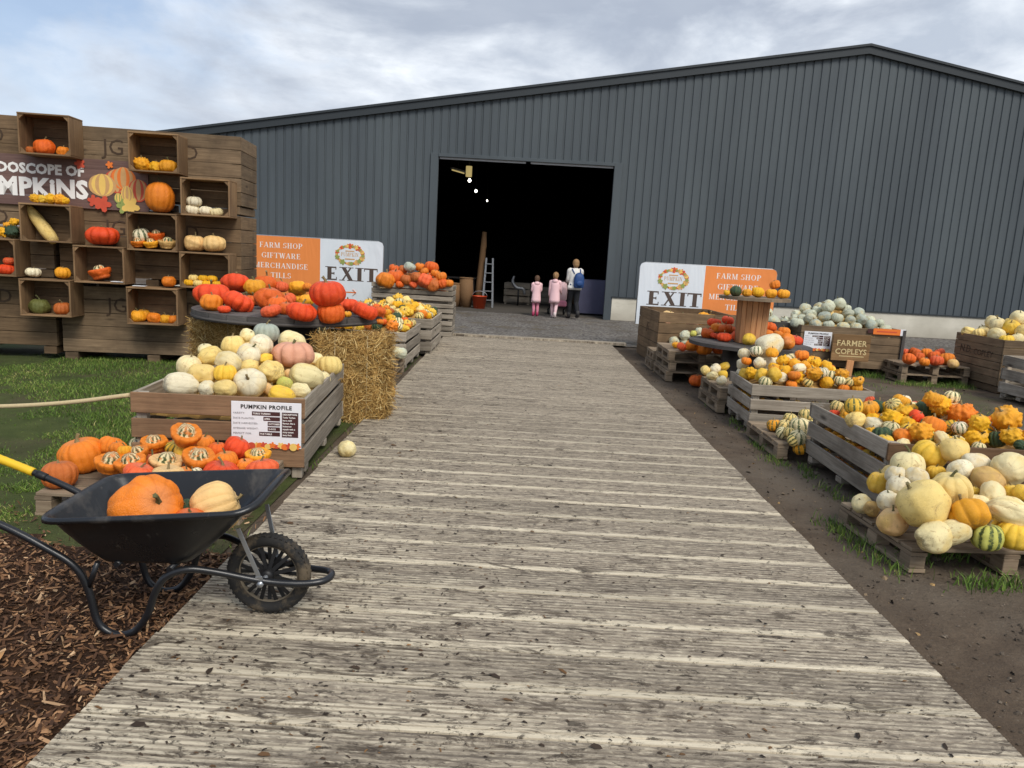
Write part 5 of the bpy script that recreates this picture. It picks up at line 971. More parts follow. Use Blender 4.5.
(13, 0, 0, -1.377, 14.401, 1.035, 0.091, 0.8, -0.01, 0.38, 'orange ribbed pumpkin on the crate stack beside the doorway, rightmost, lower tier', 0),
(13, 0, 17, -1.683, 14.407, 0.99, 0.153, 0.8, 0.34, 5.69, 'brownish orange ribbed pumpkin on the crate stack beside the doorway, rightmost, lower tier', 0),
(6, 4, 9, -1.516, 9.508, 0.315, 0.09, 0.78, 0.41, 5.36, 'grey green oval squash on the pallet stack behind the hay bale', 0),
(6, 3, 9, -1.612, 9.228, 0.33, 0.094, 0.92, -0.31, 0.99, 'grey green round squash on the pallet stack behind the hay bale, rightmost', 0),
(6, 3, 9, -1.558, 8.851, 0.287, 0.084, 0.92, -0.63, 3.74, 'grey green round squash on the pallet stack behind the hay bale, leftmost', 0),
(0, 4, 4, -1.302, 5.689, 0.056, 0.08, 0.78, 0.1, 0.4, 'small cream squash left alone on the boardwalk edge', 0),
(0, 3, 13, -1.405, 8.189, 0.057, 0.068, 0.92, 0.16, 3.55, 'amber squash on the ground behind the tall hay bale', 0),
(9, 0, 17, -6.175, 9.477, 2.59, 0.063, 0.8, 0.06, 6.17, 'brownish orange ribbed pumpkin in the top crate box over the banner', 0),
(9, 0, 1, -6.003, 9.497, 2.638, 0.126, 0.8, 0.05, 3.78, 'big deep orange ribbed pumpkin in the top crate box over the banner', 0),
(9, 0, 0, -5.785, 9.522, 2.602, 0.079, 0.8, -0.13, 3.86, 'orange ribbed pumpkin in the top crate box over the banner', 0),
(9, 8, 13, -4.863, 9.629, 2.507, 0.099, 0.9, -0.02, 2.61, 'amber bumpy gourd in the high box beside the banner end', 0),
(9, 8, 14, -4.699, 9.648, 2.485, 0.074, 0.9, 0.18, 3.48, 'golden yellow bumpy gourd in the high box beside the banner end', 0),
(9, 0, 13, -4.546, 9.666, 2.505, 0.11, 0.8, 0.09, 3.54, 'big amber ribbed pumpkin in the high box beside the banner end', 0),
(9, 2, 0, -4.647, 9.644, 2.118, 0.175, 1.12, -0.07, 5.72, 'big orange tall pumpkin standing on a shelf box at the banner end', 0),
(9, 10, 5, -4.261, 9.699, 1.985, 0.098, 0.68, -0.06, 4.46, 'ivory white mini pumpkin in the right hand box of white squashes, leftmost', 0),
(9, 10, 5, -4.092, 9.718, 1.981, 0.092, 0.68, 0.09, 3.05, 'ivory white mini pumpkin in the right hand box of white squashes, rightmost', 0),
(9, 10, 4, -3.967, 9.733, 1.975, 0.082, 0.68, -0.21, 2.62, 'cream mini pumpkin in the right hand box of white squashes', 0),
(9, 10, 5, -4.237, 9.701, 2.092, 0.101, 0.68, 0.03, 6.18, 'ivory white mini pumpkin in the right hand box of white squashes, second from left', 0),
(9, 5, 0, -4.919, 9.572, 1.519, 0.088, 0.8, 0.05, 0.24, 'orange turban squash in the box of small turban squashes', 0),
(9, 5, 13, -4.749, 9.592, 1.521, 0.091, 0.8, -0.14, 3.07, 'amber turban squash in the box of small turban squashes', 0),
(9, 5, 11, -4.562, 9.634, 1.534, 0.108, 0.8, 0.04, 2.06, 'tan turban squash in the box of small turban squashes', 0),
(9, 6, 5, -4.911, 9.654, 1.627, 0.111, 0.85, -0.17, 2.54, 'big ivory white green striped squash in the box of small turban squashes', 0),
(9, 5, 1, -4.727, 9.675, 1.627, 0.098, 0.8, 0.04, 4.76, 'deep orange turban squash in the box of small turban squashes', 0),
(9, 8, 14, -6.101, 9.415, 2.011, 0.057, 0.9, 0.05, 0.59, 'small golden yellow bumpy gourd in a row on top of the marrow box, leftmost', 0),
(9, 8, 6, -6.012, 9.426, 2.008, 0.054, 0.9, -0.1, 4.52, 'small yellow bumpy gourd in a row on top of the marrow box', 0),
(9, 8, 14, -5.916, 9.437, 2.016, 0.064, 0.9, 0.18, 4.32, 'golden yellow bumpy gourd in a row on top of the marrow box', 0),
(9, 8, 13, -5.821, 9.448, 2.019, 0.067, 0.9, 0.06, 6.16, 'amber bumpy gourd in a row on top of the marrow box', 0),
(9, 8, 14, -5.755, 9.455, 2.003, 0.048, 0.9, 0.03, 2.84, 'small golden yellow bumpy gourd in a row on top of the marrow box, rightmost', 0),
(9, 1, 2, -5.352, 9.542, 1.596, 0.194, 0.62, 0.0, 5.58, 'big red squat pumpkin on a shelf box below the banner', 0),
(9, 0, 10, -4.238, 9.701, 1.567, 0.125, 0.8, 0.13, 1.41, 'big peach ribbed pumpkin paired on the shelf under the white squashes, leftmost', 0),
(9, 0, 10, -4.001, 9.729, 1.574, 0.148, 0.72, -0.08, 0.99, 'big peach ribbed pumpkin paired on the shelf under the white squashes, rightmost', 0),
(9, 8, 14, -6.51, 9.408, 1.572, 0.07, 0.9, -0.05, 4.89, 'golden yellow bumpy gourd on top of the box of red squashes', 0),
(9, 8, 12, -6.428, 9.418, 1.583, 0.083, 0.9, 0.16, 3.84, 'dark green bumpy gourd on top of the box of red squashes', 0),
(9, 8, 14, -6.422, 9.469, 1.706, 0.051, 0.9, 0.1, 3.08, 'small golden yellow bumpy gourd on top of the box of red squashes', 0),
(9, 8, 13, -6.497, 9.46, 1.656, 0.051, 0.9, -0.25, 1.18, 'small amber bumpy gourd on top of the box of red squashes', 0),
(9, 1, 2, -6.528, 9.436, 1.107, 0.11, 0.62, 0.08, 2.03, 'big red squat pumpkin in the box at the left edge', 0),
(9, 1, 3, -6.492, 9.441, 1.218, 0.077, 0.62, 0.01, 0.63, 'coral red squat pumpkin in the box at the left edge', 0),
(9, 10, 5, -6.218, 9.472, 1.089, 0.088, 0.68, 0.07, 2.56, 'ivory white mini pumpkin on the shelf under the marrow', 0),
(9, 0, 13, -5.863, 9.513, 1.101, 0.091, 0.8, 0.07, 1.07, 'amber ribbed pumpkin on the shelf under the marrow', 0),
(9, 5, 1, -5.376, 9.519, 1.116, 0.137, 0.8, -0.2, 1.46, 'big deep orange turban squash alone in the box below the red pumpkin', 0),
(9, 0, 0, -4.558, 9.634, 1.06, 0.089, 0.8, -0.02, 0.46, 'orange ribbed pumpkin alone on the shelf below the turban squashes', 0),
(9, 10, 14, -4.308, 9.643, 1.055, 0.066, 0.68, -0.1, 5.97, 'golden yellow mini pumpkin in the box of tiny stripy pumpkins, leftmost', 0),
(9, 10, 7, -4.188, 9.657, 1.055, 0.066, 0.68, 0.02, 4.38, 'pale yellow mini pumpkin in the box of tiny stripy pumpkins, rightmost', 0),
(9, 10, 14, -4.071, 9.67, 1.055, 0.066, 0.68, 0.02, 1.81, 'golden yellow mini pumpkin in the box of tiny stripy pumpkins, third from left', 0),
(9, 10, 14, -3.947, 9.685, 1.055, 0.066, 0.68, 0.01, 0.48, 'golden yellow mini pumpkin in the box of tiny stripy pumpkins, rightmost', 0),
(9, 10, 7, -4.266, 9.698, 1.12, 0.066, 0.68, -0.06, 2.93, 'pale yellow mini pumpkin in the box of tiny stripy pumpkins, leftmost', 0),
(9, 10, 14, -4.145, 9.712, 1.12, 0.066, 0.68, -0.06, 3.62, 'golden yellow mini pumpkin in the box of tiny stripy pumpkins, second from left', 0),
(9, 10, 14, -4.031, 9.725, 1.12, 0.067, 0.68, -0.09, 6.23, 'golden yellow mini pumpkin in the box of tiny stripy pumpkins, fourth from left', 0),
(9, 0, 13, -4.954, 9.588, 0.587, 0.099, 0.8, -0.01, 2.49, 'amber ribbed pumpkin in the low box of amber pumpkins, leftmost', 0),
(9, 0, 0, -4.756, 9.611, 0.578, 0.086, 0.8, 0.17, 3.2, 'orange ribbed pumpkin in the low box of amber pumpkins, leftmost', 0),
(9, 0, 13, -4.61, 9.628, 0.568, 0.073, 0.8, 0.03, 1.96, 'amber ribbed pumpkin in the low box of amber pumpkins, rightmost', 0),
(9, 0, 0, -4.509, 9.64, 0.568, 0.073, 0.8, 0.09, 5.7, 'orange ribbed pumpkin in the low box of amber pumpkins, rightmost', 0),
(9, 0, 13, -4.928, 9.692, 0.606, 0.084, 0.8, -0.1, 3.76, 'amber ribbed pumpkin in the low box of amber pumpkins, second from left', 0),
(9, 0, 18, -6.162, 9.479, 0.656, 0.124, 0.8, 0.06, 0.59, 'big mottled green ribbed pumpkin in the lowest box at the left', 0),
(9, 0, 17, -5.887, 9.51, 0.642, 0.105, 0.8, 0.05, 6.02, 'brownish orange ribbed pumpkin in the lowest box at the left', 0),
(9, 12, 7, -6.106, 9.505, 1.693, 0.075, 1.0, 0.04, 5.98, 'long pale yellow marrow leaning in a wall box under the banner', -0.62)]
# ------------------------------------------------------------------ camera, light, sky
cam = bpy.data.cameras.new('camera'); co = bpy.data.objects.new('camera', cam); COLL.objects.link(co)
cam.sensor_width = 36; cam.lens = 740 / 1024 * 36; cam.clip_end = 2000; cam.clip_start = .05
_p, _y, _r = R(9.91554), R(-.21082), .056
Fv = Vector((math.sin(_y) * math.cos(_p), math.cos(_y) * math.cos(_p), -math.sin(_p))); Rv = Vector((math.cos(_y), -math.sin(_y), 0)); Uv = Rv.cross(Fv)
R2 = math.cos(_r) * Rv + math.sin(_r) * Uv; U2 = -math.sin(_r) * Rv + math.cos(_r) * Uv
co.matrix_world = Matrix((R2, U2, -Fv)).transposed().to_4x4(); co.location = (0, 0, 1.65)
scn.camera = co

SUN_EL, SUN_AZ = R(47), R(152)          # azimuth clockwise from +Y
sd = Vector((math.sin(SUN_AZ) * math.cos(SUN_EL), math.cos(SUN_AZ) * math.cos(SUN_EL), math.sin(SUN_EL)))
sl = bpy.data.lights.new('sun', 'SUN'); sl.energy = 2.7; sl.angle = R(25); sl.color = (1., .95, .87)
so = bpy.data.objects.new('sun', sl); COLL.objects.link(so); so.location = (10, -10, 30); so.rotation_euler = sd.to_track_quat('Z', 'Y').to_euler()

w = bpy.data.worlds.new('World'); scn.world = w; w.use_nodes = True
wt = w.node_tree; wt.nodes.clear()
class WT(NT):
    def __init__(s): s.t = wt
W_ = WT()
sky = W_.n('TexSky', dict(sky_type='NISHITA', sun_disc=False, sun_elevation=SUN_EL, sun_rotation=SUN_AZ, air_density=1., dust_density=1.5))
dirv = W_.coord('Generated'); sp = W_.n('SeparateXYZ', None, Vector=dirv)
zz = W_.math('MAXIMUM', W_.math('ADD', sp.outputs[2], .30), .04)
uvw = W_.n('CombineXYZ', None, X=W_.math('DIVIDE', sp.outputs[0], zz), Y=W_.math('DIVIDE', sp.outputs[1], zz), Z=.7)
q3 = W_.mul(dirv, (1., 1., 2.3)); big = W_.noise(q3, 2.5, 9, .58, .35); med = W_.noise(q3, 6., 8, .56, .3); lowf = W_.noise(q3, 1.5, 4, .5)
blue = W_.mix(1., sky.outputs[0], (.1, .1, .1, 1), 'MULTIPLY')
blue = W_.mix(.6, blue, lin((146, 164, 190)))
cov = W_.math('ADD', W_.math('MULTIPLY', big, .7), W_.math('MULTIPLY', lowf, .5))
cov = W_.math('ADD', cov, W_.ramp(sp.outputs[0], -.55, .45, -.06, .10))
cl = W_.mix(W_.ramp(med, .34, .64), lin((160, 169, 182)), lin((210, 215, 221)))
cl = W_.mix(W_.ramp(big, .46, .60, 0, .85), cl, lin((142, 151, 166)))
colr = W_.mix(W_.ramp(cov, .50, .64, .12, 1.), blue, cl)
# haze low down
colr = W_.mix(W_.ramp(sp.outputs[2], .0, .22, .5, 0.), colr, lin((198, 204, 212)))
bg = wt.nodes.new('ShaderNodeBackground'); W_.put(bg.inputs['Color'], colr); bg.inputs['Strength'].default_value = 1.56
ow = wt.nodes.new('ShaderNodeOutputWorld'); wt.links.new(bg.outputs[0], ow.inputs[0])
scn.view_settings.view_transform = 'Standard'; scn.view_settings.look = 'None'; scn.view_settings.exposure = 0
scn.cycles.max_bounces = 6; scn.cycles.use_denoising = True

# ------------------------------------------------------------------ ground
GZ = -.05
def gz(x, y):
    e = min(1., max(0., min(abs(x - .21) - 1.75, 99) / .5)) if -2 < y < 14.6 else 1.
    a = noise.noise((x * .9, y * .9, 3.)) * .02 + noise.noise((x * 3.1, y * 3.1, 9.)) * .010
    far = 1. if (abs(x) < 12 and -3 < y < 21) else 0.
    return GZ - .012 + a * e * far * .7
def graded(a0, a1, fine0, fine1, df, steps=(.5, 1, 2, 5, 10, 30, 60)):
    v = [fine0 + df * i for i in range(int((fine1 - fine0) / df) + 1)]
    d = df
    while v[-1] < a1: d *= 1.5; v.append(v[-1] + d)
    d = df
    while v[0] > a0: d *= 1.5; v.insert(0, v[0] - d)
    return v
xs = graded(-400, 400, -9, 9, .16); ys = graded(-300, 500, -1.5, 15.5, .16)
m = MB(); m.v = [(x, y, gz(x, y)) for y in ys for x in xs]; nx = len(xs)
for j in range(len(ys) - 1):
    for i in range(nx - 1): m.face((j * nx + i, j * nx + i + 1, (j + 1) * nx + i + 1, (j + 1) * nx + i), .5, None, 0, True)
m.build('ground', M['ground'], kind='structure')

def patch(name, mat, x0, x1, y0, y1, lift, step=.14, inside=None, amp=.02):
    """thin sheet lying on the ground with an uneven edge"""
    m = MB(); nx, ny = int((x1 - x0) / step) + 1, int((y1 - y0) / step) + 1
    for j in range(ny):
        for i in range(nx):
            x, y = x0 + (x1 - x0) * i / (nx - 1), y0 + (y1 - y0) * j / (ny - 1)
            m.v.append((x, y, gz(x, y) + lift + noise.noise((x * 4, y * 4, 1.)) * amp))
    for j in range(ny - 1):
        for i in range(nx - 1):
            x, y = x0 + (x1 - x0) * (i + .5) / (nx - 1), y0 + (y1 - y0) * (j + .5) / (ny - 1)
            if inside is None or inside(x, y): m.face((j * nx + i, j * nx + i + 1, (j + 1) * nx + i + 1, (j + 1) * nx + i), .5, None, 0, True)
    return m.build(name, mat, kind='structure')
edge = lambda x, y: noise.noise((x * 1.1, y * 1.1, 5.)) * .3
chip_in = lambda x, y: y < 3.75 + edge(x, y) + max(0, -x - 2.2) * .35
grass_in = lambda x, y: y > 3.5 + edge(x, y) + max(0, -x - 2.2) * .3 and x < -1.62
patch('lawn', M['turf'], -14, -1.55, 3., 16.5, .012, .2, grass_in, .008)
patch('woodchip_bed', M['chipbed'], -6.5, -1.47, -1.2, 5., .02, .12, chip_in, .012)
patch('gravel_yard', M['gravel'], -16, 16, 14.75, 21.9, .016, .25, lambda x, y: y > 15 + edge(x, y) * 1.6 or abs(x) < 2.4, .006)

# wood chips as loose flakes
m = MB()
for i in range(38000):
    y = rnd.uniform(1.2, 4.4); x = -1.47 - abs(rnd.random() ** 1.15) * (2.9 + (y - 1.2) * .35)
    if not chip_in(x, y) and rnd.random() < .93: continue
    L = rnd.uniform(.006, .019) * (1 if rnd.random() < .88 else 2.3); w_ = min(.006, L * rnd.uniform(.12, .42))
    e = Euler((rnd.gauss(0, .4), rnd.gauss(0, .4), rnd.uniform(0, 6.3))).to_matrix(); c = Vector((x, y, gz(x, y) + .024 + rnd.random() ** 2 * .022))
    b = rnd.uniform(-.2, .3) * w_
    m.poly([c + e @ Vector(p) for p in ((-L, -w_, 0), (0, -w_ * 1.1, b), (0, w_, b), (-L * .9, w_ * .8, 0))], None)
    m.poly([c + e @ Vector(p) for p in ((0, -w_ * 1.1, b), (L, -w_ * .7, 0), (L * .95, w_ * .6, 0), (0, w_, b))], m.t[-1])
m.build('wood_chips', M['chips'], kind='stuff')

# grass blades: lawn on the far left and tufts around pallets and boxes
def blades(name, spots):
    m = MB()
    for x, y, hgt in spots:
        a = rnd.uniform(0, 6.28); L = hgt * rnd.uniform(.5, 1.2); wd = rnd.uniform(.0022, .0045); ln = rnd.uniform(.2, .9) * L; b = rnd.uniform(0, 6.28)
        dx, dy = math.cos(a) * wd, math.sin(a) * wd; ex, ey = math.cos(b) * ln, math.sin(b) * ln; z = gz(x, y) - .004
        tt = min(1, max(0, rnd.gauss(.5, .22) + noise.noise((x * 1.3, y * 1.3, 8.)) * .35))
        m.poly([(x - dx, y - dy, z), (x + dx, y + dy, z), (x + ex * .35 + dx * .8, y + ey * .35 + dy * .8, z + L * .62), (x + ex * .35 - dx * .8, y + ey * .35 - dy * .8, z + L * .62)], tt)
        m.poly([(x + ex * .35 - dx * .8, y + ey * .35 - dy * .8, z + L * .62), (x + ex * .35 + dx * .8, y + ey * .35 + dy * .8, z + L * .62), (x + ex, y + ey, z + L * .95)], tt)
    return m.build(name, M['grass'], kind='stuff')
sp_ = []
while len(sp_) < 80000:
    y = 3.4 + 6.6 * rnd.random() ** 1.25; x = rnd.uniform(-1.65 - .75 * y, -1.62)
    if not grass_in(x, y) or x < -9: continue
    d = noise.noise((x * .8, y * .8, 2.)) + .5 * noise.noise((x * 2.6, y * 2.6, 4.))
    if y < 5.2 and x > -3.0: d -= .3
    if y < 4.6: d -= .25
    if d < -.2 and rnd.random() < .9: continue
    sp_.append((x, y, .045 + .03 * d))
blades('grass', sp_)
sp_ = []
def tuft(x0, y0, x1, y1, n, hh, sx=.05, sy=.05):
    for i in range(int(n * .75)):
        k = rnd.random(); j = math.floor(k * 9) / 9 + rnd.gauss(0, .035)
        if noise.noise((j * 9, x0 * 3.1, y0)) < .02: continue
        sp_.append((x0 + (x1 - x0) * j + rnd.gauss(0, sx), y0 + (y1 - y0) * j + rnd.gauss(0, sy), hh * rnd.uniform(.35, 1.1)))
tuft(2.28, 4.1, 2.2, 5.0, 900, .09); tuft(2.35, 4.02, 3.5, 3.95, 1500, .10, .08, .06); tuft(2.55, 5.1, 2.55, 6.5, 900, .07)
tuft(2.4, 6.3, 2.45, 7.3, 600, .07); tuft(2.45, 7.6, 2.5, 9.1, 700, .07); tuft(2.5, 4.3, 3.4, 4.6, 700, .09)
tuft(4.8, 12.55, 6.6, 12.5, 2200, .11, .1, .1); tuft(6.2, 11.8, 7.3, 11.8, 1500, .09, .1, .1); tuft(7.2, 12.4, 7.3, 11.2, 1600, .11, .06, .1); tuft(7.2, 10.0, 8.5, 10.0, 1200, .1, .1, .1)
tuft(-1.46, 3.9, -1.5, 7.0, 700, .05, .06, .05); tuft(-1.48, 7.2, -1.5, 13, 500, .05); tuft(-2.9, 4.1, -2.9, 5.0, 700, .07)
for i in range(5000):
    x, y = rnd.uniform(3.6, 8), rnd.uniform(6.5, 12.3)
    if noise.noise((x * 1.2, y * 1.2, 6.)) > .12: sp_.append((x, y, .04))
blades('grass_tufts', sp_)

# ------------------------------------------------------------------ boardwalk
m = MB(); att = []
x0, x1 = -1.45, 1.87; P0 = -1.6; pitch = .28; nb = 58
def strip(xa, xb, ya, za, yb, zb, tone, tint, va, vb):
    m.poly([(xa, ya, za), (xb, ya, za), (xb, yb, zb), (xa, yb, zb)], tint, [(xa, va), (xb, va), (xb, vb), (xa, vb)]); att.append(tone)
for b in range(nb):
    y = P0 + b * pitch; tint = rnd.random(); dz = rnd.uniform(-.002, .002); xa, xb = x0 + rnd.uniform(-.006, .01), x1 + rnd.uniform(-.01, .006)
    pale = rnd.choice((1., 1., .8, .6))
    prof = [(0, -.03, .0), (.004, dz, .15), (.004 + rnd.uniform(.020, .034), dz + .0006, pale)]
    py = prof[-1][0]; g = (pitch - .006 - py) / 9
    for k in range(9):
        gd = rnd.uniform(.0012, .0042)
        prof += [(py + g * (k + .06), dz - gd, .0), (py + g * (k + .30), dz - gd, .0), (py + g * (k + .42), dz, .3), (py + g * (k + 1) - .0005, dz, .5)]
    prof += [(pitch - .004, dz - .002, .5), (pitch - .001, -.03, 0.)]
    for (ya, za, ta), (yb, zb, tb) in zip(prof, prof[1:]):
        strip(xa, xb, y + ya, za, y + yb, zb, tb if abs(za - zb) < .001 else min(ta, tb), tint, ya / pitch, yb / pitch)
    for xe, s_ in ((xa, 1), (xb, -1)):
        q = [(xe, y, -.06), (xe, y + pitch - .001, -.06), (xe, y + pitch - .001, -.001 + dz), (xe, y, -.001 + dz)]
        m.poly(q[::-1] if s_ > 0 else q, tint); att.append(.3)
ye = P0 + nb * pitch
m.box((.3, ye + .12, .008), (3.75, .22, .05), tint=.7); att += [.5] * 6
for xx in (-1.42, 1.84):
    m.box((xx, (P0 + ye) / 2, -.075), (.06, ye - P0, .06), tint=.1); att += [.1] * 6
bw = m.build('boardwalk', M['deck'], kind='structure')
a_ = bw.data.attributes.new('tone', 'FLOAT', 'FACE'); a_.data.foreach_set('value', att)

# dark bits of leaf and bark trodden onto the boards
m = MB()
for i in range(3300):
    y = 1.3 + 11 * rnd.random() ** 2.2; x = rnd.uniform(-1.42, 1.84)
    if rnd.random() < .5: x = -1.42 + abs(rnd.gauss(0, .9))
    if x > 1.84: continue
    L = rnd.uniform(.004, .013) * (2.2 if rnd.random() < .05 else 1); w_ = L * rnd.uniform(.25, .6)
    e = Euler((rnd.gauss(0, .15), rnd.gauss(0, .15), rnd.gauss(0, .6))).to_matrix(); c = Vector((x, y, .0045))
    m.poly([c + e @ Vector(p) for p in ((-L, -w_ * .5, 0), (-L * .2, -w_, .002), (L, -w_ * .3, 0), (L * .6, w_, 0), (-L * .4, w_ * .8, .003))])
m.build('leaf_litter', M['litter'], kind='stuff')
def dead_leaf(x, y, z, L, rz, label):
    m = MB(); n = 7
    for i in range(n):
        a, b = i / n, (i + 1) / n
        wf = lambda t: L * .28 * math.sin(math.pi * min(1, t * .96 + .02)) ** .8
        zf = lambda t, s: .012 * math.sin(t * 4) + .3 * abs(s) * wf(t) * .8
        for s in (-1, 1):
            q = [(a * L, 0, zf(a, 0)), (b * L, 0, zf(b, 0)), (b * L, s * wf(b), zf(b, s)), (a * L, s * wf(a), zf(a, s))]
            m.poly(q if s > 0 else q[::-1], .5, None, 0, True)
    o = m.build('dead_leaf', M['leaf']); o.location = (x, y, z); o.rotation_euler = (0, 0, rz); tag(o, label, 'leaf')
m = MB()
for i in range(1700):
    x = rnd.choice((rnd.uniform(1.95, 2.7), rnd.uniform(1.9, 8.5))); y = 2 + 11 * rnd.random() ** 1.5
    L = rnd.uniform(.004, .016) * (2 if rnd.random() < .06 else 1); e = Euler((rnd.gauss(0, .5), rnd.gauss(0, .5), rnd.uniform(0, 6.3))).to_matrix(); c = Vector((x, y, gz(x, y) + .003)); tt = rnd.random()
    P_ = [Vector((L * rnd.uniform(.7, 1.2) * math.cos(a), L * rnd.uniform(.4, 1.) * math.sin(a), 0)) for a in (0, 1.3, 2.5, 3.8, 5.)]; top = Vector((0, 0, L * .5))
    for k in range(5): m.poly([c + e @ P_[k], c + e @ P_[(k + 1) % 5], c + e @ top], tt)
m.build('trodden_debris', M['pebble'], kind='stuff')
dead_leaf(-1.93, 2.34, -.005, .13, .5, 'big pale curled dead leaf lying on the wood chips')
dead_leaf(-1.93, 2.6, -.005, .09, 2.2, 'small orange tan dead leaf on wood chips near the barrow leg')

# ------------------------------------------------------------------ barn
WY = 21.3
barn = empty('barn', (0, WY, 0), label='large dark grey metal barn with a wide open doorway', cat='barn')
RX, RZ, SL, SR, XL, XR, DEP = 9.0, 7.61, .1695, .18, -10.6, 27.6, 34.
roofz = lambda x: RZ - (RX - x) * SL if x < RX else RZ - (x - RX) * SR
DL, DR, DT, CB = -2.46, 2.42, 4.2, .62
m = MB(); p = .2276; x = XL
def sheet(xa, xb, ya, yb):
    """one vertical strip of the profile, cut round the doorway"""
    segs = []
    mid = (xa + xb) / 2
    if DL - .22 < mid < DR + .22: segs.append((DT + .09, None))
    else: segs.append((CB, None))
    for z0, _ in segs:
        m.poly([(xa, ya, z0), (xb, yb, z0), (xb, yb, roofz(xb) - .04), (xa, ya, roofz(xa) - .04)], .5)
k = 0
while x < XR:
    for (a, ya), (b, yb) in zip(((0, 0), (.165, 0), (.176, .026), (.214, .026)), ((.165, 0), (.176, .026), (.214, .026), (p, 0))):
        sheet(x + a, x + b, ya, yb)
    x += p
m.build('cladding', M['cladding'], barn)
m = MB()
for s, xe in ((-1, XL - .25), (1, XR + .25)):
    a, b = Vector((RX, 0, RZ)), Vector((xe, 0, roofz(xe)))
    m2 = MB(); d = (b - a)
    for z0, z1, y0, y1 in ((-.13, .06, -.10, -.03), (.06, .12, -.14, .05)):
        q = [(a.x, y0, a.z + z0), (b.x, y0, b.z + z0), (b.x, y0, b.z + z1), (a.x, y0, a.z + z1)]
        q2 = [(a.x, y0, a.z + z1), (b.x, y0, b.z + z1), (b.x, y1, b.z + z1), (a.x, y1, a.z + z1)]
        q3 = [(a.x, y0, a.z + z0), (a.x, y1, a.z + z0), (b.x, y1, b.z + z0), (b.x, y0, b.z + z0)]
        for qq in (q, q2, q3): m2.poly(qq if s > 0 else qq[::-1], .5)
    m2.build('verge_trim', M['trim'], barn)
    m3 = MB()
    q = [(RX, -.1, RZ + .05), (xe, -.1, roofz(xe) + .05), (xe, DEP, roofz(xe) + .05), (RX, DEP, RZ + .05)]
    m3.poly(q if s > 0 else q[::-1]); q = [(v[0], v[1] + .1, v[2] - .09) for v in q]; m3.poly(q[::-1] if s > 0 else q)
    m3.build('roof', M['inner_dark'], barn)
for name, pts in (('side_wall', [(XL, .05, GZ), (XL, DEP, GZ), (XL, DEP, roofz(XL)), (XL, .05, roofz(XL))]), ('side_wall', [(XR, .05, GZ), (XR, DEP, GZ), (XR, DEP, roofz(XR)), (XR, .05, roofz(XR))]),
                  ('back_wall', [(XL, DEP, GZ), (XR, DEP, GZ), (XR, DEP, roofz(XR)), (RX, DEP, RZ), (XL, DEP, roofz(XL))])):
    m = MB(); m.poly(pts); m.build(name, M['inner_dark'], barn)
# inside lining so that no light comes through behind the sheets
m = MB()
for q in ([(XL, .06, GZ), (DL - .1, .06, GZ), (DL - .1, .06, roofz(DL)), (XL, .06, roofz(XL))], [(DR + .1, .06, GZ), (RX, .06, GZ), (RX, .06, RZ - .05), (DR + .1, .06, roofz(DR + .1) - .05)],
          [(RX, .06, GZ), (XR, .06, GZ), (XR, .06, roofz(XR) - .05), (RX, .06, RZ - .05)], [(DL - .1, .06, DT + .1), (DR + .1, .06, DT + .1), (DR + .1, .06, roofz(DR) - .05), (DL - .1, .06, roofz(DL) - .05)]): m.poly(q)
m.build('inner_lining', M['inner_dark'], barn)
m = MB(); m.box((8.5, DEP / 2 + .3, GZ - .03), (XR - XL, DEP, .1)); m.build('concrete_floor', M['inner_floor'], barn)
for xa, xb in ((XL, DL - .2), (DR + .2, XR)):
    m = MB(); m.box(((xa + xb) / 2, .02, (CB - .02 + GZ) / 2), (xb - xa, .16, CB - .02 - GZ)); m.build('concrete_plinth', M['concrete'], barn, bevel=.01)
    m = MB(); m.box(((xa + xb) / 2, -.045, CB - .004), (xb - xa, .10, .035)); m.build('drip_trim', M['trim'], barn)
for xx in (DL - .11, DR + .11):
    m = MB(); m.box((xx, .0, (DT + .1 + GZ) / 2), (.22, .12, DT + .1 - GZ)); m.build('door_jamb', M['cladding'], barn, bevel=.006)
m = MB(); m.box(((DL + DR) / 2, -.005, DT + .05), (DR - DL, .16, .09)); m.build('door_head', M['cladding'], barn, bevel=.006)
for xa, xb in ((DL + .02, -.04), (.10, DR - .02)):
    m = MB(); m.box(((xa + xb) / 2, .05, DT - .02), (xb - xa, .05, .05)); m.build('door_track', M['track'], barn)
# lamps and things just inside
def pendant(x, y, z, s, mat, label):
    o = empty('pendant_lamp', (x, y, z), label=label, cat='lamp')
    m = MB(); m.lathe([(.0, -.10 * s), (.045 * s, -.085 * s), (.06 * s, -.04 * s), (.04 * s, .01 * s), (.02 * s, .03 * s)], 12); m.build('bulb', mat, o)
    m = MB(); m.lathe([(.03 * s, .02 * s), (.035 * s, .10 * s), (.0, .12 * s)], 10); m.tube([(0, 0, .1 * s), (0, 0, roofz(x) - z - .12)], .008, 6); m.build('cord', M['hub'], o)
pendant(-1.72, 23.2, 3.82, .8, M['bulb'], 'brighter lit bulb hanging inside the barn doorway')
pendant(-1.66, 25.5, 3.70, .75, M['bulb'], 'smaller lit bulb hanging deeper inside the barn')
o = empty('lantern_lamp', (-1.69, 22.4, 3.98), label='dim yellowish cylinder lantern hanging high inside the doorway', cat='lamp')
m = MB(); m.lathe([(.0, -.16), (.09, -.16), (.09, .14), (.0, .14)], 14); m.build('shade', M['shade'], o)
m = MB(); m.tube([(0, 0, .14), (0, 0, roofz(-1.66) - 4.0)], .01, 6); m.build('cord', M['hub'], o)
pendant(-1.42, 28.5, 3.6, .5, M['bulb'], 'tiny lit bulb farthest back in the barn')
o = empty('strip_light', (-2.05, 22.9, 4.02), R(70), label='dim strip light fitting at the upper left inside the barn doorway', cat='lamp')
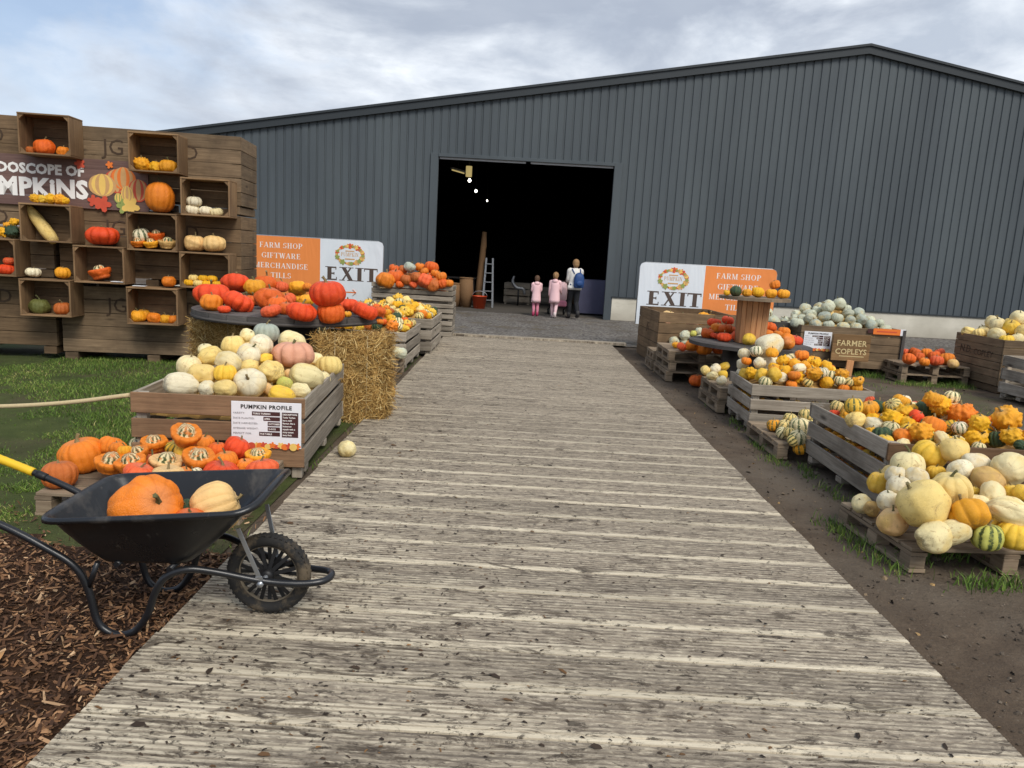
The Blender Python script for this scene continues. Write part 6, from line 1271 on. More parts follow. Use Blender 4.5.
m = MB(); m.box((0, 0, .03), (.9, .09, .05)); m.build('casing', M['steel'], o)
m = MB(); m.tube([(-.42, 0, -.02), (.42, 0, -.02)], .018, 8); m.build('tube', M['shade'], o); m = MB(); m.tube([(0, 0, .05), (0, 0, roofz(-2.05) - 4.2)], .008, 6); m.build('cord', M['hub'], o)
# ------------------------------------------------------------------ wall of boxes on the left
RA = R(6.6); RO = Vector((-3.74, 9.93, 0))
def rack_pt(u, v, z): return RO + Vector((math.cos(RA) * u + math.sin(RA) * v, math.sin(RA) * u - math.cos(RA) * v, z))
def big_box(name, W, D, H, mats, nplanks=5, feet=True, gap=.004, post=.09, left_open=False):
    """solid-sided farm bulk box: origin at its front right bottom corner; -x to the left, +y back"""
    o = empty(name); wd = mats; th = .028; f0 = .11 if feet else .0; ph = (H - f0) / nplanks
    def side(nm, a, b, nrm):
        m = MB(); a, b = Vector(a), Vector(b); d = b - a; L = d.length; rot = Matrix((d.normalized(), nrm, Vector((0, 0, 1)))).transposed()
        for k in range(nplanks):
            zc_ = f0 + ph * (k + .5); cut = None
            m.box((a + b) / 2 + Vector((0, 0, zc_)) + Vector(nrm) * rnd.uniform(-.002, .002), (L - .004, th, ph - gap - rnd.uniform(0, .006)), rot, axis=0, jit=.0015)
        return m.build(nm, wd, o, bevel=.003)
    side('side_panel', (-W, th / 2, 0), (0, th / 2, 0), Vector((0, -1, 0))); side('side_panel', (-th / 2, th + .002, 0), (-th / 2, D, 0), Vector((1, 0, 0)))
    side('side_panel', (-W + th / 2, D, 0), (-W + th / 2, th + .002, 0), Vector((-1, 0, 0))); side('side_panel', (0, D + th / 2 + .002, 0), (-W, D + th / 2 + .002, 0), Vector((0, 1, 0)))
    for x_, y_ in ((-W + .08, .08), (-.08, .08), (-W + .08, D - .06), (-.08, D - .06)):
        m = MB(); m.box((x_, y_, H / 2 + f0 * .2), (post, post, H - .04 - f0 * .4)); m.build('corner_post', wd, o)
    m = MB(); m.box((-W / 2, D / 2, f0 + .02), (W - .08, D - .08, .025)); m.build('floor_board', wd, o)
    if feet:
        for x_ in (-W + .1, -W / 2, -.1):
            m = MB(); m.box((x_, D / 2, f0 / 2 - .004), (.16, D - .01, f0 - .012), jit=.002); m.build('foot', wd, o, bevel=.004)
    return o
WORDS = []
BOXW, BOXD, BOXH = 2.28, .86, .99
n_ = 0
desc = {(0, 0): 'lowest right', (0, 1): 'middle right', (0, 2): 'topmost right', (1, 0): 'lowest left', (1, 1): 'middle left', (1, 2): 'topmost left'}
for st_ in range(2):
    for lv in range(3):
        b = big_box('bulk_box', BOXW if st_ == 0 else 2.3, BOXD, BOXH, M['box_wood' if (lv + st_) % 2 else 'old_box_wood'])
        b.location = rack_pt(-st_ * 2.345 + (.0, .012, .02)[lv], rnd.uniform(-.004, .004), GZ + lv * 1.008 + .065 * st_); b.rotation_euler = (0, 0, RA)
        tag(b, f'big brown wooden farm box, {desc[(st_, lv)]} in the stacked wall of boxes', 'box', 'stacked farm boxes in the display wall')
        text('stencil_lettering', 'JG', .27, M['stencil'], b, (-1.57, -.004, .66), (R(90), 0, 0), ext=.001)
        text('stencil_lettering', 'D', .25, M['stencil'], b, (-.62, -.004, .66), (R(90), 0, 0), ext=.001)
def shelf_box(W, H, D=.36):
    o = empty('shelf_box'); th = .02
    for nm, c, d in (('bottom_board', (W / 2, -D / 2, th / 2), (W, D, th)), ('top_board', (W / 2, -D / 2, H - th / 2), (W, D, th)), ('end_board', (th / 2, -D / 2, H / 2), (th, D - .004, H - 2 * th - .002)), ('end_board', (W - th / 2, -D / 2, H / 2), (th, D - .004, H - 2 * th - .002))):
        m = MB(); m.box(c, d, axis=1 if 'x' in nm else None, jit=.001); m.build(nm, M['shelf_wood'], o, bevel=.003)
    m = MB()
    for k in range(4):
        h_ = (H - 2 * th) / 4; m.box((W / 2, -.016, th + h_ * (k + .5)), (W - 2 * th - .004, .014, h_ - .006))
    m.build('slat_back', M['box_wood'], o)
    for x_, z_ in ((th + .022, .0), (W - th - .022, .0)):
        for zz_ in (th + .002, H - th - .002):
            m = MB()
            s_ = 1 if zz_ < H / 2 else -1; xs_ = 1 if x_ < W / 2 else -1; xe = th + .001 if xs_ > 0 else W - th - .001
            q = [(xe, -D + .01, zz_), (xe + xs_ * .055, -D + .01, zz_), (xe, -D + .01, zz_ + s_ * .055)]; q2 = [(a, b + .03, c) for a, b, c in q]
            m.poly(q if xs_ * s_ > 0 else q[::-1]); m.poly([q[1], q2[1], q2[2], q[2]])
            m.build('corner_block', M['shelf_wood'], o)
    return o
for u0, u1, z0, z1, lb in ((-2.51, -1.91, 2.53, 3.02, 'topmost open shelf box above the pumpkin banner'), (-1.24, -.64, 2.41, 2.89, 'high open shelf box at the banner end holding three gourds'), (-.63, -.03, 1.91, 2.38, 'open shelf box holding four white squashes'),
                           (-1.29, -.68, 1.44, 1.92, 'open shelf box packed with small turban squashes'), (-2.55, -1.94, 1.48, 1.95, 'open shelf box with a long yellow marrow leaning in it'), (-1.94, -1.33, 1.0, 1.47, 'open shelf box with one turban squash, under the red pumpkin'),
                           (-.66, -.04, 1.0, 1.46, 'open shelf box with a double row of tiny pumpkins'), (-1.32, -.69, .5, .98, 'lowest open shelf box holding amber pumpkins'), (-2.6, -1.99, .55, 1.02, 'lowest open shelf box holding two mottled dark pumpkins'), (-3.22, -2.62, 1.03, 1.5, 'open shelf box with red squashes at the left edge')):
    b = shelf_box(u1 - u0, z1 - z0 - .004); b.location = rack_pt(u0, .005, z0); b.rotation_euler = (0, 0, RA); tag(b, lb, 'box', 'open shelf boxes on the display wall')
for u, z, lb in ((-1.42, 1.025, 'small white price card at the edge of the turban squash shelf'), (-1.16, .985, 'small white price card lying on the shelf by the lone orange pumpkin')):
    m = MB(); m.box((0, -.3, .008), (.15, .09, .006)); o = m.build('price_card', M['card']); o.location = rack_pt(u, .03, z); o.rotation_euler = (0, 0, RA); tag(o, lb, 'card')

# printed banner on the wall of boxes
bn = empty('pumpkin_banner', rack_pt(-4.55, .022, 1.93), RA, label='brown banner with white lettering and painted pumpkins across the box wall', cat='banner')
m = MB(); BW, BH = 3.42, .62
for k in range(5): m.box((BW / 2, 0, BH / 5 * (k + .5)), (BW, .02, BH / 5 - .002), axis=0)
m.build('printed_panel', M['board_print'], bn)
text('lettering', 'KALEIDOSCOPE OF', .165, M['ink_white'], bn, (2.64, -.014, .40), (R(90), 0, 0), 'RIGHT', .008, .001, 1.03)
text('lettering', 'PUMPKiNS', .305, M['ink_white'], bn, (2.68, -.014, .125), (R(90), 0, 0), 'RIGHT', .014, .001, 1.05)
def disc(m, x, z, rx, rz, y, n=20, wob=0., seed=0):
    m.poly([(x + rx * math.cos(a) * (1 + wob * math.sin(5 * a + seed)), y, z + rz * math.sin(a) * (1 + wob * math.sin(5 * a + seed))) for a in [2 * math.pi * i / n for i in range(n)]])
def leafshape(m, x, z, r, a0, y, n=20):
    m.poly([(x + r * (.55 + .45 * abs(math.cos(2.5 * a))) * math.cos(a + a0), y, z + r * (.55 + .45 * abs(math.cos(2.5 * a))) * math.sin(a + a0)) for a in [2 * math.pi * i / n for i in range(n)]])
art = (('ink_red', 2.98, .36, .16, .15, 0), ('ink_orange', 3.06, .40, .15, .14, 1), ('ink_tan', 2.80, .30, .17, .14, 2), ('ink_red', 3.24, .26, .13, .14, 3), ('ink_yellow', 3.10, .20, .075, .11, 4), ('ink_green', 2.99, .15, .05, .06, 5))
for mt, x_, z_, a_, b_, k in art:
    x_ += .06
    m = MB(); disc(m, x_, z_, a_, b_, -.0125 - .0016 * k, 24, .02, k); o = m.build('painted_pumpkin', M[mt], bn)
    m = MB()
    for j, q in enumerate((.78, .52, .24)): disc(m, x_, z_ + .01, a_ * q, b_ * .96, -.0127 - .0016 * k - .0004 * j, 20)
    for j in range(3): m.mi[j] = (1, 0, 1)[j]
    m.build('painted_rib', [M[mt], M['ink_tan' if mt in ('ink_red', 'ink_orange') else 'ink_yellow' if mt != 'ink_yellow' else 'ink_tan']], bn)
for mt, x_, z_, r_ in (('ink_red', 2.86, .07, .11), ('ink_red', 2.75, .10, .08), ('ink_yellow', 3.2, .06, .12), ('ink_green', 3.12, .05, .10), ('ink_orange', 2.96, .56, .05), ('ink_red', 2.6, .55, .07)):
    m = MB(); leafshape(m, x_, z_, r_, x_ * 7, -.0235 - r_ * .01); m.build('painted_leaf', M[mt], bn)
# ------------------------------------------------------------------ crates, pallets, boxes
def slat_crate(W, D, H, wood_side, wood_front, nsl=3, gap=.035, foot=.09):
    """open slatted crate, origin at front left bottom corner, y to the back"""
    o = empty('slatted_crate'); th = .022; hz = H - foot; sh = (hz - gap * (nsl - 1)) / nsl
    def side(nm, a, b, nrm, mat, off=0.):
        m = MB(); a, b = Vector(a), Vector(b); d = b - a; rot = Matrix((d.normalized(), nrm, Vector((0, 0, 1)))).transposed()
        for k in range(nsl):
            z_ = foot + sh / 2 + k * (sh + gap)
            m.box((a + b) / 2 + Vector((0, 0, z_)) + Vector(nrm) * rnd.uniform(-.003, .003), (d.length, th, sh - rnd.uniform(0, .008)), rot @ Euler((0, rnd.gauss(0, .004), 0)).to_matrix(), axis=0, jit=.003)
        return m.build(nm, mat, o, bevel=.004)
    side('side_panel', (0, 0, 0), (W, 0, 0), Vector((0, 1, 0)) * -1, wood_front)
    side('side_panel', (W, D, 0), (0, D, 0), Vector((0, 1, 0)), wood_side)
    side('side_panel', (th / 2, D - th, 0), (th / 2, th, 0), Vector((-1, 0, 0)), wood_side)
    side('side_panel', (W - th / 2, th, 0), (W - th / 2, D - th, 0), Vector((1, 0, 0)), wood_side)
    for x_, y_ in ((.06, .055), (W - .06, .055), (.06, D - .055), (W - .06, D - .055)):
        m = MB(); m.box((x_, y_, H / 2 - .002), (.07, .07, H - .012), jit=.003); m.build('corner_post', wood_side, o, bevel=.004)
    m = MB()
    for k in range(3): m.box((W / 2, .12 + (D - .24) * k / 2, foot - .03), (W - .01, .1, .05), jit=.002)
    m.build('base_board', wood_side, o, bevel=.004)
    m = MB(); m.box((W / 2, D / 2, foot + .012), (W - .06, D - .06, .018)); m.build('floor_board', wood_side, o)
    return o
def straw_bed(parent, x0, x1, y0, y1, fn):
    """packing straw the squashes lie on, in the parent's coordinates given in world metres"""
    inv = (Matrix.Translation(parent.location) @ Euler(parent.rotation_euler).to_matrix().to_4x4()).inverted(); m = MB(); n = 14
    for j in range(n + 1):
        for i in range(n + 1):
            x, y = x0 + (x1 - x0) * i / n, y0 + (y1 - y0) * j / n
            m.v.append(tuple(inv @ Vector((x, y, fn(x, y) - .012 + rnd.uniform(-.01, .006)))))
    for j in range(n):
        for i in range(n): m.face((j * (n + 1) + i, j * (n + 1) + i + 1, (j + 1) * (n + 1) + i + 1, (j + 1) * (n + 1) + i), None, None, 0, False)
    return m.build('packing_straw', M['straw'], parent)
def mound(x0, x1, y0, y1, zr, hh):
    mx, my = (x0 + x1) / 2, (y0 + y1) / 2
    return lambda x, y: zr + hh * max(0, 1 - max(abs(x - mx) / ((x1 - x0) / 2), abs(y - my) / ((y1 - y0) / 2)))
def pallet(W, D, mat=None, nd=6, H=.145):
    """wooden pallet, origin front left bottom: deck boards run along x"""
    mat = mat or M['pallet_wood']; o = empty('pallet'); bt = .022; bw_ = D / nd
    m = MB()
    for k in range(nd): m.box((W / 2, bw_ * (k + .5), H - bt / 2), (W - rnd.uniform(0, .012), bw_ - .018 - rnd.uniform(0, .01), bt), Euler((0, 0, rnd.gauss(0, .003))).to_matrix(), axis=0, jit=.002)
    m.build('deck_boards', mat, o, bevel=.003)
    for x_ in (.05, W / 2, W - .05):
        m = MB(); m.box((x_, D / 2, H - bt * 1.5 - .002), (.1, D - .01, bt), axis=1, jit=.001); m.build('stringer', mat, o)
        for y_ in (.06, D / 2, D - .06):
            m = MB(); m.box((x_, y_, (H - 2 * bt) / 2 + bt * .35), (.095, .11, H - 3 * bt - .006), jit=.002, axis=1); m.build('block', mat, o, bevel=.003)
        m = MB(); m.box((x_, D / 2, bt / 2), (.1, D - .005, bt), axis=1, jit=.001); m.build('base_board', mat, o)
    return o
def place(o, x, y, z, rz, label, cat, group=None):
    o.location = (x, y, z); o.rotation_euler = (0, 0, rz); return tag(o, label, cat, group)
G_CR = 'slatted crates of squashes'; G_PA = 'wooden pallets under the squashes'; G_BX = 'solid farm boxes of squashes'
c = slat_crate(1.21, 1.72, .60, M['grey_wood'], M['brown_wood']); place(c, -2.70, 5.09, GZ, R(4.3), 'slatted crate of cream squashes with the white pumpkin chart on its front', 'crate', G_CR)
CRATE_L = c
def fL(x, y):
    e = max(abs(x + 2.12) / .62, abs(y - 6.2) / .95); return .36 + .40 * max(0, 1 - e) ** .9 * (1.15 if y > 6 else 1)
straw_bed(c, -2.68, -1.6, 5.25, 6.75, fL)
c = slat_crate(1.26, .92, .51, M['grey_wood'], M['grey_wood']); place(c, 2.47, 7.62, GZ, R(-1.5), 'weathered grey slatted crate of mixed gourds in front of the wooden reel', 'crate', G_CR)
straw_bed(c, 2.54, 3.66, 7.68, 8.48, mound(2.5, 3.72, 7.62, 8.54, .36, .24))
c = slat_crate(1.42, 1.42, .55, M['grey_wood'], M['brown_wood']); place(c, 2.645, 5.08, GZ, 0, 'slatted crate of gourds behind the pallet of cream squashes', 'crate', G_CR)
straw_bed(c, 2.72, 4.0, 5.14, 6.44, mound(2.66, 4.0, 5.15, 6.5, .38, .2))
c = slat_crate(1.12, 1.48, .55, M['grey_wood'], M['grey_wood']); place(c, -2.66, 10.22, GZ, 0, 'first grey slatted crate of small gourds past the round table', 'crate', G_CR)
straw_bed(c, -2.6, -1.6, 10.3, 11.6, mound(-2.9, -1.5, 10.1, 12.0, .36, .42))
c = slat_crate(1.12, 1.5, .61, M['grey_wood'], M['grey_wood']); place(c, -2.5, 11.82, GZ, 0, 'second grey slatted crate of gourds, next to the tall crate stack', 'crate', G_CR)
straw_bed(c, -2.44, -1.44, 11.9, 13.2, mound(-2.7, -1.3, 11.7, 13.6, .43, .3))
for k, lb in enumerate(('lowest', 'middle', 'topmost')):
    c = slat_crate(1.58, .66, .342, M['grey_wood'], M['grey_wood'], 3, .02, .05); place(c, -2.87 + (0, .012, -.006)[k], 14.41, GZ + .343 * k, R((0, .6, -.5)[k]), f'{lb} crate of the grey stack by the barn doorway, orange pumpkins on top', 'crate', G_CR)
straw_bed(c, -2.8, -1.36, 14.5, 14.98, lambda x, y: .86)
c = slat_crate(1.25, .9, .64, M['grey_wood'], M['grey_wood']); place(c, 7.2, 10.05, GZ, 0, 'pale grey slatted crate at the right edge before the big end box', 'crate', G_CR)
straw_bed(c, 7.3, 8.35, 10.12, 10.88, lambda x, y: .25)

b = big_box('farm_box', 1.3, 1.5, .89, M['box_wood'], 5, False); place(b, 3.655, 12.52, GZ, R(3.4), 'tall plain plank box beside the boardwalk under the exit banner', 'box', G_BX)
straw_bed(b, 2.44, 3.5, 12.58, 13.85, lambda x, y: .55)
text('stencil_lettering', 'JG', .2, M['stencil'], b, (-1.304, .75, .52), (R(90), 0, R(-90)))
b = big_box('farm_box', 1.75, 1.32, .80, M['old_box_wood'], 5); place(b, 6.55, 12.6, GZ, R(.5), 'brown plank box heaped with grey green squashes behind the wooden name board', 'box', G_BX); BOX_G = b
straw_bed(b, 4.86, 6.46, 12.68, 13.84, mound(4.75, 6.5, 12.65, 13.9, .56, .52))
m = MB(); m.box((-.012, -.02, .44), (.05, .035, .72)); m.build('corner_strap', M['dark_wood'], b)
b = big_box('farm_box', 1.02, 1.2, .80, M['dark_wood'], 5); place(b, 4.74, 12.95, GZ, 0, 'dark plank box of grey squashes beside the brown one', 'box', G_BX)
straw_bed(b, 3.8, 4.68, 13.02, 14.1, lambda x, y: .6)
b = big_box('farm_box', 1.9, 1.26, .83, M['old_box_wood'], 6); place(b, 9.32, 11.3, GZ, R(-.6), 'big brown plank box of pale yellow squashes at the end of the row', 'box', G_BX)
straw_bed(b, 7.5, 9.25, 11.38, 12.46, mound(7.42, 9.0, 11.35, 12.6, .62, .5))
text('stencil_lettering', 'N.D.', .17, M['stencil'], b, (-1.904, .95, .53), (R(90), 0, R(-90))); text('stencil_lettering', 'COPLEY', .14, M['stencil'], b, (-1.904, .48, .52), (R(90), 0, R(-90)))

place(pallet(1.25, .84, nd=6), 2.36, 4.1, GZ, R(4.5), 'front pallet carrying the big heap of cream squashes', 'pallet', G_PA)
place(pallet(1.22, .94), -2.83, 4.2, GZ, R(1.5), 'pallet of orange turban squashes behind the wheelbarrow', 'pallet', G_PA)
place(pallet(1., .95), 2.42, 6.56, GZ, 0, 'low pallet of striped squashes between two slatted crates', 'pallet', G_PA)
for k in range(2): place(pallet(.84, .92), 2.39 + .015 * k, 8.57, GZ + .146 * k, 0, ('lower', 'upper')[k] + ' pallet under the pale squashes by the weathered crate', 'pallet', G_PA)
for k in range(3): place(pallet(1., 1.05), 2.2 + (0, .04, .01)[k], 10.71, GZ + .153 * k, R((0, 1, -.7)[k]), ('lowest', 'middle', 'topmost')[k] + ' of three stacked pallets carrying dark orange pumpkins', 'pallet', G_PA)
for k in range(2): place(pallet(1., .62, nd=4), 2.17 + .02 * k, 11.79, GZ + .158 * k, 0, ('lower', 'upper')[k] + ' pallet of grey green squashes against the tall plank box', 'pallet', G_PA)
for k in range(2): place(pallet(1.1, .95), 6.26, 11.95, GZ + .158 * k, R(.5 - k), ('lower', 'upper')[k] + ' pallet of orange pumpkins between the two big farm boxes', 'pallet', G_PA)
for k in range(2): place(pallet(.8, 1.3), -2.34 + .02 * k, 8.82, GZ + .148 * k, R(k * .8), ('lower', 'upper')[k] + ' dark pallet with grey squashes behind the tall hay bale', 'pallet', G_PA)

# ------------------------------------------------------------------ round table on hay bales
def bale(w_, d_, h_, n):
    o = empty('hay_bale'); m = MB(); k = 10
    for (ax, sgn) in ((0, -1), (0, 1), (1, -1), (1, 1), (2, 1)):
        for i in range(k):
            for j in range(k):
                q = []
                for a, b in ((i, j), (i + 1, j), (i + 1, j + 1), (i, j + 1)):
                    u, v = a / k * 2 - 1, b / k * 2 - 1
                    p = {0: (sgn, u, v), 1: (u, sgn, v), 2: (u, v, sgn)}[ax]
                    p = Vector((p[0] * w_ / 2, p[1] * d_ / 2, (p[2] + 1) * h_ / 2))
                    nz = noise.noise(p * 6 + Vector((n, 0, 0))) * .022
                    cen = Vector((0, 0, h_ / 2)); rd = sum(1 for a_ in (abs(p.x) > w_ * .45, abs(p.y) > d_ * .44, p.z > h_ * .96 or p.z < h_ * .04) if a_); q.append(p + (p - cen).normalized() * (nz - .010 - .016 * max(0, rd - 1)))
                m.poly(q, rnd.uniform(0, .35))
    for i in range(10000):
        f = rnd.random()
        if f < .42: p = Vector((rnd.uniform(-1, 1) * w_ / 2, -d_ / 2, rnd.random() * h_)); nr = Vector((0, -1, 0))
        elif f < .7: p = Vector((w_ / 2, rnd.uniform(-1, 1) * d_ / 2, rnd.random() * h_)); nr = Vector((1, 0, 0))
        elif f < .9: p = Vector((-w_ / 2, rnd.uniform(-1, 1) * d_ / 2, rnd.random() * h_)); nr = Vector((-1, 0, 0))
        else: p = Vector((rnd.uniform(-1, 1) * w_ / 2, rnd.uniform(-1, 1) * d_ / 2, h_)); nr = Vector((0, 0, 1))
        d = Vector((rnd.gauss(0, 1), rnd.gauss(0, 1), rnd.gauss(0, .8))); d -= nr * d.dot(nr) * .72; d.normalize()
        L = rnd.uniform(.03, .11); s_ = d.cross(nr).normalized() * rnd.uniform(.0014, .003); p = p + nr * rnd.uniform(-.014, .020)
        e = p + d * L + Vector((0, 0, -.15 * L))
        m.poly([p - s_, p + s_, e + s_, e - s_])
    m.build('straw', M['straw'], o)
    for x_ in (-.22, .22):
        m = MB(); t_ = [(x_ * w_, -d_ / 2 - .012, 0), (x_ * w_, -d_ / 2 - .014, h_ * .5), (x_ * w_, -d_ / 2 - .01, h_ + .005), (x_ * w_, d_ / 2 + .01, h_ + .005)]
        m.tube(t_, .003, 5); m.build('twine', M['rope'], o)
    return o
place(bale(.70, .52, .86, 1), -1.60, 7.28, GZ, R(4), 'tall hay bale under the round table beside the boardwalk', 'hay bale', 'hay bales under the round table')
place(bale(.56, .50, .86, 2), -3.03, 7.72, GZ, R(-6), 'hay bale under the far left side of the round table', 'hay bale', 'hay bales under the round table')
t_ = empty('round_table', (-2.42, 7.82, .862), 0, label='round dark wooden table top heaped with red pumpkins, resting on bales', cat='table')
m = MB(); r_ = .96; n = 9
for k in range(n):
    xa, xb = -r_ + 2 * r_ * k / n + .003, -r_ + 2 * r_ * (k + 1) / n - .003; tint = rnd.random()
    tp = [(x, s * math.sqrt(max(.0001, r_ * r_ - x * x))) for s in (-1,) for x in [xa + (xb - xa) * i / 6 for i in range(7)]] + [(x, math.sqrt(max(.0001, r_ * r_ - x * x))) for x in [xb + (xa - xb) * i / 6 for i in range(7)]]
    m.poly([(x, y, .082) for x, y in tp], tint, [(y, x) for x, y in tp]); m.poly([(x, y, .0) for x, y in tp[::-1]], tint, [(y, x) for x, y in tp[::-1]])
    for i in range(len(tp)):
        a, b_ = tp[i], tp[(i + 1) % len(tp)]; m.poly([(a[0], a[1], 0), (b_[0], b_[1], 0), (b_[0], b_[1], .082), (a[0], a[1], .082)], tint, [(i * .1, 0), (i * .1 + .1, 0), (i * .1 + .1, .082), (i * .1, .082)])
m.build('table_top', M['dark_wood'], t_)
m = MB(); m.lathe([(r_ + .003, .006), (r_ + .01, .008), (r_ + .01, .03), (r_ + .003, .032)], 64); m.build('rim_band', M['dark_wood'], t_)
m = MB(); m.lathe([(.0, -.90), (.28, -.90), (.28, -.01), (.0, -.01)], 20, tint=.1); m.build('drum', M['dark_wood'], t_)

# cable reel used as a two-level stand
rl = empty('display_reel', (3.14, 10.0, GZ), 0, label='two level stand made of wooden cable reels carrying red pumpkins', cat='display stand')
def disc_boards(r, z, th, mat, nm, n=7, rot=0.):
    m = MB(); ca, sa = math.cos(rot), math.sin(rot)
    for k in range(n):
        xa, xb = -r + 2 * r * k / n + .002, -r + 2 * r * (k + 1) / n - .002; tint = rnd.random()
        tp = [(x, -math.sqrt(max(.0001, r * r - x * x))) for x in [xa + (xb - xa) * i / 5 for i in range(6)]] + [(x, math.sqrt(max(.0001, r * r - x * x))) for x in [xb + (xa - xb) * i / 5 for i in range(6)]]
        tp = [(x * ca - y * sa, x * sa + y * ca) for x, y in tp]
        m.poly([(x, y, z + th) for x, y in tp], tint, [(x, y) for x, y in tp]); m.poly([(x, y, z) for x, y in tp[::-1]], tint, [(x, y) for x, y in tp[::-1]])
        for i in range(len(tp)):
            a, b_ = tp[i], tp[(i + 1) % len(tp)]; m.poly([(a[0], a[1], z), (b_[0], b_[1], z), (b_[0], b_[1], z + th), (a[0], a[1], z + th)], tint)
    return m.build(nm, mat, rl)
disc_boards(.80, .655, .045, M['dark_wood'], 'lower_disc', 8, .4); disc_boards(.46, 1.28, .04, M['pallet_wood'], 'upper_disc', 6, .9)
m = MB(); m.lathe([(.0, .0), (.34, .0), (.34, .655), (.0, .655)], 24, tint=.1); m.build('lower_drum', M['dark_wood'], rl)
m = MB()
for k in range(18):
    a = 2 * math.pi * k / 18; rot = Euler((0, 0, a)).to_matrix(); m.box(rot @ Vector((.195, 0, .99)), (.022, .066, .575), rot @ Euler((0, .03, 0)).to_matrix(), axis=2)
m.build('upper_drum', M['pine_wood'], rl, bevel=.002)

# ------------------------------------------------------------------ exit banners
def exit_banner(x, y, zb, mirror, label):
    W_b, H_b = 2.66, 1.20; o = empty('exit_banner', (x, y, zb), 0, label=label, cat='banner', group='exit banners either side of the doorway')
    wo = 1.39; rc = .09
    def panel(nm, xa, xb, mat, rl_, rr_):
        m = MB(); pts = [(xa, 0)]
        pts += [(xb, 0)]
        pts += [(xb - rc + rc * math.cos(a), H_b - rc + rc * math.sin(a)) for a in [R(i * 15) for i in range(7)]] if rr_ else [(xb, H_b)]
        pts += [(xa + rc + rc * math.cos(a), H_b - rc + rc * math.sin(a)) for a in [R(90 + i * 15) for i in range(7)]] if rl_ else [(xa, H_b)]
        m.poly([(a, 0, b) for a, b in pts], .5); m.poly([(a, .004, b) for a, b in pts[::-1]], .5); return m.build(nm, mat, o)
    ox = W_b - wo if mirror else 0; wx = 0 if mirror else wo
    panel('orange_panel', ox, ox + wo, M['van_orange'], not mirror, mirror); panel('white_panel', wx, wx + W_b - wo, M['van_white'], mirror, not mirror)
    cx = ox + (.66 if mirror else .60)
    for body, z_, wd in (('FARM SHOP', .97, .88), ('GIFTWARE', .765, .80), ('MERCHANDISE', .565, 1.10), ('TILLS', .37, .42)): serif_line('lettering', body, .105, M['ink_white'], o, cx, z_, 0, wd)
    serif_line('lettering', 'PUMPKIN', .105, M['ink_white'], o, cx - .24, .165, 0, .66); serif_line('lettering', 'S', .105, M['ink_white'], o, cx + .60, .165, 0, .07)
    ex = wx + (.73 if mirror else .66); serif_line('exit_lettering', 'EXIT', .27, M['ink_brown'], o, ex, .39, 0, 1.10, heavy=True, track=.10)
    m = MB(); k = 0
    lx = wx + (.66 if mirror else .60); lz = .91
    for col in ('ink_orange', 'ink_red', 'ink_yellow', 'ink_tan', 'ink_green'):
        m = MB()
        for i in range(9):
            a = 2 * math.pi * (i * 5 + k) / 45 + .1; rr = .05 + .02 * math.sin(i * 7 + k)
            x_, z_ = lx + .265 * math.cos(a), lz + .175 * math.sin(a)
            if i % 3: leafshape(m, x_, z_, rr * .9, a * 3, -.0022 - .0001 * i - .0012 * k)
            else: disc(m, x_, z_, rr * .65, rr * .55, -.0022 - .0001 * i - .0012 * k, 12)
        m.build('wreath_print', M[col], o); k += 1
    serif_line('logo_lettering', 'PUMPKIN', .075, M['ink_tan'], o, lx, lz - .03, 0, .36); m = MB(); m.box((lx, -.002, lz + .075), (.18, .002, .02)); m.box((lx, -.002, lz - .085), (.2, .002, .025)); m.build('logo_band', M['ink_tan'], o)
    s_ = -1 if mirror else 1; m = MB(); ax = wx + .64; az = .16
    m.box((ax, -.003, az), (.20, .003, .022)); m.bar((ax + s_ * .10, -.0052, az), (ax + s_ * .03, -.0052, az + .06), .003, .024, (0, 1, 0)); m.bar((ax + s_ * .10, -.0085, az), (ax + s_ * .03, -.0085, az - .06), .003, .024, (0, 1, 0)); m.build('arrow', M['ink_orange'], o)
    m = MB(); pts = [(.35, .04, -zb + GZ), (.35, .04, .02), (.0, .02, .03), (.0, .02, H_b - .1), (.03, .02, H_b - .03), (.1, .02, H_b), (W_b - .1, .02, H_b), (W_b - .03, .02, H_b - .03), (W_b, .02, H_b - .1), (W_b, .02, .03), (W_b - .35, .04, .02), (W_b - .35, .04, -zb + GZ)]
    m.tube(pts, .016, 8); m.tube([(0, .02, .02), (W_b, .02, .02)], .012, 8); m.build('frame', M['steel'], o)
    for x_ in (.35, W_b - .35):
        m = MB(); m.box((x_, .05, -zb + GZ + .035), (.22, .5, .07)); m.build('foot', M['hub'], o, bevel=.015)
    return o
exit_banner(-5.46, 15.12, .55, False, 'exit banner with its orange half at the left, behind the round table')
exit_banner(2.31, 14.6, .44, True, 'exit banner with its white half at the left, behind the tall plank box')

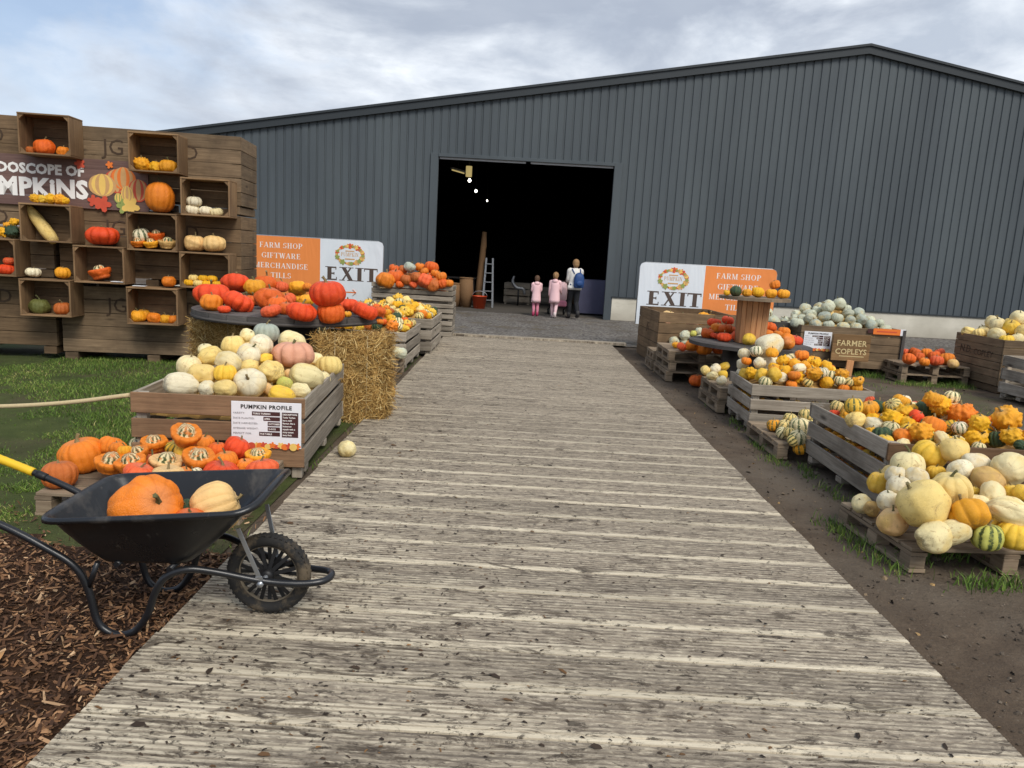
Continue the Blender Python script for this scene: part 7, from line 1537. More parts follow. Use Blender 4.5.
# ------------------------------------------------------------------ small signs
def chart(W_c, H_c, full):
    o = empty('pumpkin_chart'); m = MB(); m.box((0, 0, H_c / 2), (W_c, .006, H_c)); m.build('card_panel', M['card'], o, bevel=.002)
    y_ = -.0045; k = H_c / .335; rx = (R(90), 0, 0)
    text('title_lettering', 'PUMPKIN PROFILE', .040 * k, M['ink_black'], o, (0, y_, .285 * k), rx, bold=.0012, ext=.0006, spacing=1.12)
    rows = (('VARIETY:', 'TURKS TURBAN', -.10, .05), ('DATE PLANTED:', 'APRIL', -.02, .05), ('DATE HARVESTED:', 'OCTOBER', .01, .05), ('AVERAGE WEIGHT:', '2-4 KG', .01, .05), ('PERFECT FOR:', 'THE TABLE', -.05, .05))
    for i, (a, b, x0_, _) in enumerate(rows):
        z_ = (.243 - i * .037) * k; xa, xb = x0_ * k, .096 * k
        text('row_lettering', a, .019 * k, M['ink_grey'], o, (-.232 * k, y_, z_ + .002), rx, 'LEFT', ext=.0004, spacing=1.1)
        m = MB(); m.box(((xa + xb) / 2, y_ + .0008, z_ + .008 * k), (xb - xa, .002, .029 * k)); m.build('row_box', M['ink_maroon'], o)
        text('row_lettering', b, .017 * k, M['ink_white'], o, (xa + .006 * k, y_ - .0012, z_ + .002), rx, 'LEFT', bold=.0004, ext=.0004)
    m = MB(); m.box((.167 * k, y_ + .0008, .174 * k), (.115 * k, .002, .182 * k)); m.build('note_box', M['ink_maroon'], o)
    for i, b in enumerate(('DESCRIPTION:', 'Turks Turban', 'has a mild', 'flavour, like a', 'butternut', 'squash with a', 'nutty sweet', 'tasty flesh')):
        text('note_lettering', b, .016 * k, M['ink_white'], o, (.115 * k, y_ - .0012, (.245 - i * .0215) * k), rx, 'LEFT', bold=.0004, ext=.0004)
    for i in range(16):
        c_ = ('ink_orange', 'ink_red', 'ink_yellow')[i % 3]; m = MB(); x_ = (-.22 + i * .0293) * k; h_ = (.012 + .016 * abs(math.sin(i * 1.9))) * k
        if i % 2: leafshape(m, x_, .013 * k + h_ * .3, .026 * k, i, y_ - .0004 * (i % 5))
        else: disc(m, x_, .012 * k, .027 * k, h_, y_ - .0004 * (i % 5) - .0002, 16)
        m.build('painted_pumpkin', M[c_], o)
    return o
c = chart(.49, .335, True); c.location = CRATE_L.location + Vector((math.cos(R(4.3)) * .945 + math.sin(R(4.3)) * .021, math.sin(R(4.3)) * .945 - math.cos(R(4.3)) * .021, .235)); c.rotation_euler = (0, 0, R(4.3)); tag(c, 'white pumpkin profile chart screwed on the front of the cream squash crate', 'sign')
c = chart(.47, .32, False); place(c, 5.09, 12.572, .33, R(.5), 'white pumpkin profile chart on the brown box of grey squashes', 'sign')
o = empty('price_strip', (6.24, 12.572, .66), R(.5), label='orange price strip with a white end along the grey squash box rim', cat='sign')
m = MB(); m.box((0, 0, .05), (.46, .006, .10)); m.build('orange_card', M['ink_orange'], o); m = MB(); m.box((.27, 0, .05), (.085, .006, .11)); m.build('white_card', M['card'], o); m = MB(); m.box((-.28, 0, .05), (.09, .006, .07)); m.build('dark_card', M['ink_maroon'], o)
m = MB(); m.box((.0, -.004, .05), (.34, .002, .018)); m.build('print_band', M['ink_red'], o)
o = empty('name_board', (5.61, 12.44, GZ), R(1), label='wooden name board on a short post in front of the grey squash box', cat='sign')
m = MB()
for k in range(3): m.box((0, 0, .245 + .15 * (k + .5)), (.64, .022, .146), axis=0, jit=.002)
m.build('board', M['sign_wood'], o, bevel=.004); m = MB(); m.box((.0, -.03, .10), (.12, .03, .32), Euler((0, .06, 0)).to_matrix()); m.build('post', M['pine_wood'], o, bevel=.004)
text('lettering', 'FARMER', .135, M['carved'], o, (0, -.014, .50), (R(90), 0, 0), bold=.002, ext=.002, spacing=1.06); text('lettering', 'COPLEYS', .13, M['carved'], o, (0, -.014, .36), (R(90), 0, 0), bold=.002, ext=.002)
m = MB(); m.box((.02, -.0135, .325), (.42, .003, .014)); m.build('underline', M['carved'], o)

# rope barrier running off to the left
m = MB(); m.tube(spline([(-2.72, 5.12, .52), (-3.2, 5.15, .43), (-3.75, 5.2, .36), (-4.4, 5.2, .33), (-5.2, 5.2, .40), (-5.6, 5.2, .5)], 10), .016, 8)
m.build('barrier_rope', M['rope'], label='pale hemp rope slung low across the grass from the cream squash crate', cat='rope')
m = MB(); m.box((-5.62, 5.2, .25), (.08, .08, .6)); m.build('rope_post', M['pallet_wood'], label='short wooden post at the far end of the barrier rope', cat='post', bevel=.005)
# ------------------------------------------------------------------ wheelbarrow
wb = empty('wheelbarrow', (-1.35, 3.1, 0), label='black wheelbarrow with yellow grips parked half on the boardwalk', cat='wheelbarrow')
OW = Vector((-1.35, 3.1, 0)); LW = lambda p: tuple(Vector(p) - OW)
def ring(corners, r, zfun=None, n=6):
    """rounded quad through four corners given in order"""
    out = []; C = [Vector(c) for c in corners]
    for i in range(4):
        a, b, c = C[i - 1], C[i], C[(i + 1) % 4]; d0 = (a - b).normalized(); d1 = (c - b).normalized()
        p0, p1 = b + d0 * r, b + d1 * r
        for k in range(n + 1):
            t = k / n; out.append((1 - t) ** 2 * p0 + 2 * t * (1 - t) * b + t * t * p1)
        e0, e1 = p1, C[(i + 1) % 4] + (b - C[(i + 1) % 4]).normalized() * r
        for k in range(1, 5): out.append(e0.lerp(e1, k / 5))
    return out
rim = ring([(-1.855, 2.785, .505), (-1.035, 2.80, .585), (-1.065, 3.40, .575), (-1.915, 3.42, .49)], .10)
base = ring([(-1.70, 2.90, .292), (-1.33, 2.93, .292), (-1.33, 3.27, .292), (-1.70, 3.30, .292)], .07)
def lip(p):  # the front lip sweeps up and forward in the middle
    t = max(0, (p.x + 1.15) / .10); c = max(0, 1 - (abs(p.y - 3.1) / .3) ** 2); return p + Vector((.035, 0, .055)) * min(1, t) * c
rim = [lip(p) for p in rim]; cen = Vector((-1.48, 3.1, .45))
rows = [base]
for t in (.04, .25, .5, .75, .96): rows.append([b.lerp(r, t) + Vector((0, 0, -.012 * math.sin(t * math.pi))) for b, r in zip(base, rim)])
outd = [(r - cen) for r in rim]
outd = [Vector((d.x, d.y, 0)).normalized() for d in outd]
rows.append([r + d * .004 + Vector((0, 0, .004)) for r, d in zip(rim, outd)]); rows.append([r + d * .018 + Vector((0, 0, .006)) for r, d in zip(rim, outd)])
rows.append([r + d * .027 + Vector((0, 0, -.002)) for r, d in zip(rim, outd)]); rows.append([r + d * .026 + Vector((0, 0, -.016)) for r, d in zip(rim, outd)])
m = MB(); n = len(base)
for rw in rows: m.v += [LW(p) for p in rw]
for k in range(len(rows) - 1):
    for j in range(n): m.face((k * n + j, k * n + (j + 1) % n, (k + 1) * n + (j + 1) % n, (k + 1) * n + j), .5, None, 0, True)
m.face(range(n - 1, -1, -1), .5)
o = m.build('tray', M['tray'], wb); sm = o.modifiers.new('thickness', 'SOLIDIFY'); sm.thickness = .005; sm.offset = 0
# frame: one bent tube, handle - leg - axle - nose loop - and back along the far side
near = [(-2.75, 2.86, .66), (-2.45, 2.86, .575), (-2.1, 2.87, .45), (-1.9, 2.88, .345), (-1.79, 2.89, .265), (-1.745, 2.90, .16), (-1.715, 2.90, .03), (-1.675, 2.90, -.02), (-1.615, 2.90, -.036), (-1.55, 2.90, -.01), (-1.495, 2.90, .07), (-1.465, 2.90, .16), (-1.42, 2.905, .235), (-1.34, 2.92, .268), (-1.24, 2.95, .252), (-1.05, 3.0, .198), (-.90, 3.025, .182), (-.80, 3.055, .185), (-.772, 3.11, .19)]
far = [(x, 6.22 - y, z) for x, y, z in near[::-1]][1:]
m = MB(); m.tube([LW(p) for p in spline(near + far, 6)], .0155, 12); m.build('frame', M['tube'], wb)
for y_ in (2.86, 3.36):
    s_ = (-2.76, y_, .664), (-2.42, y_ + (.002 if y_ < 3 else -.002), .564)
    if y_ > 3: s_ = (-2.76, y_, .664), (-2.245, 3.353, .505)
    m = MB(); a, b = Vector(s_[0]), Vector(s_[1])
    pts = [LW(p) for p in spline([q for q in (near if y_ < 3 else far[::-1]) if q[0] < -1.85], 24)]
    cut = [p for p in pts if p[0] + OW.x < (-2.45 if y_ < 3 else -2.24)]
    m.tube(cut, [.0195 if i % 2 else .0205 for i in range(len(cut))], 12); m.build('handle_grip', M['grip'], wb)
    m = MB(); m.tube([p for p in pts if (-2.45 if y_ < 3 else -2.245) <= p[0] + OW.x < (-2.40 if y_ < 3 else -2.19)], .0185, 12); m.build('grip_collar', M['hub'], wb)
m = MB(); m.tube([LW(p) for p in ((-1.62, 2.895, .283), (-1.62, 3.325, .283))], .013, 8); m.build('cross_tube', M['tube'], wb); m = MB(); m.tube([LW(p) for p in ((-1.40, 2.90, .272), (-1.40, 3.32, .272))], .013, 8); m.build('cross_tube', M['tube'], wb)
m = MB(); m.tube([LW(p) for p in ((-1.745, 2.9, .17), (-1.70, 2.9, .288))], .012, 8); m.build('leg_brace', M['tube'], wb); m = MB(); m.tube([LW(p) for p in ((-1.745, 3.32, .17), (-1.70, 3.3, .288))], .012, 8); m.build('leg_brace', M['tube'], wb)
for a, b, c_ in (((-1.13, 2.95, .452), (-1.055, 2.985, .225), (-1.05, 2.995, .19)), ((-1.11, 3.25, .455), (-1.055, 3.225, .225), (-1.05, 3.21, .19))):
    m = MB(); m.bar(LW(a), LW(b), .02, .005, (0, 1, .3)); m.bar(LW(b), LW(c_), .03, .006, (0, 1, .1)); m.build('strut', M['zinc'], wb, bevel=.001)
HB = (-1.05, 3.105, .187)
wh = empty('wheel', Vector(HB) - OW); wh.parent = wb
prof = []
for i in range(25):
    a = 2 * math.pi * i / 24; prof.append((.158 + .029 * math.cos(a), .033 * math.sin(a)))
m = MB(); m.lathe(prof, 60, axis='y')
for k in range(46):
    for s_ in (-1, 1):
        a = 2 * math.pi * (k + (.5 if s_ > 0 else 0)) / 46; rot = Euler((0, -a, 0)).to_matrix(); m.box(rot @ Vector((.1805, s_ * .0145, 0)), (.010, .021, .011), rot @ Euler((.0, 0, s_ * .25)).to_matrix(), jit=.001)
m.build('tyre', M['tyre'], wh)
m = MB(); m.lathe([(.137, -.022), (.146, -.026), (.139, -.012), (.128, -.014), (.128, .014), (.139, .012), (.146, .026), (.137, .022)], 48, axis='y'); m.build('rim', M['mudrim'], wh)
m = MB()
for k in range(24):
    a = 2 * math.pi * k / 24; rot = Euler((0, -a, 0)).to_matrix(); s_ = -1 if k % 2 else 1
    m.bar(rot @ Vector((.024, s_ * .018, 0)), rot @ Vector((.134, s_ * .005, 0)), .0165, .006, (0, 1, 0))
m.lathe([(.0, -.045), (.024, -.045), (.03, -.03), (.03, .03), (.024, .045), (.0, .045)], 20, axis='y'); m.build('spoked_hub', M['hub'], wh)
m = MB(); m.lathe([(.0, -.115), (.011, -.115), (.011, .11), (.0, .11)], 12, axis='y'); m.lathe([(.0, -.125), (.016, -.122), (.016, -.108), (.0, -.105)], 6, axis='y'); m.build('axle_bolt', M['zinc'], wh)

# ------------------------------------------------------------------ things inside the barn doorway
def bent(o, name, pts, r, mat, n=8): m = MB(); m.tube(pts, r, n); return m.build(name, mat, o)
o = empty('timber_post', (-1.24, 23.6, GZ), 0, label='rough brown timber post leaning in the shadow inside the barn', cat='post')
m = MB(); m.tube([(-.10, 0, 0), (-.05, 0, .8), (.0, 0, 1.6), (.03, 0, 2.35)], [.12, .11, .10, .07], 8); m.build('trunk', M['wicker'], o)
m = MB(); m.tube([(.0, -.02, 1.55), (.08, -.02, 1.9), (.07, -.02, 2.2)], [.05, .04, .03], 7); m.build('limb', M['wicker'], o)
o = empty('step_ladder', (-1.0, 23.3, GZ), 0, label='pale step ladder standing beside the timber post inside the barn', cat='ladder')
for a, b in (((-.16, 0, 0), (-.10, .1, 1.55)), ((.16, 0, 0), (.10, .1, 1.55)), ((-.16, .55, 0), (-.10, .14, 1.55)), ((.16, .55, 0), (.10, .14, 1.55))): m = MB(); m.bar(a, b, .05, .025, (0, 1, 0)); m.build('rail', M['steel'], o)
for k in range(5): m = MB(); z_ = .25 + k * .28; m.box((0, .065 * z_ , z_), (.29 - z_ * .06, .09, .025)); m.build('step', M['steel'], o)
for x_, h_, lb in ((-1.66, .92, 'taller wicker barrel just inside the doorway'), (-2.02, .74, 'shorter wicker barrel just inside the doorway')):
    o = empty('wicker_barrel', (x_, 22.9, GZ), 0, label=lb, cat='barrel'); m = MB(); m.lathe([(.0, .01), (.17, .01), (.23, h_ * .5), (.2, h_), (.18, h_), (.2, h_ * .5), (.0, h_ * .45)], 18); m.build('body', M['wicker'], o)
    m = MB(); m.lathe([(.205, h_ - .03), (.222, h_ - .01), (.205, h_ + .01), (.19, h_)], 18); m.build('rim', M['wicker'], o)
o = empty('bucket', (-1.22, 22.7, GZ), 0, label='orange bucket on the barn floor beside the step ladder', cat='bucket')
m = MB(); m.lathe([(.0, .01), (.17, .01), (.225, .40), (.235, .40), (.21, .38), (.16, .05), (.0, .05)], 20); m.build('body', M['bucket'], o); bent(o, 'handle', [(.23 * math.cos(a), 0, .39 + .16 * math.sin(a)) for a in [math.pi * i / 10 for i in range(11)]], .008, M['zinc'])
o = empty('trestle_table', (-2.3, 25.2, GZ), 0, label='dark trestle table with goods in the gloom at the left of the barn doorway', cat='table')
m = MB(); m.box((0, 0, .84), (1.6, .7, .05)); m.build('table_top', M['dark_wood'], o)
for x_, y_ in ((-.7, -.28), (.7, -.28), (-.7, .28), (.7, .28)): m = MB(); m.box((x_, y_, .41), (.06, .06, .8)); m.build('leg', M['dark_wood'], o)
o = empty('covered_counter', (2.55, 22.75, GZ), 0, label='counter under a purple grey cloth just inside the right door edge', cat='counter')
m = MB(); n = 40
for k in range(2):
    pass
prof = []
for i in range(n + 1):
    a = i / n; P_ = [(-.78, .4), (-.78, -.4), (.9, -.4), (.9, .4)]; seg = min(2, int(a * 3)); f = a * 3 - seg; x = P_[seg][0] + (P_[seg + 1][0] - P_[seg][0]) * f; y = P_[seg][1] + (P_[seg + 1][1] - P_[seg][1]) * f; wv = .025 * math.sin(i * 1.7)
    prof.append(((x, y), (x * (1.02 + wv), y * (1.03 + wv))))
for i in range(n): (a, b), (c_, d) = prof[i], prof[i + 1]; m.poly([(b[0], b[1], .08), (d[0], d[1], .08), (c_[0], c_[1], 1.08), (a[0], a[1], 1.08)], .5, None, 0, True)
m.poly([(-.78, .4, 1.08), (-.78, -.4, 1.08), (.9, -.4, 1.08), (.9, .4, 1.08)]); m.build('cloth', M['cover'], o)
m = MB(); m.box((.06, .03, .53), (1.55, .68, 1.06)); m.build('body', M['inner_dark'], o)

for i, (x_, y_, w_, d_, h_, mt, lb) in enumerate(((-.55, 25.6, .9, .6, .75, 'grey_wood', 'dim slatted crate of goods at the back left inside the barn'), (.35, 26.4, 1.1, .7, .6, 'grey_wood', 'dim low slatted crate in the middle of the barn floor'), (1.2, 27., 1., .7, .85, 'brown_wood', 'dim tall slatted crate deep inside behind the children'))):
    c = slat_crate(w_, d_, h_, M[mt], M[mt]); place(c, x_, y_, GZ, R(i * 9 - 6), lb, 'crate', 'slatted crates inside the barn')
o = empty('garden_ornament', (-.1, 25., GZ), 0, label='pale curved ornament on a stand in the gloom of the barn', cat='ornament')
bent(o, 'curved_body', spline([(-.12, 0, 1.0), (-.16, 0, .8), (-.02, 0, .62), (.2, 0, .58), (.26, 0, .4)], 5), [.035 + .03 * math.sin(i * .15) for i in range(21)], M['steel'])
bent(o, 'stand', [(.05, 0, 0), (.05, 0, .6)], .03, M['hub'])
# ------------------------------------------------------------------ people (skin-grown bodies, clothes as their children)
def skin_body(name, verts, edges, rad, mat, parent=None):
    me = bpy.data.meshes.new(name); me.from_pydata([tuple(v) for v in verts], edges, []); o = link(name, me, [mat], parent)
    md = o.modifiers.new('skin', 'SKIN'); md.use_smooth_shade = True
    bpy.context.view_layer.update()
    for i, r_ in enumerate(rad): sv = me.skin_vertices[0].data[i]; sv.radius = (r_, r_) if not isinstance(r_, tuple) else r_; sv.use_root = i == 0
    sb = o.modifiers.new('smooth', 'SUBSURF'); sb.levels = 1; sb.render_levels = 2
    return o
def ellipsoid(m, c, r, n=14, k=9, zmin=-1., zmax=1.):
    pr = []
    i0 = len(m.v); 
    for a in range(k + 1):
        z = zmin + (zmax - zmin) * a / k; q = math.sqrt(max(0, 1 - z * z))
        for j in range(n): t = 2 * math.pi * j / n; m.v.append((c[0] + r[0] * q * math.cos(t), c[1] + r[1] * q * math.sin(t), c[2] + r[2] * z))
    for a in range(k):
        for j in range(n): m.face((i0 + a * n + j, i0 + a * n + (j + 1) % n, i0 + (a + 1) * n + (j + 1) % n, i0 + (a + 1) * n + j), .5, None, 0, True)
def person(x, y, H, rz, label, legs, arms, coat, trousers, boots, hair, coat_len, pony, head_turn=0., child=False, hood=True):
    """legs: two (hip-to-ankle forward offset, knee offset); arms: two (elbow, hand) offsets; built facing +y"""
    s = H / 1.7; hs = 1.16 if child else 1.; hw = .085 * s; sw = .165 * s * (.94 if child else 1)
    V = []; E_ = []; Rr = []
    def add(p, r_, par=None):
        V.append(Vector(p) * s); Rr.append(r_ * s); 
        if par is not None: E_.append((par, len(V) - 1))
        return len(V) - 1
    hipz, shz = .88, 1.38
    pe = add((0, 0, hipz), .12); wa = add((0, .005, 1.05), .105, pe); ch = add((0, .0, 1.25), .125, wa); nk = add((0, .0, 1.43), .052, ch); hd0 = add((0, .012, 1.52), .062 * hs, nk); hd = add((0, .015, 1.60 + (.03 if child else 0)), .082 * hs, hd0); ht = add((0, .005, 1.665 + (.05 if child else 0)), .058 * hs, hd)
    nose = add((.10 * math.sin(head_turn), .105 * hs * math.cos(head_turn), 1.575), .013, hd)
    for sx in (-1, 1): add((sx * .092 * hs, .0, 1.58), .014, hd)
    joints = {}
    for sx, (kn, an) in zip((-1, 1), legs):
        h_ = add((sx * .085, 0, hipz - .06), .088, pe); k_ = add((sx * .085, kn[0], .47 + kn[1]), .056, h_); a_ = add((sx * .085, an[0], .085 + an[1]), .037, k_); t_ = add((sx * .095, an[0] + .13, .035 + an[1]), .032, a_); joints['leg', sx] = [V[i] for i in (h_, k_, a_, t_)]
    for sx, (el, ha) in zip((-1, 1), arms):
        s_ = add((sx * .165, 0, shz), .055, ch); e_ = add((sx * .165 + el[0], el[1], shz - .28 + el[2]), .040, s_); w_ = add((ha[0] + sx * .165, ha[1], shz - .52 + ha[2]), .027, e_); d = (V[w_] - V[e_]).normalized() / s; pl = add(V[w_] / s + d * .055 * s, .030, w_); joints['arm', sx] = [V[i] for i in (s_, e_, w_, pl)]
        side = Vector((0, 1, 0)) if abs(d.y) < .8 * d.length else Vector((1, 0, 0)); dn = d.normalized()
        for q, L in ((-.022, .058), (-.008, .072), (.007, .068), (.021, .052)):
            f1 = add(V[pl] / s + dn * .03 + side * q, .009, pl); f2 = add(V[f1] / s + dn * L * .6 + Vector((0, .012, -.004)), .0075, f1)
        th = add(V[pl] / s - side * .032 - dn * .01, .010, pl); add(V[th] / s + dn * .035 - side * .008, .008, th)
    o = skin_body('person', V, E_, Rr, M['flesh']); o.location = (x, y, GZ + .0); o.rotation_euler = (0, 0, rz); tag(o, label, 'person')
    for sx in (-1, 1):
        m = MB(); ellipsoid(m, Vector((sx * .032 * hs + .08 * math.sin(head_turn), .088 * hs, 1.60)) * s, Vector((.012, .008, .009)) * s, 8, 6); m.build('eye', M['blacktr'], o)
    # legs
    for sx in (-1, 1):
        h_, k_, a_, t_ = joints['leg', sx]; m = MB(); m.tube(spline([h_ + Vector((0, 0, .06 * s)), h_, h_.lerp(k_, .5), k_, k_.lerp(a_, .45) + Vector((0, -.012 * s, 0)), a_], 4), [s * v for v in [.100] * 4 + [.098, .096, .093, .09] + [.086, .082, .076, .072] + [.067, .066, .067, .066] + [.064, .058, .052, .05] + [.048]], 12); m.build('trouser_leg', trousers, o)
        m = MB(); f = Vector((0, 1, 0)); b0 = Vector((a_.x, a_.y, a_.z)); m.tube([b0 + Vector((0, 0, .12 * s)), b0 + Vector((0, 0, .03 * s)), b0 + Vector((0, .0, -.03 * s)), b0 + Vector((0, .06 * s, -.045 * s)), b0 + Vector((0, .14 * s, -.052 * s)), b0 + Vector((0, .175 * s, -.054 * s))], [.058 * s, .056 * s, .053 * s, .044 * s, .038 * s, .018 * s], 10); m.build('boot', boots, o)
    m = MB(); ellipsoid(m, Vector((0, 0, .86)) * s, Vector((.165, .118, .13)) * s, 16, 8); m.build('trouser_seat', trousers, o)
    # coat: elliptical rings from collar to hem
    hem = coat_len; R_ = [(1.46, .062, .06), (1.43, .105, .085), (1.39, .175, .112), (1.33, .19, .128), (1.22, .185, .135), (1.08, .172, .128), (.95, .185, .14), (hem + .12, .205, .158), (hem, .215, .166), (hem + .01, .20, .15)]
    m = MB(); n = 24
    for z_, a, b in R_:
        for j in range(n):
            t = 2 * math.pi * j / n; w_ = 1 + .02 * math.sin(5 * t + z_ * 9) * (1.45 - z_) * 2; m.v.append((a * s * w_ * math.cos(t), b * s * w_ * math.sin(t), z_ * s))
    for k in range(len(R_) - 1):
        for j in range(n): m.face((k * n + j, (k + 1) * n + j, (k + 1) * n + (j + 1) % n, k * n + (j + 1) % n), .5, None, 0, True)
    m.build('coat', coat, o)
    for sx in (-1, 1):
        s_, e_, w_, pl = joints['arm', sx]; m = MB(); m.tube(spline([Vector((sx * .10 * s, 0, 1.37 * s)), s_, s_.lerp(e_, .5), e_, e_.lerp(w_, .5), w_], 4), [s * v for v in [.07, .072, .075, .076] + [.075, .073, .07, .068] + [.066, .064, .062, .06] + [.058, .057, .056, .055] + [.053, .051, .049, .047] + [.045]], 12); m.build('sleeve', coat, o)
    if hood: m = MB(); ellipsoid(m, Vector((0, -.075, 1.42)) * s, Vector((.12, .075, .085)) * s); m.build('hood', coat, o)
    m = MB(); hz_ = 1.60 + (.035 if child else 0); ellipsoid(m, Vector((0, -.006, hz_)) * s, Vector((.098 * hs, .108 * hs, .118 * hs)) * s, 16, 9, -.25, 1.); ellipsoid(m, Vector((0, -.045, hz_ - .045)) * s, Vector((.085 * hs, .07 * hs, .09 * hs)) * s, 14, 8)
    if pony: m.tube([Vector(p) * s for p in ((0, -.09, hz_ + .05), (0, -.15, hz_ + .06), (0, -.165, hz_ - .03), (0, -.15, hz_ - .12))], [.03 * s, .04 * s, .038 * s, .012 * s], 10)
    m.build('hair', hair, o)
    return o, joints
st = ((.0, 0), (0., 0)); 
person(.47, 21.12, 1.12, R(8), 'small child in a knee length pink coat and magenta boots by the barn door', [((.02, 0), (0, 0)), ((.03, 0), (.02, 0))], [((-.02, .05, .02), (.06, .20, .16)), ((.03, .05, .02), (-.04, .22, .18))], M['pink'], M['pink2'], M['pinkboot'], M['hair_dark'], .60, False, .2, True)
person(.98, 20.9, 1.24, R(-14), 'taller child in a pale pink hooded coat and pale leggings, mid step', [((.08, .02), (.14, .0)), ((-.02, 0), (-.16, .03))], [((-.03, .0, 0), (-.05, .06, 0)), ((.02, .08, .02), (.03, .24, .12))], M['pink'], M['palepink'], M['whiteboot'], M['hair_fair'], .58, True, -.2, True)
wo, jw = person(1.52, 20.95, 1.66, R(12), 'woman in a white coat and black trousers with a backpack, walking into the barn', [((.10, .02), (.10, .0)), ((.0, 0), (-.22, .05))], [((-.02, .06, .02), (.02, .30, .18)), ((.03, .05, .02), (.0, .30, .20))], M['whitecoat'], M['blacktr'], M['boots'], M['hair_fair'], .84, False, -.3, False, False)
bp = empty('backpack', (1.52, 20.95, GZ), R(12), label='blue backpack worn by the woman in the white coat', cat='backpack')
s = 1.66 / 1.7; m = MB(); n = 18
RR = [(.90, .06, .04), (.905, .125, .075), (.95, .145, .09), (1.08, .15, .10), (1.2, .14, .09), (1.29, .11, .07), (1.33, .05, .03), (1.335, .01, .01)]
for z_, a, b in RR:
    for j in range(n): t = 2 * math.pi * j / n; m.v.append((a * s * math.copysign(abs(math.cos(t)) ** .7, math.cos(t)) + .06, (b * math.copysign(abs(math.sin(t)) ** .7, math.sin(t)) - .205) * s, z_ * s))
for k in range(len(RR) - 1):
    for j in range(n): m.face((k * n + j, k * n + (j + 1) % n, (k + 1) * n + (j + 1) % n, (k + 1) * n + j), .5, None, 0, True)
m.face(range(n)); m.build('bag_body', M['blue'], bp)
m = MB(); ellipsoid(m, (.06, -.30 * s, 1.03 * s), (.105 * s, .04 * s, .085 * s)); m.build('front_pocket', M['blue'], bp)
for sx in (-1, 1): bent(bp, 'shoulder_strap', [Vector(p) * s for p in ((sx * .09 + .03, -.13, 1.30), (sx * .12, -.09, 1.42), (sx * .13, .03, 1.44), (sx * .13, .13, 1.32), (sx * .15, .08, 1.1), (sx * .14, -.1, .98))], .016, M['blue'])
pc = empty('pushchair', (1.16, 21.75, GZ), R(10), label='pushchair with a pink and white cover pushed ahead of the woman', cat='pushchair')
m = MB(); RR = [(.42, .16, .20), (.50, .21, .30), (.70, .22, .28), (.95, .20, .22), (1.0, .15, .16)]
for z_, a, b in RR:
    for j in range(16): t = 2 * math.pi * j / 16; m.v.append((a * math.cos(t), b * math.sin(t) + .05 * (z_ - .4), z_))
for k in range(4):
    for j in range(16): m.face((k * 16 + j, k * 16 + (j + 1) % 16, (k + 1) * 16 + (j + 1) % 16, (k + 1) * 16 + j), .5, None, 0, True)
m.face(range(64, 80)); m.build('seat_cover', M['palepink'], pc)
m = MB(); m.box((0, -.2, .38), (.34, .22, .16), jit=.01); m.build('basket', M['pink2'], pc, bevel=.03)
for sx in (-1, 1):
    bent(pc, 'frame_tube', [(sx * .23, .32, .1), (sx * .24, .0, .5), (sx * .22, -.36, .98), (sx * .15, -.40, 1.02)], .014, M['tube']); bent(pc, 'frame_tube', [(sx * .235, -.32, .1), (sx * .24, -.02, .52)], .014, M['tube'])
    for y_ in (.32, -.32):
        m = MB(); m.lathe([(.07, -.018), (.098, -.015), (.10, 0), (.098, .015), (.07, .018), (.07, -.018)], 18); m.lathe([(.0, -.008), (.07, -.008), (.07, .008), (.0, .008)], 12)
        ow_ = m.build('wheel', M['hub'], pc, (sx * .235, y_, .10)); ow_.rotation_euler = (0, R(90), 0)
bent(pc, 'push_bar', [(-.15, -.40, 1.02), (.15, -.40, 1.02)], .016, M['tube'])

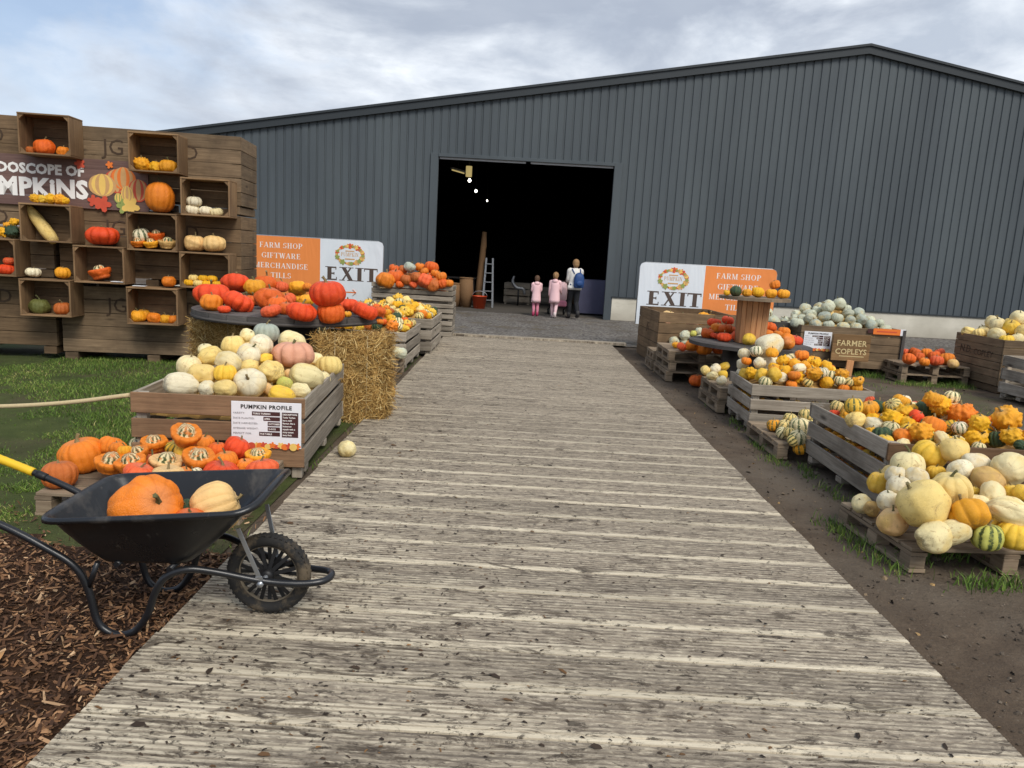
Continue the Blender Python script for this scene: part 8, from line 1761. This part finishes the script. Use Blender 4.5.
# ------------------------------------------------------------------ pumpkins, squashes and gourds
def fruit(name, nu, nv, ribs, depth, sharp=.6, dimple=.16, lump=.03, seed=0, prof=None, cap=False, knob=0, twist=0., bend=0., stemslot=False):
    """unit-radius fruit, axis z, half height 1 (objects scale it). Attributes: rib 0 crest..1 groove, lat -1..1, ang, cap"""
    V, F, rib, lat, ang, cp = [], [], [], [], [], []
    for i in range(nv + 1):
        ph = math.pi * i / nv; ph = min(max(ph, .02), math.pi - .02); lt = math.cos(ph)
        for j in range(nu):
            th = 2 * math.pi * j / nu + twist * lt
            if prof: r0, z0 = prof(ph)
            else:
                r0 = math.sin(ph) ** .82; z0 = math.copysign(abs(lt) ** .92, lt); z0 -= dimple * math.exp(-(r0 / .30) ** 2) * (1 if lt > 0 else -.7)
            wob = .25 * noise.noise((math.cos(th) * 1.5, math.sin(th) * 1.5, seed * 7.3)); f = abs(math.sin(ribs * (th + wob * .35) / 2)) ** sharp if ribs else 1.
            k = depth * (1 - f) * min(1, r0 * 2.2) ; rr = r0 * (1 - k) ; zz = z0 * (1 - k * .25)
            p = Vector((rr * math.cos(th), rr * math.sin(th), zz))
            nz = noise.noise(p * 1.15 + Vector((seed * 3.1, 5, 1))) * lump * 2 + noise.noise(p * 2.7 + Vector((seed, 2, 7))) * lump * .8
            p *= 1 + nz
            if cap and ph < .95: p = Vector((p.x, p.y, p.z)) * (1 - .13 * (1 - abs(math.cos(2 * th))) * min(1, ph * 1.6))
            if knob:
                kb = noise.noise(p * 3.4 + Vector((seed * 9, 0, 3))); p *= 1 + knob * max(0, kb - .12) * 1.6
                wing = max(0, math.cos(5 * th + seed)) ** 4 * max(0, math.sin(ph * 1.25 - .2)) * (1 if lt > -.25 else .2); p += Vector((math.cos(th), math.sin(th), .55)) * wing * knob * .10
            if bend: p.x += bend * (max(0, p.z) ** 2)
            V.append(p); rib.append(1 - f if ribs else 0.); lat.append(lt); ang.append((th + 9.) * max(ribs, 5) / (2 * math.pi)); cp.append(1. if cap and ph < .93 else (.5 if cap and ph < 1.0 else 0.))
    for i in range(nv):
        for j in range(nu): F.append((i * nu + j, (i + 1) * nu + j, (i + 1) * nu + (j + 1) % nu, i * nu + (j + 1) % nu))
    F.append(tuple(range(nu))[::1]); F.append(tuple(range(nv * nu + nu - 1, nv * nu - 1, -1)))
    nf = len(F); top = max((v.z for v in V[:nu]), default=1.)
    if stemslot:
        b0 = len(V); pts = [(0, 0, top - .05, .17), (.01, .02, top + .12, .085), (.06, .03, top + .30, .075), (.14, .02, top + .42, .09)]
        for x, y, z, r_ in pts:
            for j in range(6): a = math.pi * j / 3; V.append(Vector((x + r_ * math.cos(a), y + r_ * math.sin(a), z))); rib.append(0); lat.append(0); ang.append(0); cp.append(0)
        for k in range(3):
            for j in range(6): F.append((b0 + k * 6 + j, b0 + k * 6 + (j + 1) % 6, b0 + (k + 1) * 6 + (j + 1) % 6, b0 + (k + 1) * 6 + j))
        F.append(tuple(range(b0 + 18, b0 + 24)))
    me = bpy.data.meshes.new(name); me.from_pydata(V, [], F)
    me.polygons.foreach_set('use_smooth', [True] * len(F)); me.polygons.foreach_set('material_index', [0] * nf + [1] * (len(F) - nf))
    for nm, d in (('rib', rib), ('lat', lat), ('ang', ang), ('cap', cp)): me.attributes.new(nm, 'FLOAT', 'POINT').data.foreach_set('value', d)
    me.update(); return me, top
def turban_prof(ph):
    if ph < .95:
        t = ph / .95; return .57 * math.sin(t * math.pi / 2) ** .72, .44 + .62 * math.cos(t * math.pi / 2)
    t = (ph - .95) / (math.pi - .95); a = math.pi * .62 - t * math.pi * 1.10
    r = .60 + .40 * math.cos(min(t, .62) * math.pi * 1.0 - .85); z = .62 * math.sin(a) if t < .02 else .60 * math.cos(t * math.pi)
    return max(.02, r * math.sqrt(max(0, 1 - ((t - .5) / .5) ** 4)) if t > .5 else r), z
def pear_prof(ph):
    t = math.cos(ph); r = math.sin(ph) ** .8; return r * (1. - .55 * max(0, t) ** .8), t * 1.25
def long_prof(ph):
    t = math.cos(ph); return math.sin(ph) ** .55 * (1 - .18 * t), t * 3.6
def egg_prof(ph):
    t = math.cos(ph); return math.sin(ph) ** .78, t * 1.0
LIB = {}
def lib(kind, n, mat, stem, **k):
    out = []
    for i in range(n):
        kk = {a: (b[i % len(b)] if isinstance(b, (list, tuple)) else b) for a, b in k.items()}
        me, top = fruit(kind, seed=i + 1 + len(LIB) * 5, stemslot=stem == 'in', **kk); me.materials.append(M[mat])
        if stem == 'in': me.materials.append(M['stem'])
        out.append((me, top))
    LIB[kind] = (out, stem)
lib('round', 7, 'skin', 'out', nu=72, nv=26, ribs=[10, 12, 11, 13, 9, 10, 14], depth=[.10, .07, .12, .06, .13, .05, .09], lump=[.04, .05, .03, .06, .05, .07, .04])
lib('flat', 5, 'skin', 'out', nu=72, nv=26, ribs=[10, 12, 9, 11, 13], depth=[.12, .07, .18, .09, .06], dimple=.26, lump=[.03, .045, .035, .03, .04])
lib('tall', 1, 'skin', 'out', nu=72, nv=28, ribs=12, depth=.06, dimple=.08)
lib('ball', 6, 'scab', 'out', nu=56, nv=26, ribs=[8, 0, 10, 9, 0, 10], depth=[.03, 0, .04, .02, 0, .05], dimple=.06, lump=[.04, .05, .06, .03, .05, .05])
lib('oval', 6, 'scab', 'out', nu=56, nv=26, ribs=[10, 0, 8, 9, 10, 0], depth=[.05, 0, .04, .05, .03, 0], dimple=.04, lump=[.06, .07, .09, .05, .06, .08])
lib('turban', 4, 'turban', 'none', nu=72, nv=30, ribs=[10, 9, 11, 8], depth=[.05, .08, .04, .06], lump=.05, prof=turban_prof, cap=True)
lib('carnival', 5, 'stripe', 'in', nu=60, nv=24, ribs=[9, 10, 8, 10, 10], depth=[.10, .08, .13, .10, .07], dimple=.10, lump=.04)
lib('acorn', 4, 'stripe', 'in', nu=60, nv=24, ribs=[9, 8, 10, 9], depth=[.16, .14, .18, .12], dimple=.1, lump=.05)
lib('knob', 6, 'skin', 'in', nu=56, nv=28, ribs=[5, 10, 5, 5, 8, 10], depth=.1, lump=.06, knob=[.34, .25, .42, .3, .28, .36], dimple=.05)
lib('pear', 4, 'stripe', 'in', nu=40, nv=24, ribs=[10, 0, 8, 10], depth=.05, prof=pear_prof, bend=[.25, .1, .35, .2], lump=.06)
lib('mini', 4, 'skin', 'in', nu=60, nv=20, ribs=[9, 10, 8, 11], depth=[.2, .16, .22, .14], dimple=.25)
lib('smallgourd', 5, 'skin', 'in', nu=36, nv=18, ribs=[0, 8, 10, 0, 6], depth=.07, lump=.12, dimple=.05)
lib('marrow', 1, 'scab', 'in', nu=36, nv=26, ribs=8, depth=.03, prof=long_prof, bend=.02)
STEMS = []
for i in range(4):
    m = MB(); L = (.36, .5, .26, .42)[i]; b = (.10, .22, .05, -.16)[i]; pts = [(0, 0, -.07), (.01, 0, .03), (b * .3, .02, L * .4), (b, .05, L * .8), (b * 1.6, .07, L)]
    rr = [.20, .115, .075, .075, .095]; m.tube(pts, rr, 10)
    for k in range(len(m.v)):
        ringi, j = divmod(k, 10)
        if j % 2:
            c_ = Vector(pts[ringi]); m.v[k] = tuple(c_ + (Vector(m.v[k]) - c_) * .76)
    me = m.mesh('stem'); me.materials.append(M['stem']); STEMS.append(me)
prnd = random.Random(5); used_ = {}
for gi, ki, ci, x, y, z, r_, asp, tilt, rot, label, lean in ITEMS:
    kind, name, cat = KINDS[ki]; var, stem = LIB[kind]; me, top = var[prnd.randrange(len(var)) if COLORS[ci] != COLORS[15] else 2]
    o = bpy.data.objects.new(name, me); COLL.objects.link(o); o.location = (x, y, z)
    sx = r_; sz = r_ * asp
    if kind == 'oval': sx, sz = r_ * .86, r_ * 1.14
    if kind == 'marrow': sx = sz = r_
    o.scale = (sx * prnd.uniform(.96, 1.05), sx * prnd.uniform(.96, 1.05), sz)
    if kind == 'oval': e = Euler((R(90) + prnd.gauss(0, .25), prnd.uniform(0, 6.28), rot), 'XYZ'); e = Matrix.Rotation(rot, 3, 'Z') @ Matrix.Rotation(R(82) + prnd.gauss(0, .2), 3, 'X') @ Matrix.Rotation(prnd.uniform(0, 6.28), 3, 'Z'); o.rotation_euler = e.to_euler()
    elif kind == 'marrow': o.rotation_euler = (0.10, lean, 0)
    else:
        t2 = tilt * (1.6 if kind in ('ball', 'carnival', 'knob', 'smallgourd', 'pear', 'acorn') else 1.)
        if kind == 'turban': t2 = .12 + abs(tilt) * .8; rot = prnd.gauss(0, .7)
        if kind == 'pear': t2 = 1.4 + tilt * .4
        o.rotation_euler = (Matrix.Rotation(rot, 3, 'Z') @ Matrix.Rotation(t2, 3, 'X') @ Matrix.Rotation(prnd.uniform(0, 6.28), 3, 'Z')).to_euler()
    q_ = COLORS[ci]; hh = prnd.uniform(-.02, .06) * (max(q_) - min(q_)) / 220 + (.015 if min(q_) > 140 else 0); c = Vector(lin(COLORS[ci])[:3]); c = c * prnd.uniform(.86, 1.08); o.color = (min(1, c.x), min(1, c.y * (1 + hh * .9)), min(1, c.z * (1 - hh)), 1)
    tag(o, label, cat, GROUPS[gi] or None)
    if stem == 'out' and (prnd.random() < .9 or kind in ('round', 'flat')) and kind != 'oval':
        s_ = bpy.data.objects.new('stem', prnd.choice(STEMS)); COLL.objects.link(s_); s_.parent = o; s_.location = (0, 0, top - .02); s_.rotation_euler = (0, 0, prnd.uniform(0, 6.28)); q = prnd.uniform(.7, 1.05); s_.scale = (q, q, q / asp)

# ------------------------------------------------------------------ lettering becomes plain meshes
bpy.context.view_layer.update(); dg = bpy.context.evaluated_depsgraph_get()
TM = [bpy.data.meshes.new_from_object(o.evaluated_get(dg)) for o, *_ in TEXTS]
for (o, name, mat, parent, loc, rot), me in zip(TEXTS, TM):
    cu = o.data; bpy.data.objects.remove(o); bpy.data.curves.remove(cu)
    n_ = bpy.data.objects.new(name, me); COLL.objects.link(n_); n_.parent = parent; n_.location = loc; n_.rotation_euler = rot
    if not me.materials: me.materials.append(mat)
